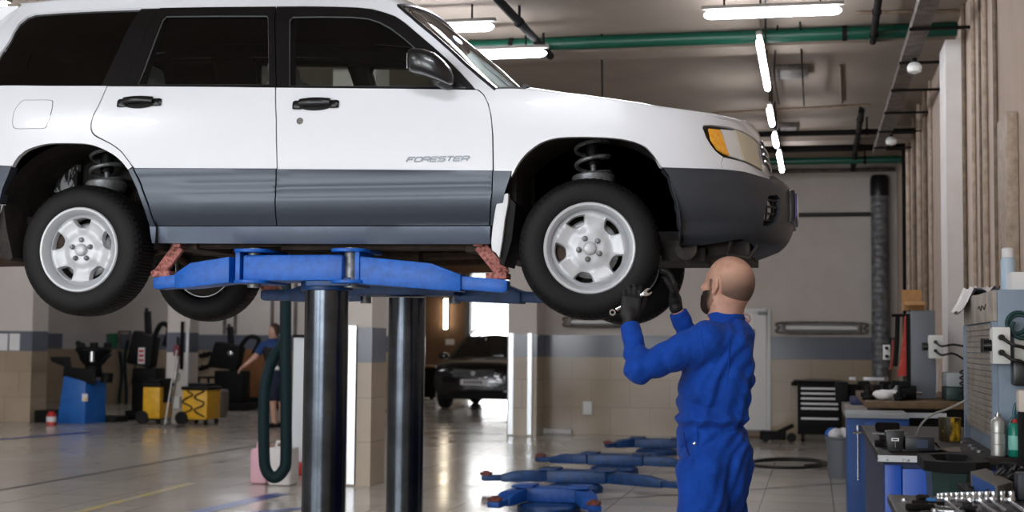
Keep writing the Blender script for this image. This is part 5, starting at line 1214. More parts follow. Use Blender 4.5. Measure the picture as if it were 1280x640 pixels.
B = onZ(683, 66, zl-.12); tube_light(V((B.x-1.2, B.y, zl-.12)), B, 'lit tube light at the left end of the green pipe')
B = onZ(617, 33, zl-.05); tube_light(V((B.x-1.2, B.y, zl-.05)), B, 'lit tube light showing just above the windscreen')
for (x0, y0, x1, y1), lab in zip(((951, 50, 958, 112), (961, 136, 966, 156), (967.5, 169, 971, 182), (972, 191, 979, 214)), ('nearest of the lit tube lights hanging in a row above the headlamp', 'second of the lit tube lights hanging above the headlamp', 'third and shortest lit tube light hanging above the headlamp', 'farthest lit tube light hanging in the row above the headlamp')):
    A, B = onZ(x0, y0, 3.72), onZ(x1, y1, 3.72); B.x = A.x = (A.x+B.x)/2; tube_light(A, B, lab, .06)
for px, py in ((990, 90), (980, 160)):
    p = onZ(px, py, ZC - .03); mb = MB(); mb.box(p + V((-.16, -.25, -.03)), p + V((.16, .25, .0295))); tag(mb.build('junction_box', M_TRAY, bevel=.01), 'flat grey junction box on the ceiling, ' + ('nearer the green pipe' if py == 90 else 'behind the second hanging light'), 'electrical box')
for k, (pts, lab) in enumerate((([(957, -6), (957, 46)], 'thin cable holding up the nearest hanging tube light'), ([(972, 56), (968, 90), (974, 130)], 'thin loose cable hanging left of the ceiling junction box'), ([(1000, 52), (1003, 90), (1005, 132)], 'thin loose cable hanging right of the ceiling junction box'), ([(752, 66), (753, 122)], 'thin cable hanging from the ceiling above the bonnet'))):
    P = [onZ(x, y, 3.95) for x, y in pts]; P[0].z = ZC - .002; tag(MB().tube(catmull(P, 5), .008, 6).build('cable', M_PIPED), lab, 'cable')
p = onY(557, 374, YA-.1); p2 = onY(557, 411, YA-.1); o = thing('tube_light', 'upright lit tube light on the brown wall beside the bright gate', 'wall light', p2, 'lit fluorescent tube lights')
mb = MB(); mb.box((p.x-.05, YA-.05, p2.z-.04), (p.x+.05, YA-.001, p.z+.04)); mb.build('housing', M_HOUS, o); mb = MB(); mb.cyl((p.x, YA-.08, p2.z), (p.x, YA-.08, p.z), .045); mb.build('diffuser', mat('lit_warm_tube', '#fff1d8', .4, emit=('#fff0d4', 20.0)), o)

# stronger tube lights added out of view around the car to brighten the hall
for k, (x, y) in enumerate(((-1.3, 3.5), (-1.3, 8.2), (-5.5, 3.0), (-9.5, 5.0), (-13.5, 5.0), (-6.5, 9.5), (-10.5, 12), (-14, 12), (-7.5, 16.5), (-12, 17), (-10.5, 25.5))):
    tube_light((x-.6, y, 3.85), (x+.6, y, 3.85), 'added unseen tube light that brightens the rest of the hall', .12, M_TUBEFILL)
# ================================================================ LEFT SIDE OF THE HALL
M_YEL = mat('yellow_cart_panel', '#dfaa12', .45, var=(8, '#c8930a', .35, .7)); M_BLKP = mat('black_machine_paint', '#0b0b0b', .65, 0, .2); M_BLUEM = mat('blue_machine_panel', '#1560ad', .4, var=(5, '#10509a', .35, .7))
M_RED = mat('red_paint', '#b3231f', .5); M_CARD = mat('brown_cardboard', '#a87f4f', .85, var=(10, '#946c40', .35, .7)); M_WOOD = mat('brown_board', '#8a5a30', .7, var=(6, '#6f4624', .35, .7))
M_HOSE = mat('dark_teal_hose', '#0b2429', .6, 0, .2, bump=(60, .2, .003)); M_PINK = mat('pink_plastic', '#d9a9b6', .4); M_WHITEM = mat('white_panel_paint', '#d9dee2', .4)
M_GREYC = mat('blue_grey_cabinet_paint', '#7f8fa0', .45, var=(4, '#728293', .35, .7)); M_DGREEN = mat('dark_green_plastic', '#12302c', .4); M_CABLE = mat('black_cable', '#0c0c0d', .5)
Y0 = 21.55
# papers on the pillar and far wall
def sheet(x0, y0, x1, y1, Y, label, name='paper_sheet', m=None, group=None):
    a, b = onY(x0, y1, Y), onY(x1, y0, Y); return tag(MB().box((a.x, Y-.004, a.z), (b.x, Y-.001, b.z)).build(name, m or M_PAPER), label, 'paper', group)
sheet(-2, 417, 10, 438, 21.592, 'white paper sheet on the leftmost pillar, left of a second sheet', group='papers on the grey wall band')
sheet(11.5, 417, 25, 438, 21.592, 'white paper sheet on the leftmost pillar, right one of two', group='papers on the grey wall band')
sheet(40, 416.5, 47.5, 437.5, YR-.0125, 'narrow white paper sheet on the far wall just right of the leftmost pillar', group='papers on the grey wall band')
sheet(78, 416.5, 133, 436, YR-.0125, 'wide pale notice on the far wall above the blue tyre changer', 'notice_board', mat('pale_notice', '#b9b6b4', .7))
sheet(135.5, 417, 147, 434, YR-.0125, 'small green sign on the far wall right of the wide notice', 'wall_sign', mat('green_sign', '#1f6b4a', .5))
# tyre changer
yt = 21.5
tc = thing('tyre_changer', 'blue tyre changer with black turntable, left of the yellow carts', 'tyre changer', onZ(100, 529))
def tp(x, y, d=0): return onY(x, y, yt + d)
b0 = [tp(71, 528), tp(106, 528), tp(106, 528) + V((.12, .48, 0)), tp(71, 528) + V((0, .48, 0))]
for p in b0: p.z = .0
b1 = [tp(80, 468), tp(107, 477), tp(107, 477) + V((.12, .48, 0)), tp(80, 468) + V((0, .48, 0))]
mb = MB(); mb.hexa(b0 + b1); cab = mb.build('cabinet', M_BLUEM, tc, bevel=.012)
c = tp(106, 497, -.004); mb = MB(); mb.box(c + V((-.05, -.002, -.06)), c + V((.05, .0, .06))); lb = mb.build('warning_label', M_PAPER, cab)
mb = MB(); mb.box(c + V((-.0, -.0045, -.05)), c + V((.045, -.0025, -.005))); mb.build('label_patch', M_YEL, lb)
mb = MB(); mb.hexa([tp(78, 471), tp(120, 482), tp(120, 480, .45), tp(78, 471, .45), tp(80, 458), tp(119, 462), tp(119, 462, .45), tp(80, 458, .45)]); mb.build('top_cover', M_BLKP, tc, bevel=.02)
mb = MB(); c = tp(117, 450, .3); mb.lathe([(.0, -.30), (.16, -.28), (.13, -.1), (.22, .0), (.25, .1), (.30, .16), (.29, .20), (.1, .22), (.0, .22)], c, n=28)
for k in range(4): a = k*PI/2 + .5; mb.box(c + V((math.cos(a)*.22-.05, math.sin(a)*.22-.05, .2)), c + V((math.cos(a)*.22+.05, math.sin(a)*.22+.05, .29)))
mb.build('turntable', M_BLKP, tc, bevel=.006)
mb = MB(); mb.hexa([tp(64, 452), tp(90, 462), tp(90, 462, .5), tp(64, 452, .5), tp(63, 446), tp(88, 446), tp(88, 446, .5), tp(63, 446, .5)]); mb.build('side_tray', M_BLKP, tc, bevel=.01)
mb = MB(); mb.tube([tp(121, 462, .25), tp(128, 450, .2), tp(138, 443, .15)], .035, 8); mb.tube([tp(112, 447, .2), tp(104, 432, .2), tp(96, 428, .2)], .04, 8); mb.cyl(tp(133, 478, .3), tp(134, 466, .3), .10); mb.build('bead_breaker_arm', M_BLKP, tc)
mb = MB(); c = tp(115, 452, -.02); mb.cyl(c, c + V((0, 0, .16)), .04); mb.build('air_gauge', M_CHROME, tc)
mb = MB(); a = onZ(106, 528); mb.box((a.x + .02, a.y + .1, .0), (a.x + .5, a.y + .55, .10)); mb.build('foot_pedal_plate', M_BLKP, tc, bevel=.01)
a, b = onZ(32, 529), onZ(70, 529); tag(MB().box((a.x, a.y+.25, .001), (b.x, a.y+.75, .20)).build('storage_crate', M_BLKP, bevel=.02), 'low black crate on the floor beside the leftmost pillar', 'crate')
fe_ = onZ(66, 531); o = thing('fire_extinguisher', 'small red bottle with white band next to the tyre changer', 'bottle', V((fe_.x, fe_.y-.05, .0)))
p = V((fe_.x, fe_.y - .05, 0)); mb = MB(); mb.lathe([(.0, .0), (.075, .0), (.075, .16), (.05, .20), (.03, .22), (.0, .22)], p, n=20); mb.build('cylinder', M_RED, o); mb = MB(); mb.lathe([(.0755, .05), (.078, .055), (.078, .13), (.0755, .135)], p, n=20); mb.build('band', M_PAPER, o)
# yellow carts
def cart(x0, x1, x2, y0, y1, label, cable=False):
    base = onZ(x0, y1); yy = base.y; a, b = onY(x0, y0, yy), onY(x1, y1, yy); o = thing('service_cart', label, 'cart', ((a.x+b.x)/2, yy+.3, 0), 'yellow service carts by the pillar')
    mb = MB(); mb.box((a.x, yy, .09), (b.x, yy+.55, a.z-.06)); mb.build('body', M_YEL, o, bevel=.02)
    mb = MB(); mb.box((a.x-.02, yy-.02, a.z-.059), (b.x+.02, yy+.57, a.z)); mb.box((a.x+.05, yy+.1, a.z), (b.x-.05, yy+.45, a.z+.05)); mb.build('lid', M_BLKP, o, bevel=.015)
    mb = MB()
    mb.cyl((a.x+.0, yy-.03, .11), (a.x+.0, yy+.05, .11), .11, n=24); mb.build('wheel', M_RUB, o)
    mb = MB(); mb.cyl((b.x-.06, yy+.05, .045), (b.x-.02, yy+.05, .045), .044); mb.build('castor', M_RUB, o)
    for xx in (b.x-.04, a.x+.04): mb = MB(); mb.cyl((xx-.02, yy+.48, .045), (xx+.02, yy+.48, .045), .044); mb.build('castor', M_RUB, o)
    if cable:
        for s, ph in ((0, 0), (1, 2)):
            mb = MB(); pts = [onY(x0 + (x1-x0)*(.2+.5*s + .22*math.sin(k*1.7+ph)), y0 + 6 + (y1-y0-16)*k/7, yy-.02) for k in range(8)]; mb.tube(catmull(pts, 5), .013, 6); mb.build('hung_cable', M_CABLE, o)
    else:
        mb = MB(); mb.box((b.x+.001, yy+.12, .35), (b.x+.012, yy+.42, .75)); mb.build('side_vent', M_BLKP, o)
    return o
cart(179, 199, 205, 479, 530, 'yellow service cart standing left of the pillar'); cart(228, 258, 262, 483, 531, 'yellow service cart with tangled black cables hung on its front', True)
a, b = onZ(181, 533.5), onZ(231, 533.5); tag(MB().box((a.x, a.y-.1, .001), (b.x, a.y+.28, .03)).build('floor_plate', M_TRAY, bevel=.006), 'flat steel plate on the floor between the yellow carts', 'plate')
for k, (p0, p1, m, lab) in enumerate((((206, 533), (222, 432), M_WPLAS, 'white pole leaning on the pillar between the yellow carts'), ((211, 533), (225, 444), M_TRAY, 'grey pole leaning on the pillar, beside the white pole'))):
    A = onZ(*p0); A.z = .032; B = onY(*p1, YP-.03); tag(MB().tube([A, B], .013, 8).build('leaning_pole', m), lab, 'pole')
A = onY(228, 402, YP-.04); B = onY(227, 447, YP-.04); tag(MB().tube([V((A.x, YP-.04, A.z)), V((B.x, YP-.04, B.z)), V((B.x, YP-.04, .9))], .03, 8).build('wall_conduit', M_PIPED), 'dark conduit running down the pillar between the yellow carts', 'pipe')
for x, y, w, h, lab in ((219.5, 470, .05, .07, 'small white socket box on the pillar, upper of two'), (220.5, 503, .07, .10, 'larger white socket box low on the pillar between the carts')):
    c = onY(x, y, YP-.05); o = tag(MB().box(c + V((-w, -.05, -h)), c + V((w, .042, h))).build('socket_box', M_WPLAS, bevel=.012), lab, 'electrical box')
c = onY(220, 436, YP-.1); o = thing('brush_head', 'small dark red tool hanging on the pillar above the white socket box', 'tool', c); mb = MB(); mb.box(c + V((-.05, 0, -.12)), c + V((.05, .09, .06))); mb.build('head', mat('dark_red', '#6d2430', .6), o, bevel=.01)
mb = MB(); mb.cyl(c + V((0, .05, .06)), c + V((0, .05, .2)), .015); mb.build('handle', M_PIPED, o)
# black workshop machines behind (wheel balancer, headlamp tester style posts)
def machine(x, ybase, ytop, w, label, lean=0., tag_=False):
    b = onZ(x, ybase); yy = b.y; o = thing('column_machine', label, 'machine', (b.x, yy, 0)); top = onY(x + lean, ytop, yy)
    mb = MB(); mb.box((b.x-w*.5, yy-.25, .002), (b.x+w*.5, yy+.3, .16)); mb.box((b.x-w*.36, yy-.18, .16), (b.x+w*.36, yy+.22, top.z*.46)); mb.build('base', M_BLKP, o, bevel=.03)
    mb = MB(); mb.beam((b.x, yy+.05, top.z*.46), (top.x, yy+.05, top.z*.97), .10, .10); mb.build('post', M_BLKP, o, bevel=.01)
    mb = MB(); mb.beam((top.x, yy+.0, top.z*.97), (top.x+.01, yy, top.z), .045, .045); mb.build('post_tip', M_PIPED, o)
    mb = MB(); mb.hexa([V(p) for p in ((b.x-w*.55, yy-.2, top.z*.50), (b.x+w*.2, yy-.2, top.z*.46), (b.x+w*.2, yy+.1, top.z*.46), (b.x-w*.55, yy+.1, top.z*.50), (b.x-w*.35, yy-.2, top.z*.80), (b.x+w*.3, yy-.2, top.z*.74), (b.x+w*.3, yy+.1, top.z*.74), (b.x-w*.35, yy+.1, top.z*.80))]); h = mb.build('hood', M_BLKP, o, bevel=.05)
    mb = MB(); mb.tube(catmull([V((b.x+w*.25, yy-.15, top.z*.72)), V((b.x+w*.5, yy-.2, top.z*.85)), V((b.x+w*.75, yy-.2, top.z*.82)), V((b.x+w*.62, yy-.2, top.z*.66))], 5), .045, 8); mb.build('swing_arm', M_BLKP, o)
    if tag_:
        c = V((b.x-w*.05, yy-.21, top.z*.58)); mb = MB(); mb.box(c + V((-.06, -.012, -.16)), c + V((.06, .004, .12))); t = mb.build('tag_card', M_PAPER, o)
        for k in range(3): mb = MB(); mb.box(c + V((-.045, -.015, -.12+.08*k)), c + V((.045, -.0125, -.075+.08*k))); mb.build('tag_block', M_RED, t)
    else:
        mb = MB(); c = V((b.x+.05, yy-.22, top.z*.66)); mb.lathe([(.0, .03), (.05, .02), (.06, .0)], c, (0, -1, 0), 16); mb.build('dial', M_CHROME, o)
    return o
machine(184, 524, 385, .62, 'black column machine with red and white tag behind the left yellow cart', -1, True)
machine(289, 513, 405, .85, 'black column machine standing left of the woman in the far hall', -3)
def shelf_clutter():
    A = onZ(258, 513); o = thing('tool_trolley', 'dark low trolley with black tools behind the right yellow cart', 'trolley', (A.x, A.y, 0)); yy = A.y
    a, b = onY(247, 470, yy), onY(272, 470, yy)
    mb = MB()
    for z in (.08, .45, a.z-.05): mb.box((a.x, yy, z), (b.x, yy+.5, z+.04))
    for x in (a.x, b.x-.04):
        for y in (yy, yy+.46): mb.box((x, y, .003), (x+.04, y+.04, a.z-.05))
    mb.build('frame', M_BLKP, o)
    for k in range(5):
        mb = MB(); x = a.x + (b.x-a.x)*(k+.4)/5.2; mb.box((x, yy+.1, .121), (x+.07, yy+.35, .25+.05*(k%3))); mb.build('tool_case', M_BLKP, o, bevel=.01)
    return o
shelf_clutter()
for k, (x, y, m, lab) in enumerate(((253, 446, M_BLKP, 'black hand tool hanging on the far wall right of the pillar, upper one'), (251, 462, M_PIPED, 'dark hand tool hanging on the far wall right of the pillar, lower one'))):
    c = onY(x, y, YR-.10); o = thing('hanging_tool', lab, 'tool', c); mb = MB(); mb.tube(catmull([c + V((-.18, 0, .08)), c + V((-.02, -.02, .02)), c + V((.2, 0, .09))], 5), .045, 8); mb.build('grip', m, o); mb = MB(); mb.cyl(c + V((0, .0, .03)), c + V((0, .08, .10)), .02); mb.build('hook', M_PIPED, o)
# hoses hanging on the far wall
for k, (pts, lab) in enumerate((([(150, 440), (152, 470), (149, 500), (153, 512), (158, 500), (156, 450), (160, 425)], 'dark hose hanging in a long loop on the far wall left of the carts'), ([(170, 470), (165, 478), (173, 440), (177, 428)], 'thin dark cable hanging on the far wall, right of the hose loop'))):
    P = [onY(x, y, YR-.12) for x, y in pts]; tag(MB().tube(catmull(P, 6), .035 if k == 0 else .02, 8).build('hanging_hose', M_HOSE), lab, 'hose')
A = onY(149, 414, YR-.06); B = onY(163, 414, YR-.06); tag(MB().tube([V((A.x, A.y, 1.0)), A, B, V((B.x, B.y, 1.0))], .03, 8).build('wall_rail', M_TRAY), 'grey U-shaped rail on the far wall above the hose loop', 'rail')
# conduits down the far wall
for k, x in enumerate((281, 294, 340, 369, 470, 476)):
    p = onY(x, 400, YR-.04); pipe('wall_conduit', ['grey conduit on the far wall above the black machine', 'second grey conduit on the far wall above the black machine', 'grey conduit on the far wall behind the woman', 'grey conduit on the far wall above the white panel', 'left of two thin conduits on the far wall between the lift columns', 'right of two thin conduits on the far wall between the lift columns'][k], [V((p.x, p.y, ZB1+.02)), V((p.x, p.y, ZC-.002))], .035, M_TRAY)
# board and dark bench behind the woman
a, b = onY(301, 498, 28.2), onY(334, 437, 28.2); tag(MB().box((a.x, 28.2, .001), (b.x, 28.26, b.z)).build('wooden_board', M_WOOD, bevel=.008), 'brown wooden board standing behind the woman', 'board')
a = onY(296, 510, 27.9); b = onY(352, 500, 27.9); tag(MB().box((a.x, 27.7, .002), (b.x, 28.15, .22)).build('floor_crate', M_BLKP, bevel=.02), 'long low black crate at the foot of the wooden board', 'crate')
c = onZ(270, 521); tag(MB().lathe([(.0, 0), (.19, 0), (.22, .2), (.22, .46), (.19, .5), (.0, .5)], (c.x, c.y, 0), n=28).build('grey_drum', mat('dull_grey_drum', '#6d665d', .7)), 'dull grey drum on the floor behind the right yellow cart', 'drum')
# ---- the woman in the far hall
WD = 22.9
def wp(x, y, d=0.): return onD(x, y, WD + d)
M_SHIRT = mat('dark_blue_shirt', '#1c3a6e', .8); M_APRON = mat('black_apron', '#141414', .8); M_SHORT = mat('navy_shorts', '#101830', .85); M_HAIRB = mat('brown_hair', '#4a352a', .7, var=(60, '#2f211a', .4, .6))
g = wp(343, 533); wm = thing('walking_person', 'person in dark blue shirt, black apron and shorts walking in the far hall', 'person', (g.x, g.y, 0))
hd = wp(342, 415, 0)
sl, sr = wp(329, 432, -.02), wp(352, 433, .05); wh1 = wp(344, 470); 
el_, wr_ = wp(319, 446, -.12), wp(306, 457, -.18); er_, wrr = wp(359, 452, .12), wp(356, 470, .0)
hipa, hipb = wp(340, 474, -.03), wp(350, 474, .05); kna, knb = wp(341, 500, -.05), wp(352, 500, .06); ana, anb = wp(343, 527, -.02), wp(353, 526, .12)
ana.z = .08; anb.z = .08
def wbody(P):
    d = sd_ell(P, hd + V((0, 0, .02)), (.075, .085, .105)); d = smin(d, sd_ell(P, hd + V((-.02, -.02, -.05)), (.055, .06, .065)), .03)
    d = smin(d, sd_cap(P, hd + V((-.02, -.085, -.02)), hd + V((-.02, -.10, -.045)), .012, .014), .012)
    d = smin(d, sd_cap(P, hd + V((0, .01, -.06)), wp(341, 430), .048, .055), .03)
    d = smin(d, chain(P, [wp(341, 436), wp(343, 452), wp(345, 470)], [.13, .115, .13], .05), .05)
    d = smin(d, chain(P, [sl, el_, wr_], [.055, .042, .03], .02), .03); d = smin(d, chain(P, [sr, er_, wrr], [.055, .042, .03], .02), .03)
    d = smin(d, chain(P, [hipa, kna, ana], [.085, .058, .038], .03), .03); d = smin(d, chain(P, [hipb, knb, anb], [.085, .058, .038], .03), .03)
    return d
h1 = hand_sdf(wr_ + V((-.01, 0, 0)), wr_ - el_, V((0, 0, 1)), V((0, -1, 0)), [(.3, .4, .3)]*4, (.6, .7, .2, .2, .9, .3), .95); h2 = hand_sdf(wrr + V((0, 0, -.01)), V((0, 0, -1)), V((1, 0, 0)), V((0, -1, 0)), [(.3, .4, .3)]*4, (.6, .7, .2, .2, .9, .3), .95)
def wfull(P): return smin(smin(wbody(P), h1(P), .01), h2(P), .01)
PT = np.array([npv(p) for p in (hd, sl, sr, el_, wr_, er_, wrr, ana, anb)]); lo_, hi_ = PT.min(0) - .28, PT.max(0) + .28; lo_[2] = .0
net_obj('body', wfull, lo_, hi_, .010, M_SKIN, wm, 1)
def whair(P): d = sd_ell(P, hd + V((.012, .02, .035)), (.092, .098, .112)); d = smax(d, -sd_ell(P, hd + V((-.03, -.10, -.03)), (.07, .09, .10)), .02); return smin(d, sd_ell(P, hd + V((.02, .10, .03)), (.05, .05, .06)), .02)
net_obj('hair', whair, npv(hd) - .25, npv(hd) + .25, .009, M_HAIRB, wm, 1)
def wshirt(P):
    d = chain(P, [wp(341, 434), wp(343, 452), wp(345, 468)], [.150, .132, .145], .05); d = smin(d, chain(P, [sl, sl.lerp(el_, .62)], [.070, .062], .02), .03); d = smin(d, chain(P, [sr, sr.lerp(er_, .62)], [.07, .062], .02), .03); return d
net_obj('shirt', wshirt, lo_, hi_, .012, M_SHIRT, wm, 1)
def wap(P):
    d = chain(P, [wp(340, 438), wp(343, 452), wp(345, 468)], [.156, .140, .153], .05); q = (P - npv(wp(341, 445)));
    return smax(smax(d, q @ npv(FWD*.85 + RIGHT*.5) - .03, .01), -(P[:, 2] - wp(345, 472).z), .01)
net_obj('apron', wap, lo_, hi_, .012, M_APRON, wm, 1)
def wsho(P):
    d = chain(P, [wp(345, 466), wp(345, 478)], [.155, .15], .05); d = smin(d, chain(P, [hipa, kna.lerp(hipa, .18)], [.115, .10], .03), .03); d = smin(d, chain(P, [hipb, knb.lerp(hipb, .18)], [.115, .10], .03), .03); return d
net_obj('shorts', wsho, lo_, hi_, .012, M_SHORT, wm, 1)
mb = MB(); c = wp(343, 461, 0); mb.tube([c + V((math.cos(a)*.155, math.sin(a)*.155, .01*math.sin(a))) for a in np.linspace(0, 2*PI, 24, endpoint=False)], .013, 6, closed=True); c2 = wp(345, 460, -.16); mb.box(c2 + V((-.05, -.01, -.03)), c2 + V((.05, .01, .03))); mb.build('belt', M_CHROME, wm)
for an in (ana, anb):
    def sh(P, an=an): return smax(chain(P, [an - V((0, -.03, .04)), an - V((.03, .06, .045)), an - V((.05, .14, .045))], [.045, .046, .038], .02), .002 - P[:, 2], .004)
    net_obj('shoe', sh, npv(an) - np.array([.2, .3, .1]), npv(an) + np.array([.2, .2, .1]), .009, M_BLK, wm, 1)
# ---- hanging exhaust hose, canisters and white panel
hd_ = 13.2
P = [onD(x, y, hd_ + d) for x, y, d in ((357, 250, .3), (357, 372, .05), (357.5, 480, 0), (357.5, 570, 0), (354, 588, 0), (343, 597, 0), (333, 588, 0), (330, 565, 0), (330, 500, .02), (334, 470, .06), (341, 450, .12), (350, 436, .16), (356, 425, .14))]
P[0].z = ZC - .002; tag(MB().tube(catmull(P, 8), .054, 14).build('exhaust_hose', M_HOSE), 'dark teal exhaust hose hanging in a U-shaped loop left of the lift columns', 'hose')
def canister(px, py, w, h, m, label):
    c = onZ(px, py); o = thing('canister', label, 'canister', (c.x, c.y, 0), 'plastic canisters beneath the hose')
    mb = MB(); mb.box((c.x-w/2, c.y-.12, .002), (c.x+w/2, c.y+.12, h)); mb.build('body', m, o, bevel=.03, seg=3)
    mb = MB(); mb.lathe([(.035, 0), (.035, .04), (.0, .04)], (c.x+w*.2, c.y, h), n=16); mb.build('cap', M_RED, o); mb = MB(); mb.tube([V((c.x-w*.35, c.y, h-.01)), V((c.x-w*.3, c.y, h+.05)), V((c.x+.0, c.y, h+.05)), V((c.x+.02, c.y, h-.01))], .014, 8); mb.build('handle', m, o)
canister(328, 604, .17, .34, M_PINK, 'pink plastic canister on the floor, behind the hose loop'); canister(354, 606, .23, .36, mat('milky_plastic', '#dcd9d6', .35), 'milky white plastic canister next to the pink one')
yy = 14.2; a, b = onY(364, 586, yy), onY(392, 422, yy); o = thing('display_board', 'tall white board on a red foot, left of the nearer lift column', 'board', ((a.x+b.x)/2, yy, 0)); mb = MB(); mb.box((a.x, yy, .12), (b.x, yy+.04, b.z)); mb.build('panel_sheet', M_WHITEM, o, bevel=.004)
mb = MB(); mb.box((a.x, yy-.02, b.z), (b.x, yy+.06, b.z+.03)); mb.build('top_edge', M_BLKP, o); mb = MB(); mb.box((a.x+.02, yy-.2, .001), (b.x-.02, yy+.25, .119)); mb.build('foot', M_RED, o, bevel=.02)
# ---- black car parked in the alley, facing the workshop
def suv():
    M_CB = mat('black_car_paint', '#0b0c0e', .18, .1, .5, coat=1.); yF = 28.6; cx = onY(592, 480, yF).x
    base = onY(552, 512, yF+.8)
    o = thing('parked_car', 'black car parked facing the workshop in front of the bright gate', 'car', (cx, yF+2.1, 0)); W = .91
    secs = [(0.0, .42, .55, .80, .80), (.05, .30, .52, .90, .86), (.25, .24, .50, .98, .90), (.9, .22, .50, 1.04, .91), (1.25, .22, .5, 1.08, .91)]
    mb = MB(); rows = []
    for y, zl, zm, zt, w in secs + [(2.2, .22, .5, 1.06, .91), (3.6, .22, .5, 1.04, .91), (4.2, .30, .55, 1.0, .88), (4.35, .45, .6, .9, .82)]:
        rows.append([V((cx + sx*w*k, yF + y, z)) for sx, k, z in ((-1, .92, zl), (-1, 1, zm), (-1, .99, zm+(zt-zm)*.55), (-1, .93, zt-.03), (-1, .6, zt+.02), (0, 0, zt+.03), (1, .6, zt+.02), (1, .93, zt-.03), (1, .99, zm+(zt-zm)*.55), (1, 1, zm), (1, .92, zl))])
    mb.grid(rows); n = len(rows[0]); mb.add(rows[0], [range(n)]); mb.add(rows[-1], [range(n)]); mb.add([r[0] for r in rows] + [r[-1] for r in rows][::-1], [range(2*len(rows))]); mb.build('body', M_CB, o, 50)
    mb = MB(); cab = [(1.15, 1.04, .82), (1.95, 1.54, .62), (2.5, 1.60, .60), (3.6, 1.56, .58), (4.25, 1.05, .74)]
    g1 = [[V((cx + k*w, yF+y, z + (.03 if abs(k) < .6 else 0))) for k in (-1, -.6, 0, .6, 1)] for y, z, w in cab]
    mb.grid(g1[1:4]); mb.build('roof', M_CB, o, 50)
    gs_ = glass_mat('grey_car_glass', '#a2aaae'); mb = MB(); mb.grid(g1[0:2]); mb.build('windscreen', gs_, o, 50); mb = MB(); mb.grid(g1[3:5]); mb.build('rear_window', gs_, o, 50)
    for s in (-1, 1): mb = MB(); mb.box((cx+s*.38-.24, yF+2.2, .9), (cx+s*.38+.24, yF+2.35, 1.32)); mb.box((cx+s*.38-.12, yF+2.25, 1.32), (cx+s*.38+.12, yF+2.33, 1.46)); mb.build('seat', M_BLKP, o, bevel=.03)
    for s in (-1, 1):
        mb = MB(); mb.add([V((cx + s*.86, yF+1.2, 1.05)), V((cx + s*.62, yF+1.97, 1.53)), V((cx + s*.60, yF+2.5, 1.59)), V((cx + s*.58, yF+3.6, 1.55)), V((cx + s*.76, yF+4.2, 1.05))], [(0, 1, 2, 3, 4)]); mb.build('side_window', M_GLASSD, o, 0)
        mb = MB(); mb.tube([V((cx + s*.83, yF+1.15, 1.04)), V((cx + s*.62, yF+1.96, 1.545)), V((cx + s*.59, yF+3.6, 1.57))], .03, 8); mb.build('roof_pillar', M_CB, o)
        mb = MB(); mb.tube([V((cx + s*.55, yF+2.1, 1.62)), V((cx + s*.55, yF+2.3, 1.67)), V((cx + s*.53, yF+3.4, 1.66)), V((cx + s*.53, yF+3.55, 1.60))], .02, 8); mb.build('roof_rail', M_CHROME, o)
        mb = MB(); mb.ball((cx + s*1.03, yF+1.45, 1.10), .12, sc=(1, .55, .7)); mb.tube([V((cx + s*.88, yF+1.5, 1.06)), V((cx + s*1.0, yF+1.47, 1.09))], .03, 6); mb.build('door_mirror', M_CB, o, 60)
        mb = MB(); mb.hexa([V((cx + s*a, yF + b, c)) for a, b, c in ((.46, -.01, .76), (.80, .10, .74), (.80, .3, .74), (.46, .3, .76), (.50, .02, .86), (.86, .16, .90), (.86, .4, .90), (.50, .3, .86))]); mb.build('headlamp', M_LENS, o, bevel=.015)
        mb = MB(); mb.lathe([(.0, .02), (.06, .015), (.075, 0)], (cx + s*.66, yF+.06, .45), (0, -1, 0), 16); mb.build('fog_lamp', M_LENS, o)
        for y in (.78, 3.55):
            c = V((cx + s*.80, yF+y, .335)); mb = MB(); mb.lathe([(.20, -.11), (.30, -.11), (.335, -.07), (.335, .07), (.30, .11), (.20, .11)], c, (s, 0, 0), 28, closed=True); w_ = mb.build('wheel', M_RUB, o); mb = MB(); mb.lathe([(.0, .06), (.05, .07), (.19, .09), (.21, .08), (.21, -.05), (.0, -.05)], c, (s, 0, 0), 24); mb.build('rim', M_STEEL, w_)
    mb = MB()
    for k in range(4): mb.tube([V((cx-.44, yF+.0, .70+.035*k)), V((cx, yF-.05, .69+.035*k)), V((cx+.44, yF+.0, .70+.035*k))], .010, 6)
    mb.lathe([(.0, .01), (.05, .008), (.06, 0)], (cx, yF-.06, .76), (0, -1, 0), 20); mb.build('grille', M_STEEL, o)
    mb = MB(); mb.tube([V((cx-.5, yF+.03, .84)), V((cx, yF-.04, .82)), V((cx+.5, yF+.03, .84))], .014, 6); mb.build('chrome_strip', M_CHROME, o)
    mb = MB(); mb.box((cx-.27, yF-.035, .52), (cx+.27, yF-.015, .635)); pl = mb.build('number_plate', M_PAPER, o, bevel=.003)
    mb = MB()
    for k in range(7): mb.box((cx-.20+.058*k, yF-.0375, .545), (cx-.165+.058*k, yF-.0352, .612))
    mb.build('plate_characters', M_PIPED, pl)
    mb = MB(); mb.box((cx-.8, yF+.1, .22), (cx+.8, yF+.18, .40)); mb.build('lower_grille', M_BLKP, o, bevel=.02)
    return o
suv()
c = onZ(534, 500); o = thing('workshop_trolley', 'dark trolley with a pale wooden top, left of the parked black car', 'trolley', (c.x, c.y, 0)); yy = c.y; a, b = onY(522, 458, yy), onY(545, 458, yy)
mb = MB(); mb.box((a.x, yy, .06), (b.x, yy+.6, a.z-.03)); mb.build('body', M_BLKP, o, bevel=.02); mb = MB(); mb.box((a.x-.03, yy-.03, a.z-.029), (b.x+.03, yy+.63, a.z+.02)); mb.build('wooden_top', M_WOOD, o, bevel=.008)
for xx in (a.x+.1, b.x-.1): mb = MB(); mb.cyl((xx, yy-.01, .055), (xx, yy+.04, .055), .054); mb.build('castor', M_RUB, o)
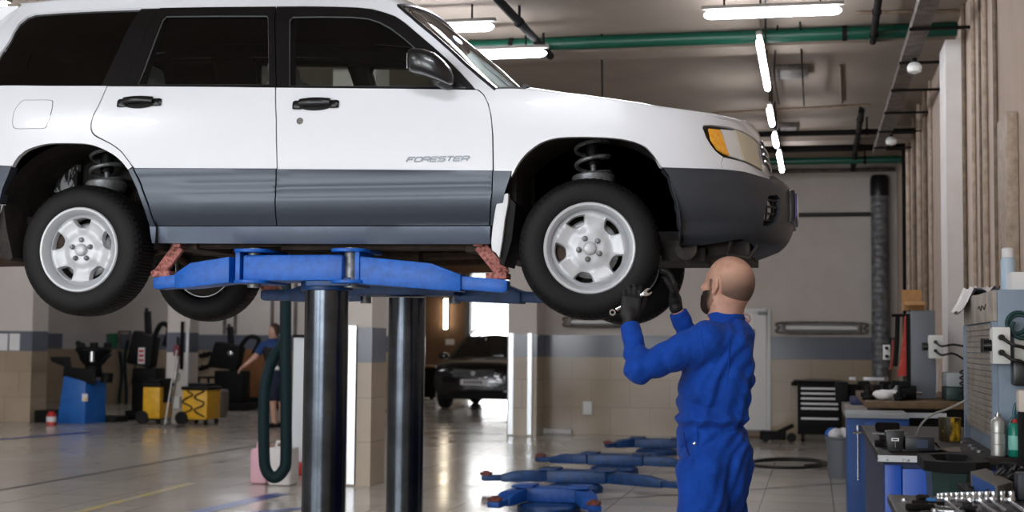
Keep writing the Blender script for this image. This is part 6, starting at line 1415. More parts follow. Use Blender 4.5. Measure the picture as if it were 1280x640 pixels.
sheet(557, 424, 568, 431, YA-.001, 'small pale sign on the brown wall under the upright tube light', 'wall_sign', M_PAPER)
# ---- floor by the back wall
a, b = onY(672, 543, YB-.06), onY(714, 536.5, YB-.06); tag(MB().box((a.x, YB-.06, .004), (b.x, YB-.01, b.z)).build('floor_vent', M_WPLAS, bevel=.004), 'low white strip at the foot of the tiled back wall by the pillar', 'vent')
c = onY(734.5, 510, YB-.02); tag(MB().box(c + V((-.07, -.02, -.1)), c + V((.07, .008, .1))).build('wall_socket', M_WPLAS, bevel=.008), 'small white socket plate low on the tiled back wall', 'socket')
A, B = onZ(925, 551), onZ(990, 551); o = thing('jack_handle', 'dark trolley jack with long handle lying at the foot of the back wall', 'jack', ((A.x+B.x)/2, A.y, 0))
mb = MB(); mb.tube([V((A.x-.4, A.y, .09)), V((B.x-.3, A.y, .09))], .055, 10); mb.build('handle', M_PIPEBR, o); mb = MB(); mb.box((B.x-.45, A.y-.16, .03), (B.x-.08, A.y+.16, .15)); mb.beam(V((B.x-.2, A.y, .13)), V((B.x+.03, A.y, .24)), .08, .06); mb.build('jack_body', M_BLKP, o, bevel=.015)
mb = MB(); mb.cyl((B.x, A.y-.17, .07), (B.x, A.y-.12, .07), .069); mb.build('wheel', M_RUB, o); mb = MB(); mb.cyl((B.x-.36, A.y-.18, .06), (B.x-.36, A.y-.14, .06), .058); mb.build('wheel', M_RUB, o)
P = []
for k in range(60): t = k/59*2*PI*1.75; P.append(onZ(985 + 55*math.cos(t+2.6)*(1-.004*k), 581 + 5.5*math.sin(t+2.6) + .03*k, .018))
for k, p in enumerate(P): p.z = .018 + .0008*k
tag(MB().tube(P, .017, 8).build('floor_hose', M_CABLE), 'black hose coiled flat on the floor right of the mechanic', 'hose')
c = onZ(1052, 597); o = thing('waste_bin', 'grey waste bin heaped with rags, next to the blue bench end', 'bin', (c.x, c.y, 0))
mb = MB(); mb.lathe([(.0, .002), (.135, .002), (.16, .40), (.17, .41), (.17, .43), (.15, .43), (.13, .06), (.0, .06)], (c.x, c.y, 0), n=28); mb.build('tub', mat('grey_bin', '#5f646a', .55), o)
for k, (dx, dy, m) in enumerate(((-.06, -.04, M_PAPER), (.07, -.02, M_PAPER), (-.10, .03, M_BLUEM), (.02, .06, M_PAPER))):
    q = V((c.x+dx, c.y+dy, .45)); rows = []
    for i in range(7):
        th = PI*i/6; rows.append([q + V((.075*math.sin(th)*math.cos(a)*(1+.25*math.sin(3*a+k)), .07*math.sin(th)*math.sin(a), .06*math.cos(th)*(1+.2*math.sin(2*a+k)))) for a in np.linspace(0, 2*PI, 12, endpoint=False)])
    tag(MB().grid(rows, closed_v=True).build('rag', m, None, 60), ['white rag in the grey waste bin, nearest the mechanic', 'white rag in the grey waste bin, on the bench side', 'blue rag in the grey waste bin', 'white rag at the back of the grey waste bin'][k], 'rag', 'rags in the waste bin')
# ================================================================ TOOL CHEST AND BENCHES ALONG THE RIGHT WALL
yy = 21.0
a, b = onY(997, 544, yy), onY(1052, 479, yy); a.z = .002
tc_ = thing('tool_chest', 'black tool chest with silver drawer handles against the back wall', 'tool chest', ((a.x+b.x)/2, yy+.25, 0))
mb = MB(); mb.box((a.x, yy, .11), (b.x, yy+.5, b.z)); mb.build('cabinet', M_BLKP, tc_, bevel=.012)
mb = MB(); mb.box((a.x-.06, yy-.03, b.z), (b.x+.02, yy+.52, b.z+.03)); mb.box((a.x-.09, yy+.02, b.z-.05), (a.x-.01, yy+.48, b.z-.001)); mb.build('top', M_BLKP, tc_, bevel=.01)
mb = MB(); mb.box((a.x+.12, yy+.05, b.z+.03), (b.x-.12, yy+.42, b.z+.05)); mb.build('top_tray', M_TRAY, tc_)
zs = [onY(1020, y, yy).z for y in (488, 495.5, 502, 508.5, 515, 528)]; zs = [b.z-.012] + zs[0:]
for k, y in enumerate((485, 491.2, 497.5, 504, 510, 522.5)):
    z = onY(1020, y, yy).z; z2 = onY(1020, (491.2, 497.5, 504, 510, 522.5, 536)[k], yy).z
    mb = MB(); mb.box((a.x+.03, yy-.016, z2+.018), (b.x-.03, yy-.001, z+.008)); d_ = mb.build('drawer', M_BLKP, tc_, bevel=.004); mb = MB(); mb.box((a.x+.05, yy-.034, z-.022), (b.x-.05, yy-.017, z+.006)); mb.build('drawer_handle', mat('pale_handle', '#e2e3e4', .4), d_, bevel=.004)
for x in (a.x+.07, b.x-.07):
    for y in (yy+.06, yy+.44): mb = MB(); mb.cyl((x-.02, y, .055), (x+.02, y, .055), .055); mb.build('castor', M_RUB, tc_)
# ---------------- rear bench (10-12 m): brown top, machines and clutter
M_TOPW = mat('oily_wooden_bench_top', '#6b5230', .6, var=(9, '#3a2c1e', .35, .7)); M_TOPD = mat('dark_steel_bench_top', '#211d19', .55, 0, .3, var=(8, '#39322b', .42, .7)); M_BLUEC = mat('blue_cabinet_paint', '#0a4cb4', .4, var=(3, '#194aa3', .35, .7)); M_BLUECD = mat('worn_blue_cabinet_paint', '#0e4a92', .5, var=(5, '#0a3a78', .35, .7))
y1 = 10.6; zt = onY(1120, 502, y1).z
a, b = onY(1082, 508, y1), onY(1200, 498, y1)
rb = thing('rear_workbench', 'rear workbench with oily brown wooden top under the tall grey cabinet', 'workbench', ((a.x+1.15)/2, y1+.9, 0))
mb = MB(); mb.box((a.x, y1, zt-.05), (1.15, y1+2.6, zt)); mb.build('bench_top', M_TOPW, rb, bevel=.01)
mb = MB(); mb.box((a.x+.10, y1+.08, .002), (1.13, y1+2.5, zt-.051)); mb.build('bench_base', M_BLKP, rb, bevel=.01)
mb = MB(); q0, q1 = onY(1107, 521.5, y1+.05), onY(1183, 516.5, y1+.05); mb.box((q0.x, y1+.03, q0.z), (min(q1.x, 1.1), y1+.079, q1.z)); mb.build('drawer_rail', M_SILVER, rb)
# tall grey cabinet on the rear bench
yc = 11.2; a, b = onY(1139, 503, yc), onY(1169, 388, yc)
gc = thing('tall_grey_cabinet', 'tall plain grey cabinet standing on the rear bench against the right wall', 'cabinet', ((a.x+b.x)/2, yc+.25, zt))
mb = MB(); mb.box((a.x, yc, zt+.002), (b.x, yc+.55, b.z)); mb.build('body', mat('dark_grey_cabinet_paint', '#6a7078', .45), gc, bevel=.01); mb = MB(); mb.box((a.x-.03, yc+.03, zt+.08), (a.x-.001, yc+.5, b.z-.03)); mb.build('side_rail', M_BLKP, gc)
mb = MB(); mb.box((b.x+.001, yc+.02, zt+.05), (b.x+.012, yc+.05, b.z-.4)); mb.build('edge_strip', M_SILVER, gc)
def jbox(x0, y0, x1, y1, Y, d, label, cable_to=None, knob=True):
    a, b = onY(x0, y1, Y), onY(x1, y0, Y); o = thing('switch_box', label, 'switch box', ((a.x+b.x)/2, Y+d/2, a.z), 'white electrical switch boxes')
    mb = MB(); mb.box((a.x, Y, a.z), (b.x, Y+d*.55, b.z)); mb.build('cover', M_WPLAS, o, bevel=.006); mb = MB(); mb.box((a.x+.004, Y+d*.551, a.z+.004), (b.x-.004, Y+d, b.z-.004)); mb.build('base', M_WPLAS, o, bevel=.004)
    if knob: mb = MB(); c = V((a.x-.001, Y+d*.3, (a.z+b.z)/2)); mb.lathe([(.0, .035), (.022, .033), (.026, .0), (.0, .0)], c, (-1, 0, 0), 18); mb.box(c + V((-.045, -.006, -.03)), c + V((-.01, .006, .03))); mb.build('rotary_switch', M_BLK, o)
    zc = (a.z+b.z)/2; 
    for k, dz in enumerate((.035, -.03)):
        p = V((b.x*.45+a.x*.55, Y-.004, zc+dz)); mb = MB(); mb.cyl(p + V((0, .003, 0)), p + V((0, -.035, 0)), .013); mb.build('cable_gland', M_BLK, o)
        if cable_to: mb = MB(); mb.tube(catmull([p + V((0, -.03, 0)), p + V((.04, -.06, -.03)), p + V((cable_to[0]*.6, -.05, cable_to[1]*.6)), p + V((cable_to[0], -.02, cable_to[1]-.03*k))], 6), .008, 8); mb.build('cable', M_CABLE, o)
    return o
jbox(1161, 419, 1179, 448, 10.95, .14, 'white switch box on the tall grey cabinet', (.20, -.03))
# cardboard box open on top of the cabinet
a, b = onY(1130, 391, yc+.05), onY(1152, 377, yc+.05); zt2 = onY(1145, 388, yc).z + .002
o = thing('cardboard_box', 'open brown cardboard box on top of the tall grey cabinet', 'box', ((a.x+b.x)/2, yc+.2, zt2)); x0, x1 = max(a.x, onY(1139, 400, yc).x-.05), b.x+.02
hb_ = b.z - zt2
mb = MB(); mb.box((x0, yc+.03, zt2), (x1, yc+.035, zt2+hb_)); mb.box((x0, yc+.30, zt2), (x1, yc+.305, zt2+hb_)); mb.box((x0, yc+.035, zt2), (x0+.005, yc+.30, zt2+hb_)); mb.box((x1-.005, yc+.035, zt2), (x1, yc+.30, zt2+hb_)); mb.box((x0+.005, yc+.035, zt2), (x1-.005, yc+.30, zt2+.005)); mb.build('carton', M_CARD, o)
mb = MB(); mb.beam(V(((x0+x1)/2, yc+.305, zt2+hb_)), V(((x0+x1)/2, yc+.36, zt2+hb_+.10)), x1-x0, .005, (0, -1, .3)); mb.build('flap', M_CARD, o); mb = MB(); mb.beam(V(((x0+x1)/2, yc+.03, zt2+hb_)), V(((x0+x1)/2, yc-.05, zt2+hb_-.03)), x1-x0, .005, (0, 1, 1)); mb.build('flap', M_CARD, o)
# red and black straps hanging left of the cabinet on a rail
A = onY(1118, 394, yc+.1); B = onY(1139, 394, yc+.1)
rk = tag(MB().tube([V((A.x-.02, yc+.1, A.z)), V((B.x+.0, yc+.1, A.z))], .012, 8).build('hanging_rail', M_BLK), 'short black rail sticking out left of the tall grey cabinet', 'rail')
def strap(pts, w, m, label, Y):
    P = [onY(x, y, Y) for x, y in pts]; mb = MB(); C = catmull(P, 6); rows = []
    for i, p in enumerate(C): rows.append([p + V((dx*w, dy, 0)) for dx, dy in ((-.5, -.006), (0, -.010), (.5, -.006), (.5, .006), (0, .004), (-.5, .006))])
    mb.grid(rows, closed_v=True); mb.add(rows[0], [range(6)]); mb.add(rows[-1], [range(6)]); return tag(mb.build('hanging_strap', m), label, 'strap', 'straps hanging on the rail')
strap([(1137, 395), (1135, 420), (1132, 445), (1128, 470)], .075, mat('red_strap', '#b8382c', .7, var=(18, '#c9836f', .55, .68)), 'broad red strap with pale marks hanging beside the tall grey cabinet', yc+.06)
strap([(1122, 396), (1121, 430), (1119, 458)], .034, M_BLKP, 'narrow black strap hanging left of the red one', yc+.07)
strap([(1117, 425), (1116, 445), (1113, 462)], .026, mat('dark_red_strap', '#7a3226', .7, var=(14, '#d8cfc6', .6, .68)), 'short dark red and white strap, leftmost on the rail', yc+.08)
jbox(1104, 431, 1113, 450, yc+.6, .10, 'small pale switch box behind the straps, near the spiral duct', None, False)
# clutter heaped on the rear bench
rr = random.Random(3)
items = [('motor', 'black electric motor lying on the rear bench by the grey cabinet', M_BLKP), ('motor', 'small black pump on the rear bench, left of the black motor', M_BLKP)]
for k, (nm, lab, m) in enumerate(items):
    c = onY(1133 - 10*k, 497, y1+.35+.1*k); c.z = zt + .055; o = thing(nm, lab, 'motor', (c.x, c.y, zt)); mb = MB(); mb.cyl(c + V((-.07, 0, 0)), c + V((.07, 0, 0)), .053, n=20); mb.build('housing', m, o, bevel=.006); mb = MB(); mb.cyl(c + V((.07, 0, 0)), c + V((.11, 0, 0)), .012); mb.build('shaft', M_CHROME, o); mb = MB(); mb.box(c + V((-.05, -.04, .04)), c + V((.02, .04, .085))); mb.build('terminal_box', M_BLKP, o, bevel=.006)
def rag(px, py, Y, z, r, m, label):
    c = onY(px, py, Y); q = V((c.x, Y, z + r*.38)); rows = []
    for i in range(9):
        th = PI*i/8; rows.append([q + V((r*math.sin(th)*math.cos(t)*(1+.3*math.sin(3*t+px)), r*.7*math.sin(th)*math.sin(t)*(1+.2*math.cos(4*t)), r*.38*math.cos(th)*(1+.35*math.sin(2*t+i)*math.sin(th)))) for t in np.linspace(0, 2*PI, 18, endpoint=False)])
    return tag(MB().grid(rows, closed_v=True).build('rag', m, None, 70), label, 'rag', 'rags on the rear bench')
rag(1107, 496, y1+.25, zt, .10, M_PAPER, 'white crumpled rag on the rear bench, larger one'); rag(1095, 498, y1+.4, zt, .05, M_PAPER, 'small white rag left of the larger crumpled rag')
# far bench between tool chest and rear bench
y2 = 13.6; a, b = onY(1056, 520, y2), onY(1110, 480, y2); z2 = onY(1075, 507, y2).z
fb = thing('far_workbench', 'grey topped workbench between the tool chest and the rear bench', 'workbench', ((a.x+1.1)/2, y2+.8, 0))
mb = MB(); mb.box((a.x, y2, z2-.12), (1.14, y2+1.6, z2)); mb.build('bench_top', mat('grey_bench_edge', '#7b726b', .5), fb, bevel=.008); mb = MB(); mb.box((a.x+.08, y2+.08, .002), (1.12, y2+1.5, z2-.121)); mb.build('bench_base', M_BLKP, fb)
c = onY(1072, 504, y2+.2); tag(MB().box((c.x-.07, y2+.1, z2+.001), (c.x+.07, y2+.4, z2+.075)).build('tool_case', mat('dark_blue_case', '#1a1f4d', .5), bevel=.012), 'small dark blue case on the grey topped bench', 'case')
for k in range(6):
    px = 1052 + 14*k; c = onY(px, 490, y2+.9+.1*(k % 3)); h = .20 - .03*((k*7) % 2); tag(MB().box((c.x-.06, c.y, z2+.001), (c.x+.065, c.y+.22, z2+h)).build('parts_box', (M_BLKP, M_PIPED, M_TRAY)[k % 3] if k != 2 else M_BLKP, bevel=.02), ['black parts box on the grey topped bench, leftmost next to the tool chest', 'dark parts box, second from the tool chest', 'black parts box, third from the tool chest', 'black parts box, fourth from the tool chest', 'dark parts box, fifth from the tool chest', 'grey parts box at the right end of the row on the grey topped bench'][k], 'box', 'parts boxes on the grey topped bench')
for k, (x0, x1, y, lab) in enumerate(((1080, 1106, 484, 'long pale steel bar on the parts boxes by the spiral duct'), (1062, 1070, 484, 'short pale steel bar on the parts boxes'))):
    A, B = onY(x0, y, y2+.85), onY(x1, y, y2+.85); z = z2+.226; tag(MB().beam((A.x, y2+1.0, z), (B.x, y2+1.0, z), .03, .03).build('steel_bar', M_SILVER, bevel=.004), lab, 'bar')
# grey plastic case with dark base, right of the tall cabinet
a, b = onY(1183, 498, 10.9), onY(1204, 466, 10.9); o = thing('grey_case', 'pale grey machine case with black base right of the tall grey cabinet', 'machine', ((a.x+b.x)/2, 11.0, zt)); zq = onY(1190, 484, 10.9).z
mb = MB(); mb.box((a.x, 10.9, zt+.002), (min(b.x, 1.16), 11.3, zq)); mb.build('base', M_DGREEN, o, bevel=.01); mb = MB(); mb.box((a.x, 10.9, zq+.001), (min(b.x, 1.16), 11.3, b.z)); mb.build('case', mat('pale_grey_case', '#9aa0a2', .5), o, bevel=.02)
P = [onY(1203 + 3*math.cos(t), 462 + (t/(2*PI))*7, 10.85) + V((0, .02*math.sin(t), 0)) for t in np.linspace(0, 2*PI*5, 90)]; tag(MB().tube(P, .007, 6).build('coiled_cable', M_CABLE), 'black coiled cable hanging in front of the pale grey case', 'cable')
# ---------------- blue cabinet end and near bench
y3 = 9.9; a, b = onY(1060, 640, y3), onY(1101, 523, y3)
bc = thing('blue_cabinet', 'dark blue cabinet with pale top and upright rod, behind the near bench', 'cabinet', ((a.x+b.x)/2, y3+.3, 0)); zb_ = onY(1080, 523, y3).z
mb = MB(); mb.box((a.x, y3, .002), (.62, y3+.6, zb_)); mb.build('body', M_BLUECD, bc, bevel=.008); mb = MB(); mb.box((a.x-.01, y3-.02, zb_+.001), (.62, y3+.62, zb_+.03)); mb.build('top', mat('grey_cabinet_top', '#8b9092', .5), bc, bevel=.006)
c = onY(1072.5, 600, y3-.03); d = onY(1072.5, 537, y3-.03); mb = MB(); mb.cyl((c.x, y3-.035, c.z), (c.x, y3-.035, d.z), .005); mb.cyl((c.x-.03, y3-.035, d.z-.02), (c.x+.03, y3-.035, d.z-.02), .010); mb.cyl((c.x, y3-.035, d.z), (c.x, y3-.035, d.z+.03), .012); mb.build('rod', M_CHROME, bc)
c = onY(1082, 580, y3); mb = MB(); mb.box((c.x, y3-.012, .05), (.61, y3-.001, zb_-.02)); mb.build('door', M_BLUECD, bc, bevel=.005)
yn = 6.48; zn = .90
a = onY(1098, 568, yn); nbx = a.x
nb_ = thing('near_workbench', 'near workbench with dark top, chipped white edge and blue doors', 'workbench', ((nbx+1.18)/2, yn+1.2, 0))
mb = MB(); mb.box((nbx, yn, zn-.035), (1.19, yn+2.4, zn)); mb.build('bench_top', M_TOPD, nb_, bevel=.006)
e = onY(1176, 572, yn); mb = MB(); mb.box((nbx-.004, yn-.010, zn-.030), (e.x, yn-.001, zn-.002)); mb.build('edge_strip', mat('chipped_white_paint', '#c3c8ca', .6, var=(55, '#4c4a46', .56, .66)), nb_)
mb = MB(); mb.box((nbx+.02, yn+.04, .002), (1.18, yn+2.3, zn-.036)); mb.build('carcass', mat('dark_blue_carcass', '#14264d', .5), nb_)
xs = [onY(x, 600, yn+.03).x for x in (1106, 1128, 1183)]
mb = MB(); mb.box((xs[0], yn+.022, .06), (xs[1]-.004, yn+.039, zn-.045)); mb.build('stile', M_BLUEC, nb_, bevel=.004); mb = MB(); mb.box((xs[1], yn+.018, .06), (xs[2], yn+.039, zn-.06)); mb.build('door', M_BLUEC, nb_, bevel=.005); mb = MB(); mb.box((xs[2]+.01, yn+.018, .06), (1.17, yn+.039, zn-.06)); mb.build('door', M_BLUEC, nb_, bevel=.005)
# roller-shutter cabinet on the near bench
a = onD(1243, 562, 6.3); X0c = a.x; ycab = a.y; zc1 = onD(1243, 362, 6.3).z; L_c = 1.25
rc = thing('roller_cabinet', 'blue-grey cabinet with grubby roller shutter standing on the near bench', 'cabinet', (X0c+.2, ycab+.6, zn))
mb = MB(); mb.box((X0c+.02, ycab, zn+.001), (1.18, ycab+L_c, zc1)); mb.build('body', M_GREYC, rc, bevel=.004)
M_SHUT = mat('grubby_shutter', '#a39a90', .6, var=(7, '#857a6f', .4, .66)); mb = MB(); mb.box((X0c, ycab+.005, zc1-.14), (X0c+.0195, ycab+L_c-.005, zc1-.002)); hdp = mb.build('header_panel', M_SHUT, rc, bevel=.003)
mb = MB(); nsl = 19; zlo, zhi = zn+.07, zc1-.145
for k in range(nsl):
    z0 = zlo + (zhi-zlo)*k/nsl; z1_ = zlo + (zhi-zlo)*(k+1)/nsl; mb.hexa([V((X0c+.010, ycab+.05, z0)), V((X0c+.010, ycab+L_c-.06, z0)), V((X0c+.0195, ycab+L_c-.06, z0)), V((X0c+.0195, ycab+.05, z0)), V((X0c+.003, ycab+.05, z1_-.004)), V((X0c+.003, ycab+L_c-.06, z1_-.004)), V((X0c+.0195, ycab+L_c-.06, z1_-.004)), V((X0c+.0195, ycab+.05, z1_-.004))])
mb.build('roller_shutter', M_SHUT, rc, 20)
mb = MB(); mb.box((X0c-.004, ycab, zn+.002), (X0c+.0195, ycab+.045, zc1-.142)); mb.build('shutter_guide', M_GREYC, rc); mb = MB(); mb.box((X0c-.004, ycab+L_c-.055, zn+.002), (X0c+.0195, ycab+L_c, zc1-.142)); mb.build('shutter_guide', M_GREYC, rc)
mb = MB(); pts = [V((X0c-.002, ycab+.55-.05*k, zc1-.07+.012*math.sin(k*2.3))) for k in range(7)]; mb.tube(catmull(pts, 4), .003, 5); mb.build('scrawl', mat('pencil_mark', '#3a3532', .9), hdp)
jbox(1241, 409, 1263, 455, ycab-.14, .13, 'large white switch box on the front of the roller cabinet', (.14, -.07))
c = onY(1272, 468, ycab-.09); tag(MB().box(c + V((-.02, -.02, -.05)), c + V((.10, .08, .055))).build('plug_box', M_BLK, bevel=.012), 'black plug box hanging below the large white switch box', 'plug')
a, b = onY(1268, 452, ycab-.05), onY(1290, 418, ycab-.05); tag(MB().box((a.x, ycab-.05, a.z), (b.x, ycab-.002, b.z)).build('socket_plate', M_WPLAS, bevel=.006), 'white socket plate at the right edge beside the large switch box', 'socket')
def coil(pts, r, m, label, Y, n=8):
    P = [onY(x, y, Y) + V((0, d, 0)) for x, y, d in pts]; return tag(MB().tube(catmull(P, 8), r, n).build('green_hose', m), label, 'hose')
M_GH = mat('dark_green_hose', '#123b3a', .4)
P = []
for k in range(70): t = k/69*2*PI*2.6; P.append((1270 + 1.2*k/10 + 14*math.cos(t), 402 + 14*math.sin(t) + k*.12, -.02*math.sin(t*.5)))
coil(P[::3], .0085, M_GH, 'dark green hose coiled on the front of the roller cabinet, upper one', ycab-.06)
coil([(1276, 500, 0), (1269, 508, 0), (1268, 522, 0), (1274, 532, 0), (1270, 545, 0), (1266, 560, 0), (1262, 548, 0), (1262, 530, 0), (1270, 520, 0), (1285, 518, 0)], .008, mat('teal_hose', '#0f5058', .4), 'teal hose looping down beside the green bottle', ycab-.05)
# things standing on the roller cabinet
zt3 = zc1 + .001
def on_top(px, y): 
    x = onY(px, 362, y).x; return V((max(x, X0c+.05), y, zt3))
c = V((X0c+.12, ycab+.42, zt3)); o = thing('spray_can', 'white and pale blue spray can on top of the roller cabinet', 'can', c); mb = MB(); mb.lathe([(.0, 0), (.032, 0), (.033, .004), (.033, .15), (.027, .165), (.0, .165)], c, n=24); mb.build('can_body', mat('pale_blue_label', '#a9bccb', .4), o); mb = MB(); mb.lathe([(.028, .166), (.028, .205), (.02, .212), (.0, .212)], c, n=24); mb.build('cap', M_PAPER, o)
c = V((X0c+.10, ycab+.15, zt3)); o = tag(MB().box(c + V((0, 0, 0)), c + V((.14, .16, .085))).build('white_carton', M_PAPER, bevel=.004), 'small white carton in front of the spray can', 'box')
rows = []
for i in range(13):
    row = []
    for k in range(9):
        u, t = i/12, k/8; x = X0c - .05 + .26*t; z = zt3 + .004 + .045*abs(math.sin(u*9 + t*7))*(1-.4*t) + .02*math.sin(t*13 + u*5)**2
        if x < X0c - .006: z = zt3 - (X0c - x)*1.6 + .01*math.sin(u*14)
        row.append(V((x + .012*math.sin(u*17), ycab + L_c - .38 + .40*u + .015*math.sin(t*11), z)))
    rows.append(row)
tag(MB().grid(rows).build('plastic_film', mat('clear_film', '#d8d3ce', .3), None, 50), 'crumpled pale plastic film draped over the far end of the roller cabinet', 'film')
# greasy parts heaped on the rear bench
rr = random.Random(5)
names = ['dark greasy engine part on the rear bench, first behind the larger white rag', 'dark engine part on the rear bench, second behind the white rag', 'small steel part on the rear bench, between the rag and the motors', 'black bracket on the rear bench, in front of the pump', 'pale machined part on the rear bench, by the straps', 'brown rusty part on the rear bench, left of the small white rag', 'black ribbed part on the rear bench, at its left corner', 'steel flange on the rear bench, below the red strap']
for k, lab in enumerate(names):
    c = onY((1104, 1112, 1117, 1124, 1127, 1090, 1086, 1130)[k], 497, y1 + (.62, .7, .3, .2, .75, .55, .3, .8)[k]); c.z = zt + .001; m = (M_BLKP, M_PIPED, M_STEEL, M_BLKP, M_SILVER, M_RUST, M_BLKP, M_STEEL)[k]; r = (.05, .045, .03, .035, .04, .04, .05, .05)[k]
    mb = MB(); mb.lathe([(.0, 0), (r, 0), (r, .02), (r*.7, .025), (r*.75, .06 + .01*(k % 3)), (r*.45, .07 + .01*(k % 3)), (r*.4, .11), (.0, .11)], c, (.25*math.sin(k), .2*math.cos(k), 1), 7 + 5*(k % 3)); mb.box(c + V((-r*1.2, -.015, .02)), c + V((r*1.3, .02, .05))); tag(mb.build('engine_part', m, bevel=.003), lab, 'machine part', 'greasy parts on the rear bench')
# bottles beside the cabinet
c = onY(1249, 569, yn+.03); o = thing('metal_bottle', 'silver ribbed metal bottle standing on the near bench', 'bottle', (c.x, yn+.06, zn)); c = V((c.x, yn+.06, zn+.001)); s_ = .178/.25
mb = MB(); mb.lathe([(.0, 0), (.028, 0), (.031, .004), (.031, .05), (.029, .052), (.031, .054), (.031, .10), (.029, .102), (.031, .104), (.031, .150), (.026, .160), (.014, .168), (.012, .172), (.0, .172)], c, n=28); mb.build('bottle_body', mat('brushed_aluminium', '#b4b4b0', .35, .55), o); mb = MB(); mb.lathe([(.013, .1725), (.013, .182), (.006, .184), (.006, .19), (.0, .19)], c, n=16); mb.build('valve', M_CHROME, o)
c = onY(1270, 569, yn+.03); c = V((c.x, yn+.055, zn+.001)); o = thing('green_bottle', 'green plastic bottle with red cap, right of the silver bottle', 'bottle', c); mb = MB(); mb.lathe([(.0, 0), (.026, 0), (.028, .004), (.028, .12), (.020, .14), (.011, .146), (.0, .146)], c, n=24); mb.build('bottle_body', mat('green_bottle_plastic', '#0e7a66', .3), o); mb = MB(); mb.lathe([(.012, .1465), (.012, .162), (.0, .163)], c, n=16); mb.build('cap', M_RED, o); mb = MB(); mb.lathe([(.0285, .03), (.0288, .031), (.0288, .09), (.0285, .091)], c, n=24); mb.build('label_band', mat('pale_green_label', '#7fc2b4', .5), o)
c = onY(1279, 520, yn-.06); o = thing('clamp_post', 'dark upright post with cream knob at the right edge of the near bench', 'post', (c.x, yn-.06, 0)); mb = MB(); mb.box((c.x-.02, yn-.09, .001), (c.x+.02, yn-.03, onY(1279, 515, yn-.06).z)); mb.build('post', M_BLKP, o, bevel=.005); mb = MB(); z0 = onY(1279, 515, yn-.06).z; mb.box((c.x-.024, yn-.1, z0), (c.x+.035, yn-.02, z0+.095)); mb.build('knob', mat('cream_plastic', '#cfc4b8', .5), o, bevel=.012)
# vise, power tool case, paper, yellow tub and air line on the near bench
def near(px, py): p = onZ(px, py, zn); return V((p.x, p.y, zn + .001))
c = near(1088, 566); vy = yn + .55; vx = nbx + .03
v = thing('bench_vise', 'dark bench vise at the corner of the near bench', 'vise', (vx, vy, zn)); mb = MB(); mb.cyl((vx+.05, vy, zn+.001), (vx+.05, vy, zn+.03), .075, n=24); mb.box((vx-.0, vy-.05, zn+.03), (vx+.10, vy+.07, zn+.075)); mb.build('vise_base', M_BLKP, v, bevel=.008)
mb = MB(); mb.box((vx-.02, vy-.01, zn+.076), (vx+.08, vy+.07, zn+.105)); mb.box((vx-.02, vy-.055, zn+.07), (vx+.09, vy-.02, zn+.115)); mb.build('jaw', M_PIPED, v, bevel=.010); mb = MB(); mb.cyl((vx+.04, vy-.12, zn+.065), (vx+.04, vy-.02, zn+.065), .014); mb.cyl((vx-.04, vy-.115, zn+.065), (vx+.12, vy-.115, zn+.065), .007); mb.build('screw_handle', M_STEEL, v)
a, b = near(1112, 559), near(1168, 553)
o = thing('power_tool', 'black power tool with a small white label lying on the near bench', 'power tool', a); yq = yn+.17
xa_ = onY(1108, 555, yq).x; xb_ = onY(1128, 555, yq).x; xc_ = onY(1169, 555, yq).x; zt_ = lambda y: onY(1120, y, yq).z
mb = MB(); mb.hexa([V((xa_+.01, yq, zn+.001)), V((xb_, yq, zn+.001)), V((xb_, yq+.12, zn+.001)), V((xa_+.01, yq+.12, zn+.001)), V((xa_-.004, yq, zt_(539.5))), V((xb_+.01, yq, zt_(538))), V((xb_+.01, yq+.12, zt_(538))), V((xa_-.004, yq+.12, zt_(539.5)))]); hd1 = mb.build('tool_head', mat('charcoal_plastic', '#141618', .4), o, bevel=.006)
mb = MB(); mb.box((xb_+.012, yq+.02, zn+.006), (xc_, yq+.10, zt_(546))); bd_ = mb.build('tool_body', mat('blue_black_plastic', '#15191f', .4), o, bevel=.008); mb = MB(); mb.box((xb_+.06, yq+.017, zn+.02), (xc_-.03, yq+.0195, zt_(549.5))); mb.build('side_label', mat('dark_blue_label', '#22304a', .5), bd_)
mb = MB(); p = onY(1119, 549.5, yq-.004); mb.box(p + V((-.017, -.001, -.007)), p + V((.017, .003, .007))); lb = mb.build('white_label', M_PAPER, hd1); mb = MB(); mb.box(p + V((-.010, -.0025, -.002)), p + V((.010, -.0012, .002))); mb.build('label_print', M_BLK, lb); mb = MB(); mb.beam(p + V((0, -.004, -.009)), p + V((0, -.004, -.034)), .004, .004); mb.build('key_pin', M_CHROME, hd1)
c0 = near(1160, 556); mb = MB(); rows = []
xp, yp_ = onY(1172, 550, yn+.32).x, yn+.32
for i in range(9):
    t = i/8; rows.append([V((xp - .075 + .17*t, yp_ - .07 + .15*s, zn + .002 + .05*math.exp(-((t-.30)/.16)**2)*(1-.3*s) + .02*math.sin(PI*s)*t)) for s in (0, .33, .66, 1)])
tag(MB().grid(rows).build('sheet_of_paper', mat('brown_kraft_paper', '#6d6258', .85), None, 60), 'creased brown paper sheet behind the black power tool', 'paper')
c = near(1185, 545); yq2 = yn+1.05; c = V((onY(1187, 530, yq2).x, yq2, zn+.001)); r_ = (onY(1201, 530, yq2).x - onY(1173, 530, yq2).x)/2
o = thing('yellow_tub', 'black tub with yellow print on the near bench by the roller cabinet', 'tub', c); hh = onY(1187, 522, yq2).z - zn; mb = MB(); mb.lathe([(.0, 0), (r_*.94, 0), (r_, .01), (r_, hh*.93), (r_*1.04, hh*.94), (r_*1.04, hh), (.0, hh)], c, n=32); mb.build('tub_body', mat('dirty_yellow_black', '#2c2206', .5, var=(16, '#d2a51b', .5, .62), stretch=(1, 1, .45)), o)
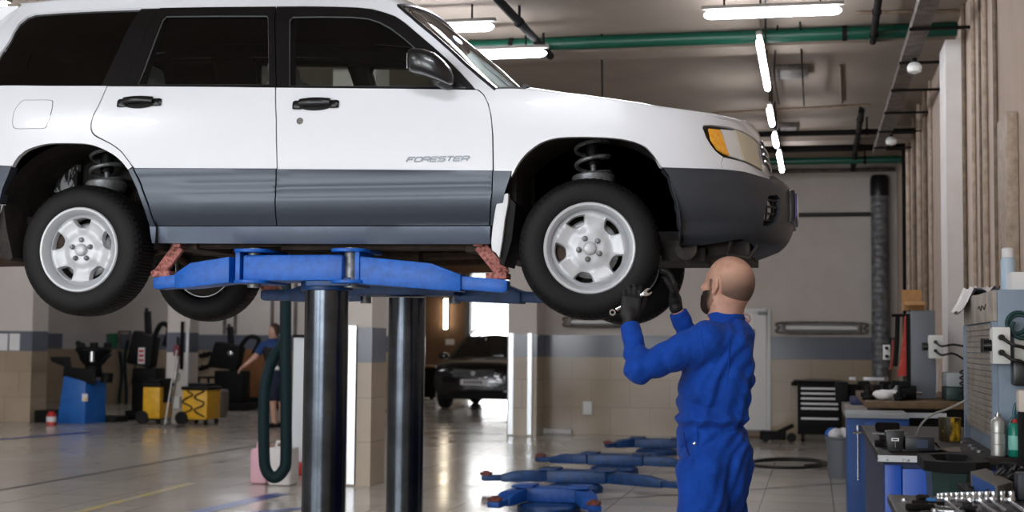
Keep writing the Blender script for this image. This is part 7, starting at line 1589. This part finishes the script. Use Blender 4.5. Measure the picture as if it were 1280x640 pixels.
P = [onY(x, y, yn+.9) for x, y in ((1143, 545), (1152, 530), (1166, 518), (1185, 511), (1208, 500))]; P[0].z = zn+.006; tag(MB().tube(catmull(P, 8), .006, 6).build('grey_air_line', mat('grey_hose', '#8e8a84', .5)), 'thin grey air line rising from the near bench to the roller cabinet', 'hose')
for k, (dx, dy) in enumerate(((.03, .12), (.035, .3), (.028, .5), (.04, .75))):
    p = V((X0c - dx - .02, ycab + dy, zn + .001)); mb = MB(); mb.lathe([(.006, 0), (.014, 0), (.014, .012), (.006, .012)], p, n=6 if k % 2 else 16, closed=True); tag(mb.build('nut', M_STEEL), ['steel nut on the near bench closest to the silver bottle', 'round steel spacer, second from the silver bottle along the shutter', 'steel nut, third along the foot of the shutter', 'round steel spacer farthest along the foot of the shutter'][k], 'nut', 'small parts along the foot of the shutter')
# dark green bin in front of the near bench
yb_ = 5.75; a, b = onY(1160, 640, yb_), onY(1236, 578, yb_); zt4 = onY(1200, 578, yb_).z
o = thing('dark_green_bin', 'large dark green bin with black rim in front of the near bench', 'bin', ((a.x+b.x)/2, yb_+.2, 0)); 
def ring8(xa, xb, ya, yb2, z, c=.06): return [V(p) for p in ((xa+c, ya, z), (xb-c, ya, z), (xb, ya+c, z), (xb, yb2-c, z), (xb-c, yb2, z), (xa+c, yb2, z), (xa, yb2-c, z), (xa, ya+c, z))]
rows = [ring8(a.x+.07, b.x-.07, yb_+.06, yb_+.42, .002, .04), ring8(a.x+.04, b.x-.04, yb_+.04, yb_+.44, .5, .05), ring8(a.x+.02, b.x-.02, yb_+.02, yb_+.46, zt4-.045)]
mb = MB(); mb.grid(rows, closed_v=True); mb.add(rows[0], [range(8)]); mb.build('tub', M_DGREEN, o, 30)
rows = [ring8(a.x+.02, b.x-.02, yb_+.02, yb_+.46, zt4-.044), ring8(a.x-.01, b.x+.01, yb_-.01, yb_+.49, zt4-.04), ring8(a.x-.01, b.x+.01, yb_-.01, yb_+.49, zt4), ring8(a.x+.04, b.x-.04, yb_+.04, yb_+.44, zt4), ring8(a.x+.05, b.x-.05, yb_+.05, yb_+.43, zt4-.03)]
mb = MB(); mb.grid(rows, closed_v=True); mb.add(rows[-1], [range(8)]); mb.build('rim', M_BLKP, o, 30)
mb = MB(); q = (a.x+b.x)/2; mb.box((q-.10, yb_+.018, zt4-.32), (q+.10, yb_+.0385, zt4-.16)); mb.build('front_recess', M_BLKP, o, bevel=.01)
# ---------------- tool trolley in the foreground with sockets, wrenches and a charger
zt5 = .86; yf, yb3 = 4.25, 5.15
xl = onY(1116, 640, 4.4).x
tt = thing('foreground_trolley', 'tool trolley in the bottom right corner with a worn steel top', 'trolley', ((xl+1.1)/2, 4.7, 0)); mb = MB(); mb.box((xl+.02, yf, zt5-.03), (1.12, yb3, zt5)); mb.build('trolley_top', mat('worn_steel_top', '#4b4642', .4, .7, var=(12, '#322e2b', .4, .65)), tt, bevel=.006)
mb = MB(); mb.box((xl+.04, yf+.03, .14), (1.1, yb3-.03, zt5-.031)); mb.build('cabinet', mat('brown_trolley_panel', '#54453b', .5), tt, bevel=.01)
for x in (xl+.1, 1.04):
    for y in (yf+.1, yb3-.1): mb = MB(); mb.cyl((x-.02, y, .065), (x+.02, y, .065), .064); mb.box((x-.026, y-.02, .07), (x+.026, y+.02, .139)); mb.build('castor', M_RUB, tt)
zz0 = zt5 + .001
def socket(p, r, h, label, ax=(0, 0, 1)):
    mb = MB(); mb.lathe([(r*.55, 0), (r, 0), (r, h*.45), (r*.92, h*.5), (r*.92, h), (r*.6, h), (r*.6, h*.6), (.0, h*.6)], p, ax, 20); return tag(mb.build('socket', M_CHROME), label, 'socket', 'chrome sockets in a row on the trolley')
ords = ['first', 'second', 'third', 'fourth', 'fifth', 'sixth', 'seventh', 'eighth', 'ninth', 'tenth', 'eleventh', 'twelfth', 'thirteenth']
yso = 5.03; pxs = [1173, 1177.5, 1183, 1189.5, 1196, 1203, 1210, 1217, 1225, 1233.5, 1242.5, 1252, 1264]
for k, px in enumerate(pxs):
    x = onY(px, 620, yso).x; r = .0065 + .00055*k; socket(V((x, yso, zz0)), r, .020 + .0012*k, f'chrome socket standing in the trolley back row, {ords[k]} from the left')
def ratchet(a, b, label, k):
    a, b = V(a), V(b); o = thing('ratchet', label, 'ratchet', (a+b)/2, 'chrome hand tools lying on the trolley'); u = (b-a).normalized()
    mb = MB(); mb.tube([a, a.lerp(b, .5), b], [.0075, .006, .006], 10); mb.build('shaft', M_CHROME, o); mb = MB(); mb.cyl(b - V((0, 0, .006)), b + V((0, 0, .013)), .0165, n=20); mb.build('ratchet_head', M_CHROME, o, bevel=.002); mb = MB(); mb.tube([a, a - u*.05, a - u*.09], [.009, .011, .010], 10); mb.build('grip', M_BLKP if k % 2 else M_CHROME, o)
def T(px, py, dz=.012): p = onZ(px, py, zz0 + dz); return p
labs = ['chrome ratchet lying slantwise, nearest the blue-ringed socket', 'chrome ratchet in the middle of the trolley, second from the left', 'chrome ratchet third from the left on the trolley', 'chrome ratchet fourth from the left, pointing at the large sockets', 'chrome ratchet at the right edge of the trolley']
for k, (p0, p1) in enumerate((((1200, 642), (1184, 626)), ((1224, 641), (1213, 627)), ((1244, 642), (1226, 628)), ((1260, 640), (1240, 626)), ((1280, 638), (1263, 627)))): ratchet(T(*p0), T(*p1), labs[k], k)
def spanner(a, b, label, w=.008):
    o = thing('spanner', label, 'spanner', (V(a)+V(b))/2, 'steel spanners lying on the trolley'); u = (V(b)-V(a)).normalized(); mb = MB(); mb.beam(a, b, w*2, .005, (0, 0, 1)); mb.build('shank', M_CHROME, o, bevel=.0015)
    mb = MB(); mb.lathe([(.007, -.005), (.013, -.005), (.013, .005), (.007, .005)], V(a) - u*.008, (0, 0, 1), 20, closed=True); mb.build('ring_end', M_CHROME, o); s = u.cross(V((0, 0, 1))); mb = MB(); mb.prism([V(b) + s*x + u*y - V((0, 0, .004)) for x, y in ((-.008, -.012), (-.015, .004), (-.012, .018), (-.006, .018), (-.005, .006), (.005, .006), (.006, .018), (.012, .018), (.015, .004), (.008, -.012))], V((0, 0, .008))); mb.build('jaw_end', M_CHROME, o)
for k, (p0, p1, lab) in enumerate((((1131, 625), (1141, 632), 'spanner with pale handle sticking out at the left end of the trolley'), ((1168, 632), (1197, 636), 'flat steel spanner lying crosswise in the tool pile, upper one'), ((1172, 638), (1198, 640), 'flat steel spanner lying crosswise in the tool pile, lower one'))): spanner(T(*p0), T(*p1), lab)
for k, (px, py, r, l, m, lab) in enumerate(((1153, 622, .012, .04, M_BLK, 'black impact socket lying at the back left of the tool pile'), (1164, 626, .010, .03, mat('blue_ring', '#2f78b8', .4), 'small blue-ringed socket lying in the tool pile'), (1205, 632, .014, .05, M_BLK, 'black impact socket lying in the middle of the pile'), (1212, 636, .013, .045, M_BLKP, 'black extension piece beside the middle impact socket'), (1150, 634, .012, .09, M_BLKP, 'black handled tool lying at the left of the pile'), (1160, 630, .011, .10, M_PIPED, 'dark steel extension bar lying behind the left spanner'))):
    p = T(px, py, r); u = V((.8, .5 - .3*k % 1, 0)).normalized(); mb = MB(); mb.lathe([(.0, -l/2), (r*.8, -l/2), (r, -l/2+.004), (r, 0), (r*.85, .002), (r*.85, l/2), (r*.5, l/2), (r*.5, l/2-.01), (.0, l/2-.01)], p, u, 18); tag(mb.build('socket_piece', m), lab, 'socket')
# battery charger and cable tangle behind the trolley row
o_c = onY(1236, 600, 5.3)
bx = thing('battery_charger', 'blue faced battery charger with pale roll on its front, tilted on the trolley back shelf', 'charger', o_c)
f0, f1, f2, f3 = onY(1213, 589, 5.24), onY(1247, 607, 5.00), onY(1240, 612, 5.0), onY(1212, 598, 5.24)
dz = V((0, 0, -.075)); bk = V((.07, .16, 0)); top = [f0, f1, f1 + bk, f0 + bk]
mb = MB(); mb.hexa([p + dz for p in top] + top); bdy = mb.build('case', mat('charger_grey', '#5f5c57', .5), bx, bevel=.004)
n_ = (f1-f0).cross(dz).normalized(); n_ = n_ if n_.y < 0 else -n_
def fp(u, v): return f0.lerp(f1, u) + dz*v + n_*.002
mb = MB(); mb.hexa([fp(.08, .85), fp(.92, .85), fp(.92, .85) - n_*.0015, fp(.08, .85) - n_*.0015, fp(.08, .1), fp(.92, .1), fp(.92, .1) - n_*.0015, fp(.08, .1) - n_*.0015]); mb.build('front_panel', mat('blue_front_panel', '#2c4f8a', .4), bdy)
for u in (.7, .82): mb = MB(); mb.lathe([(.0, .010), (.007, .009), (.008, 0)], fp(u, .45), n_, 14); mb.build('knob', M_BLK, bdy)
sh_ = tag(MB().box((onY(1205, 600, 5.2).x, 5.16, zt5-.0), (1.12, 5.45, zt5+.02)).build('trolley_back_shelf', M_BLKP, bevel=.005), 'black shelf at the back of the foreground trolley under the battery charger', 'shelf')
zlow = min(p.z for p in [q + dz for q in top]); mb = MB(); cc = o_c; mb.box((f0.x+.02, 5.18, zt5+.021), (f1.x+.04, 5.34, zlow)) if zlow > zt5+.03 else mb.box((f0.x, 5.2, zt5+.021), (f1.x, 5.3, zt5+.03)); mb.build('stand', M_BLKP, bx)
A, B = fp(.02, 1.15), fp(.9, 1.15); mb = MB(); mb.cyl(A + n_*.016, B + n_*.016, .016, n=16); mb.build('pale_roll', mat('pale_plastic_roll', '#b9bab6', .5), bx)
rr = random.Random(11)
for k in range(5):
    P = [onY(1250 + rr.uniform(-6, 32), 578 + rr.uniform(0, 34), 5.3 + rr.uniform(-.05, .08)) for _ in range(9)]; 
    for p in P: p.z = max(p.z, zt5+.028)
    tag(MB().tube(catmull(P, 6), .006, 6).build('tangled_cable', M_CABLE), 'thin black cable tangled up right of the battery charger', 'cable', 'black cables tangled beside the charger')
c = onY(1276, 610, 5.2); tag(MB().box((c.x-.03, 5.05, zz0), (c.x+.09, 5.15, zz0+.09)).build('dark_case', mat('slate_case', '#20262e', .5), bevel=.01), 'dark slate case at the right edge behind the ratchets', 'case')
# ================================================================ CAMERA, LIGHT
cam = bpy.data.cameras.new('camera'); co = bpy.data.objects.new('camera', cam); COL.objects.link(co); SC.camera = co
co.location = CAMP; co.rotation_euler = (Matrix.Rotation(YAW, 3, 'Z') @ Matrix.Rotation(PI/2 + PITCH, 3, 'X') @ Matrix.Rotation(ROLL, 3, 'Z')).to_euler()
cam.sensor_width = 36; cam.lens = 36*FPX/1280; cam.clip_end = 200
cam.dof.use_dof = True; cam.dof.focus_distance = 6.6; cam.dof.aperture_fstop = 3.2
SC.view_settings.view_transform = 'Standard'; SC.view_settings.look = 'None'; SC.view_settings.gamma = 1; SC.view_settings.exposure = 0
w = bpy.data.worlds.new('world'); SC.world = w; w.use_nodes = True; bg = w.node_tree.nodes['Background']; bg.inputs[0].default_value = (.93, .97, 1, 1); bg.inputs[1].default_value = 2.6
def area(name, loc, rot, sx, sy, e, col=(1, 1, 1)):
    l = bpy.data.lights.new(name, 'AREA'); l.shape = 'RECTANGLE'; l.size = sx; l.size_y = sy; l.energy = e; l.color = col
    o = bpy.data.objects.new(name, l); COL.objects.link(o); o.location = loc; o.rotation_euler = rot; return o
for k, x in enumerate((-13.2, -8.2, -3.2)): area('gate_daylight', (x, YF+.02, 2.35), (R(90), 0, 0), 3.9, 2.8, (240, 330, 330)[k], (.95, .98, 1))
area('alley_daylight', ((gx0+gx1)/2, YA-.05, 1.6), (R(-90), 0, 0), gx1-gx0, 3.1, 80, (1, .98, .95))
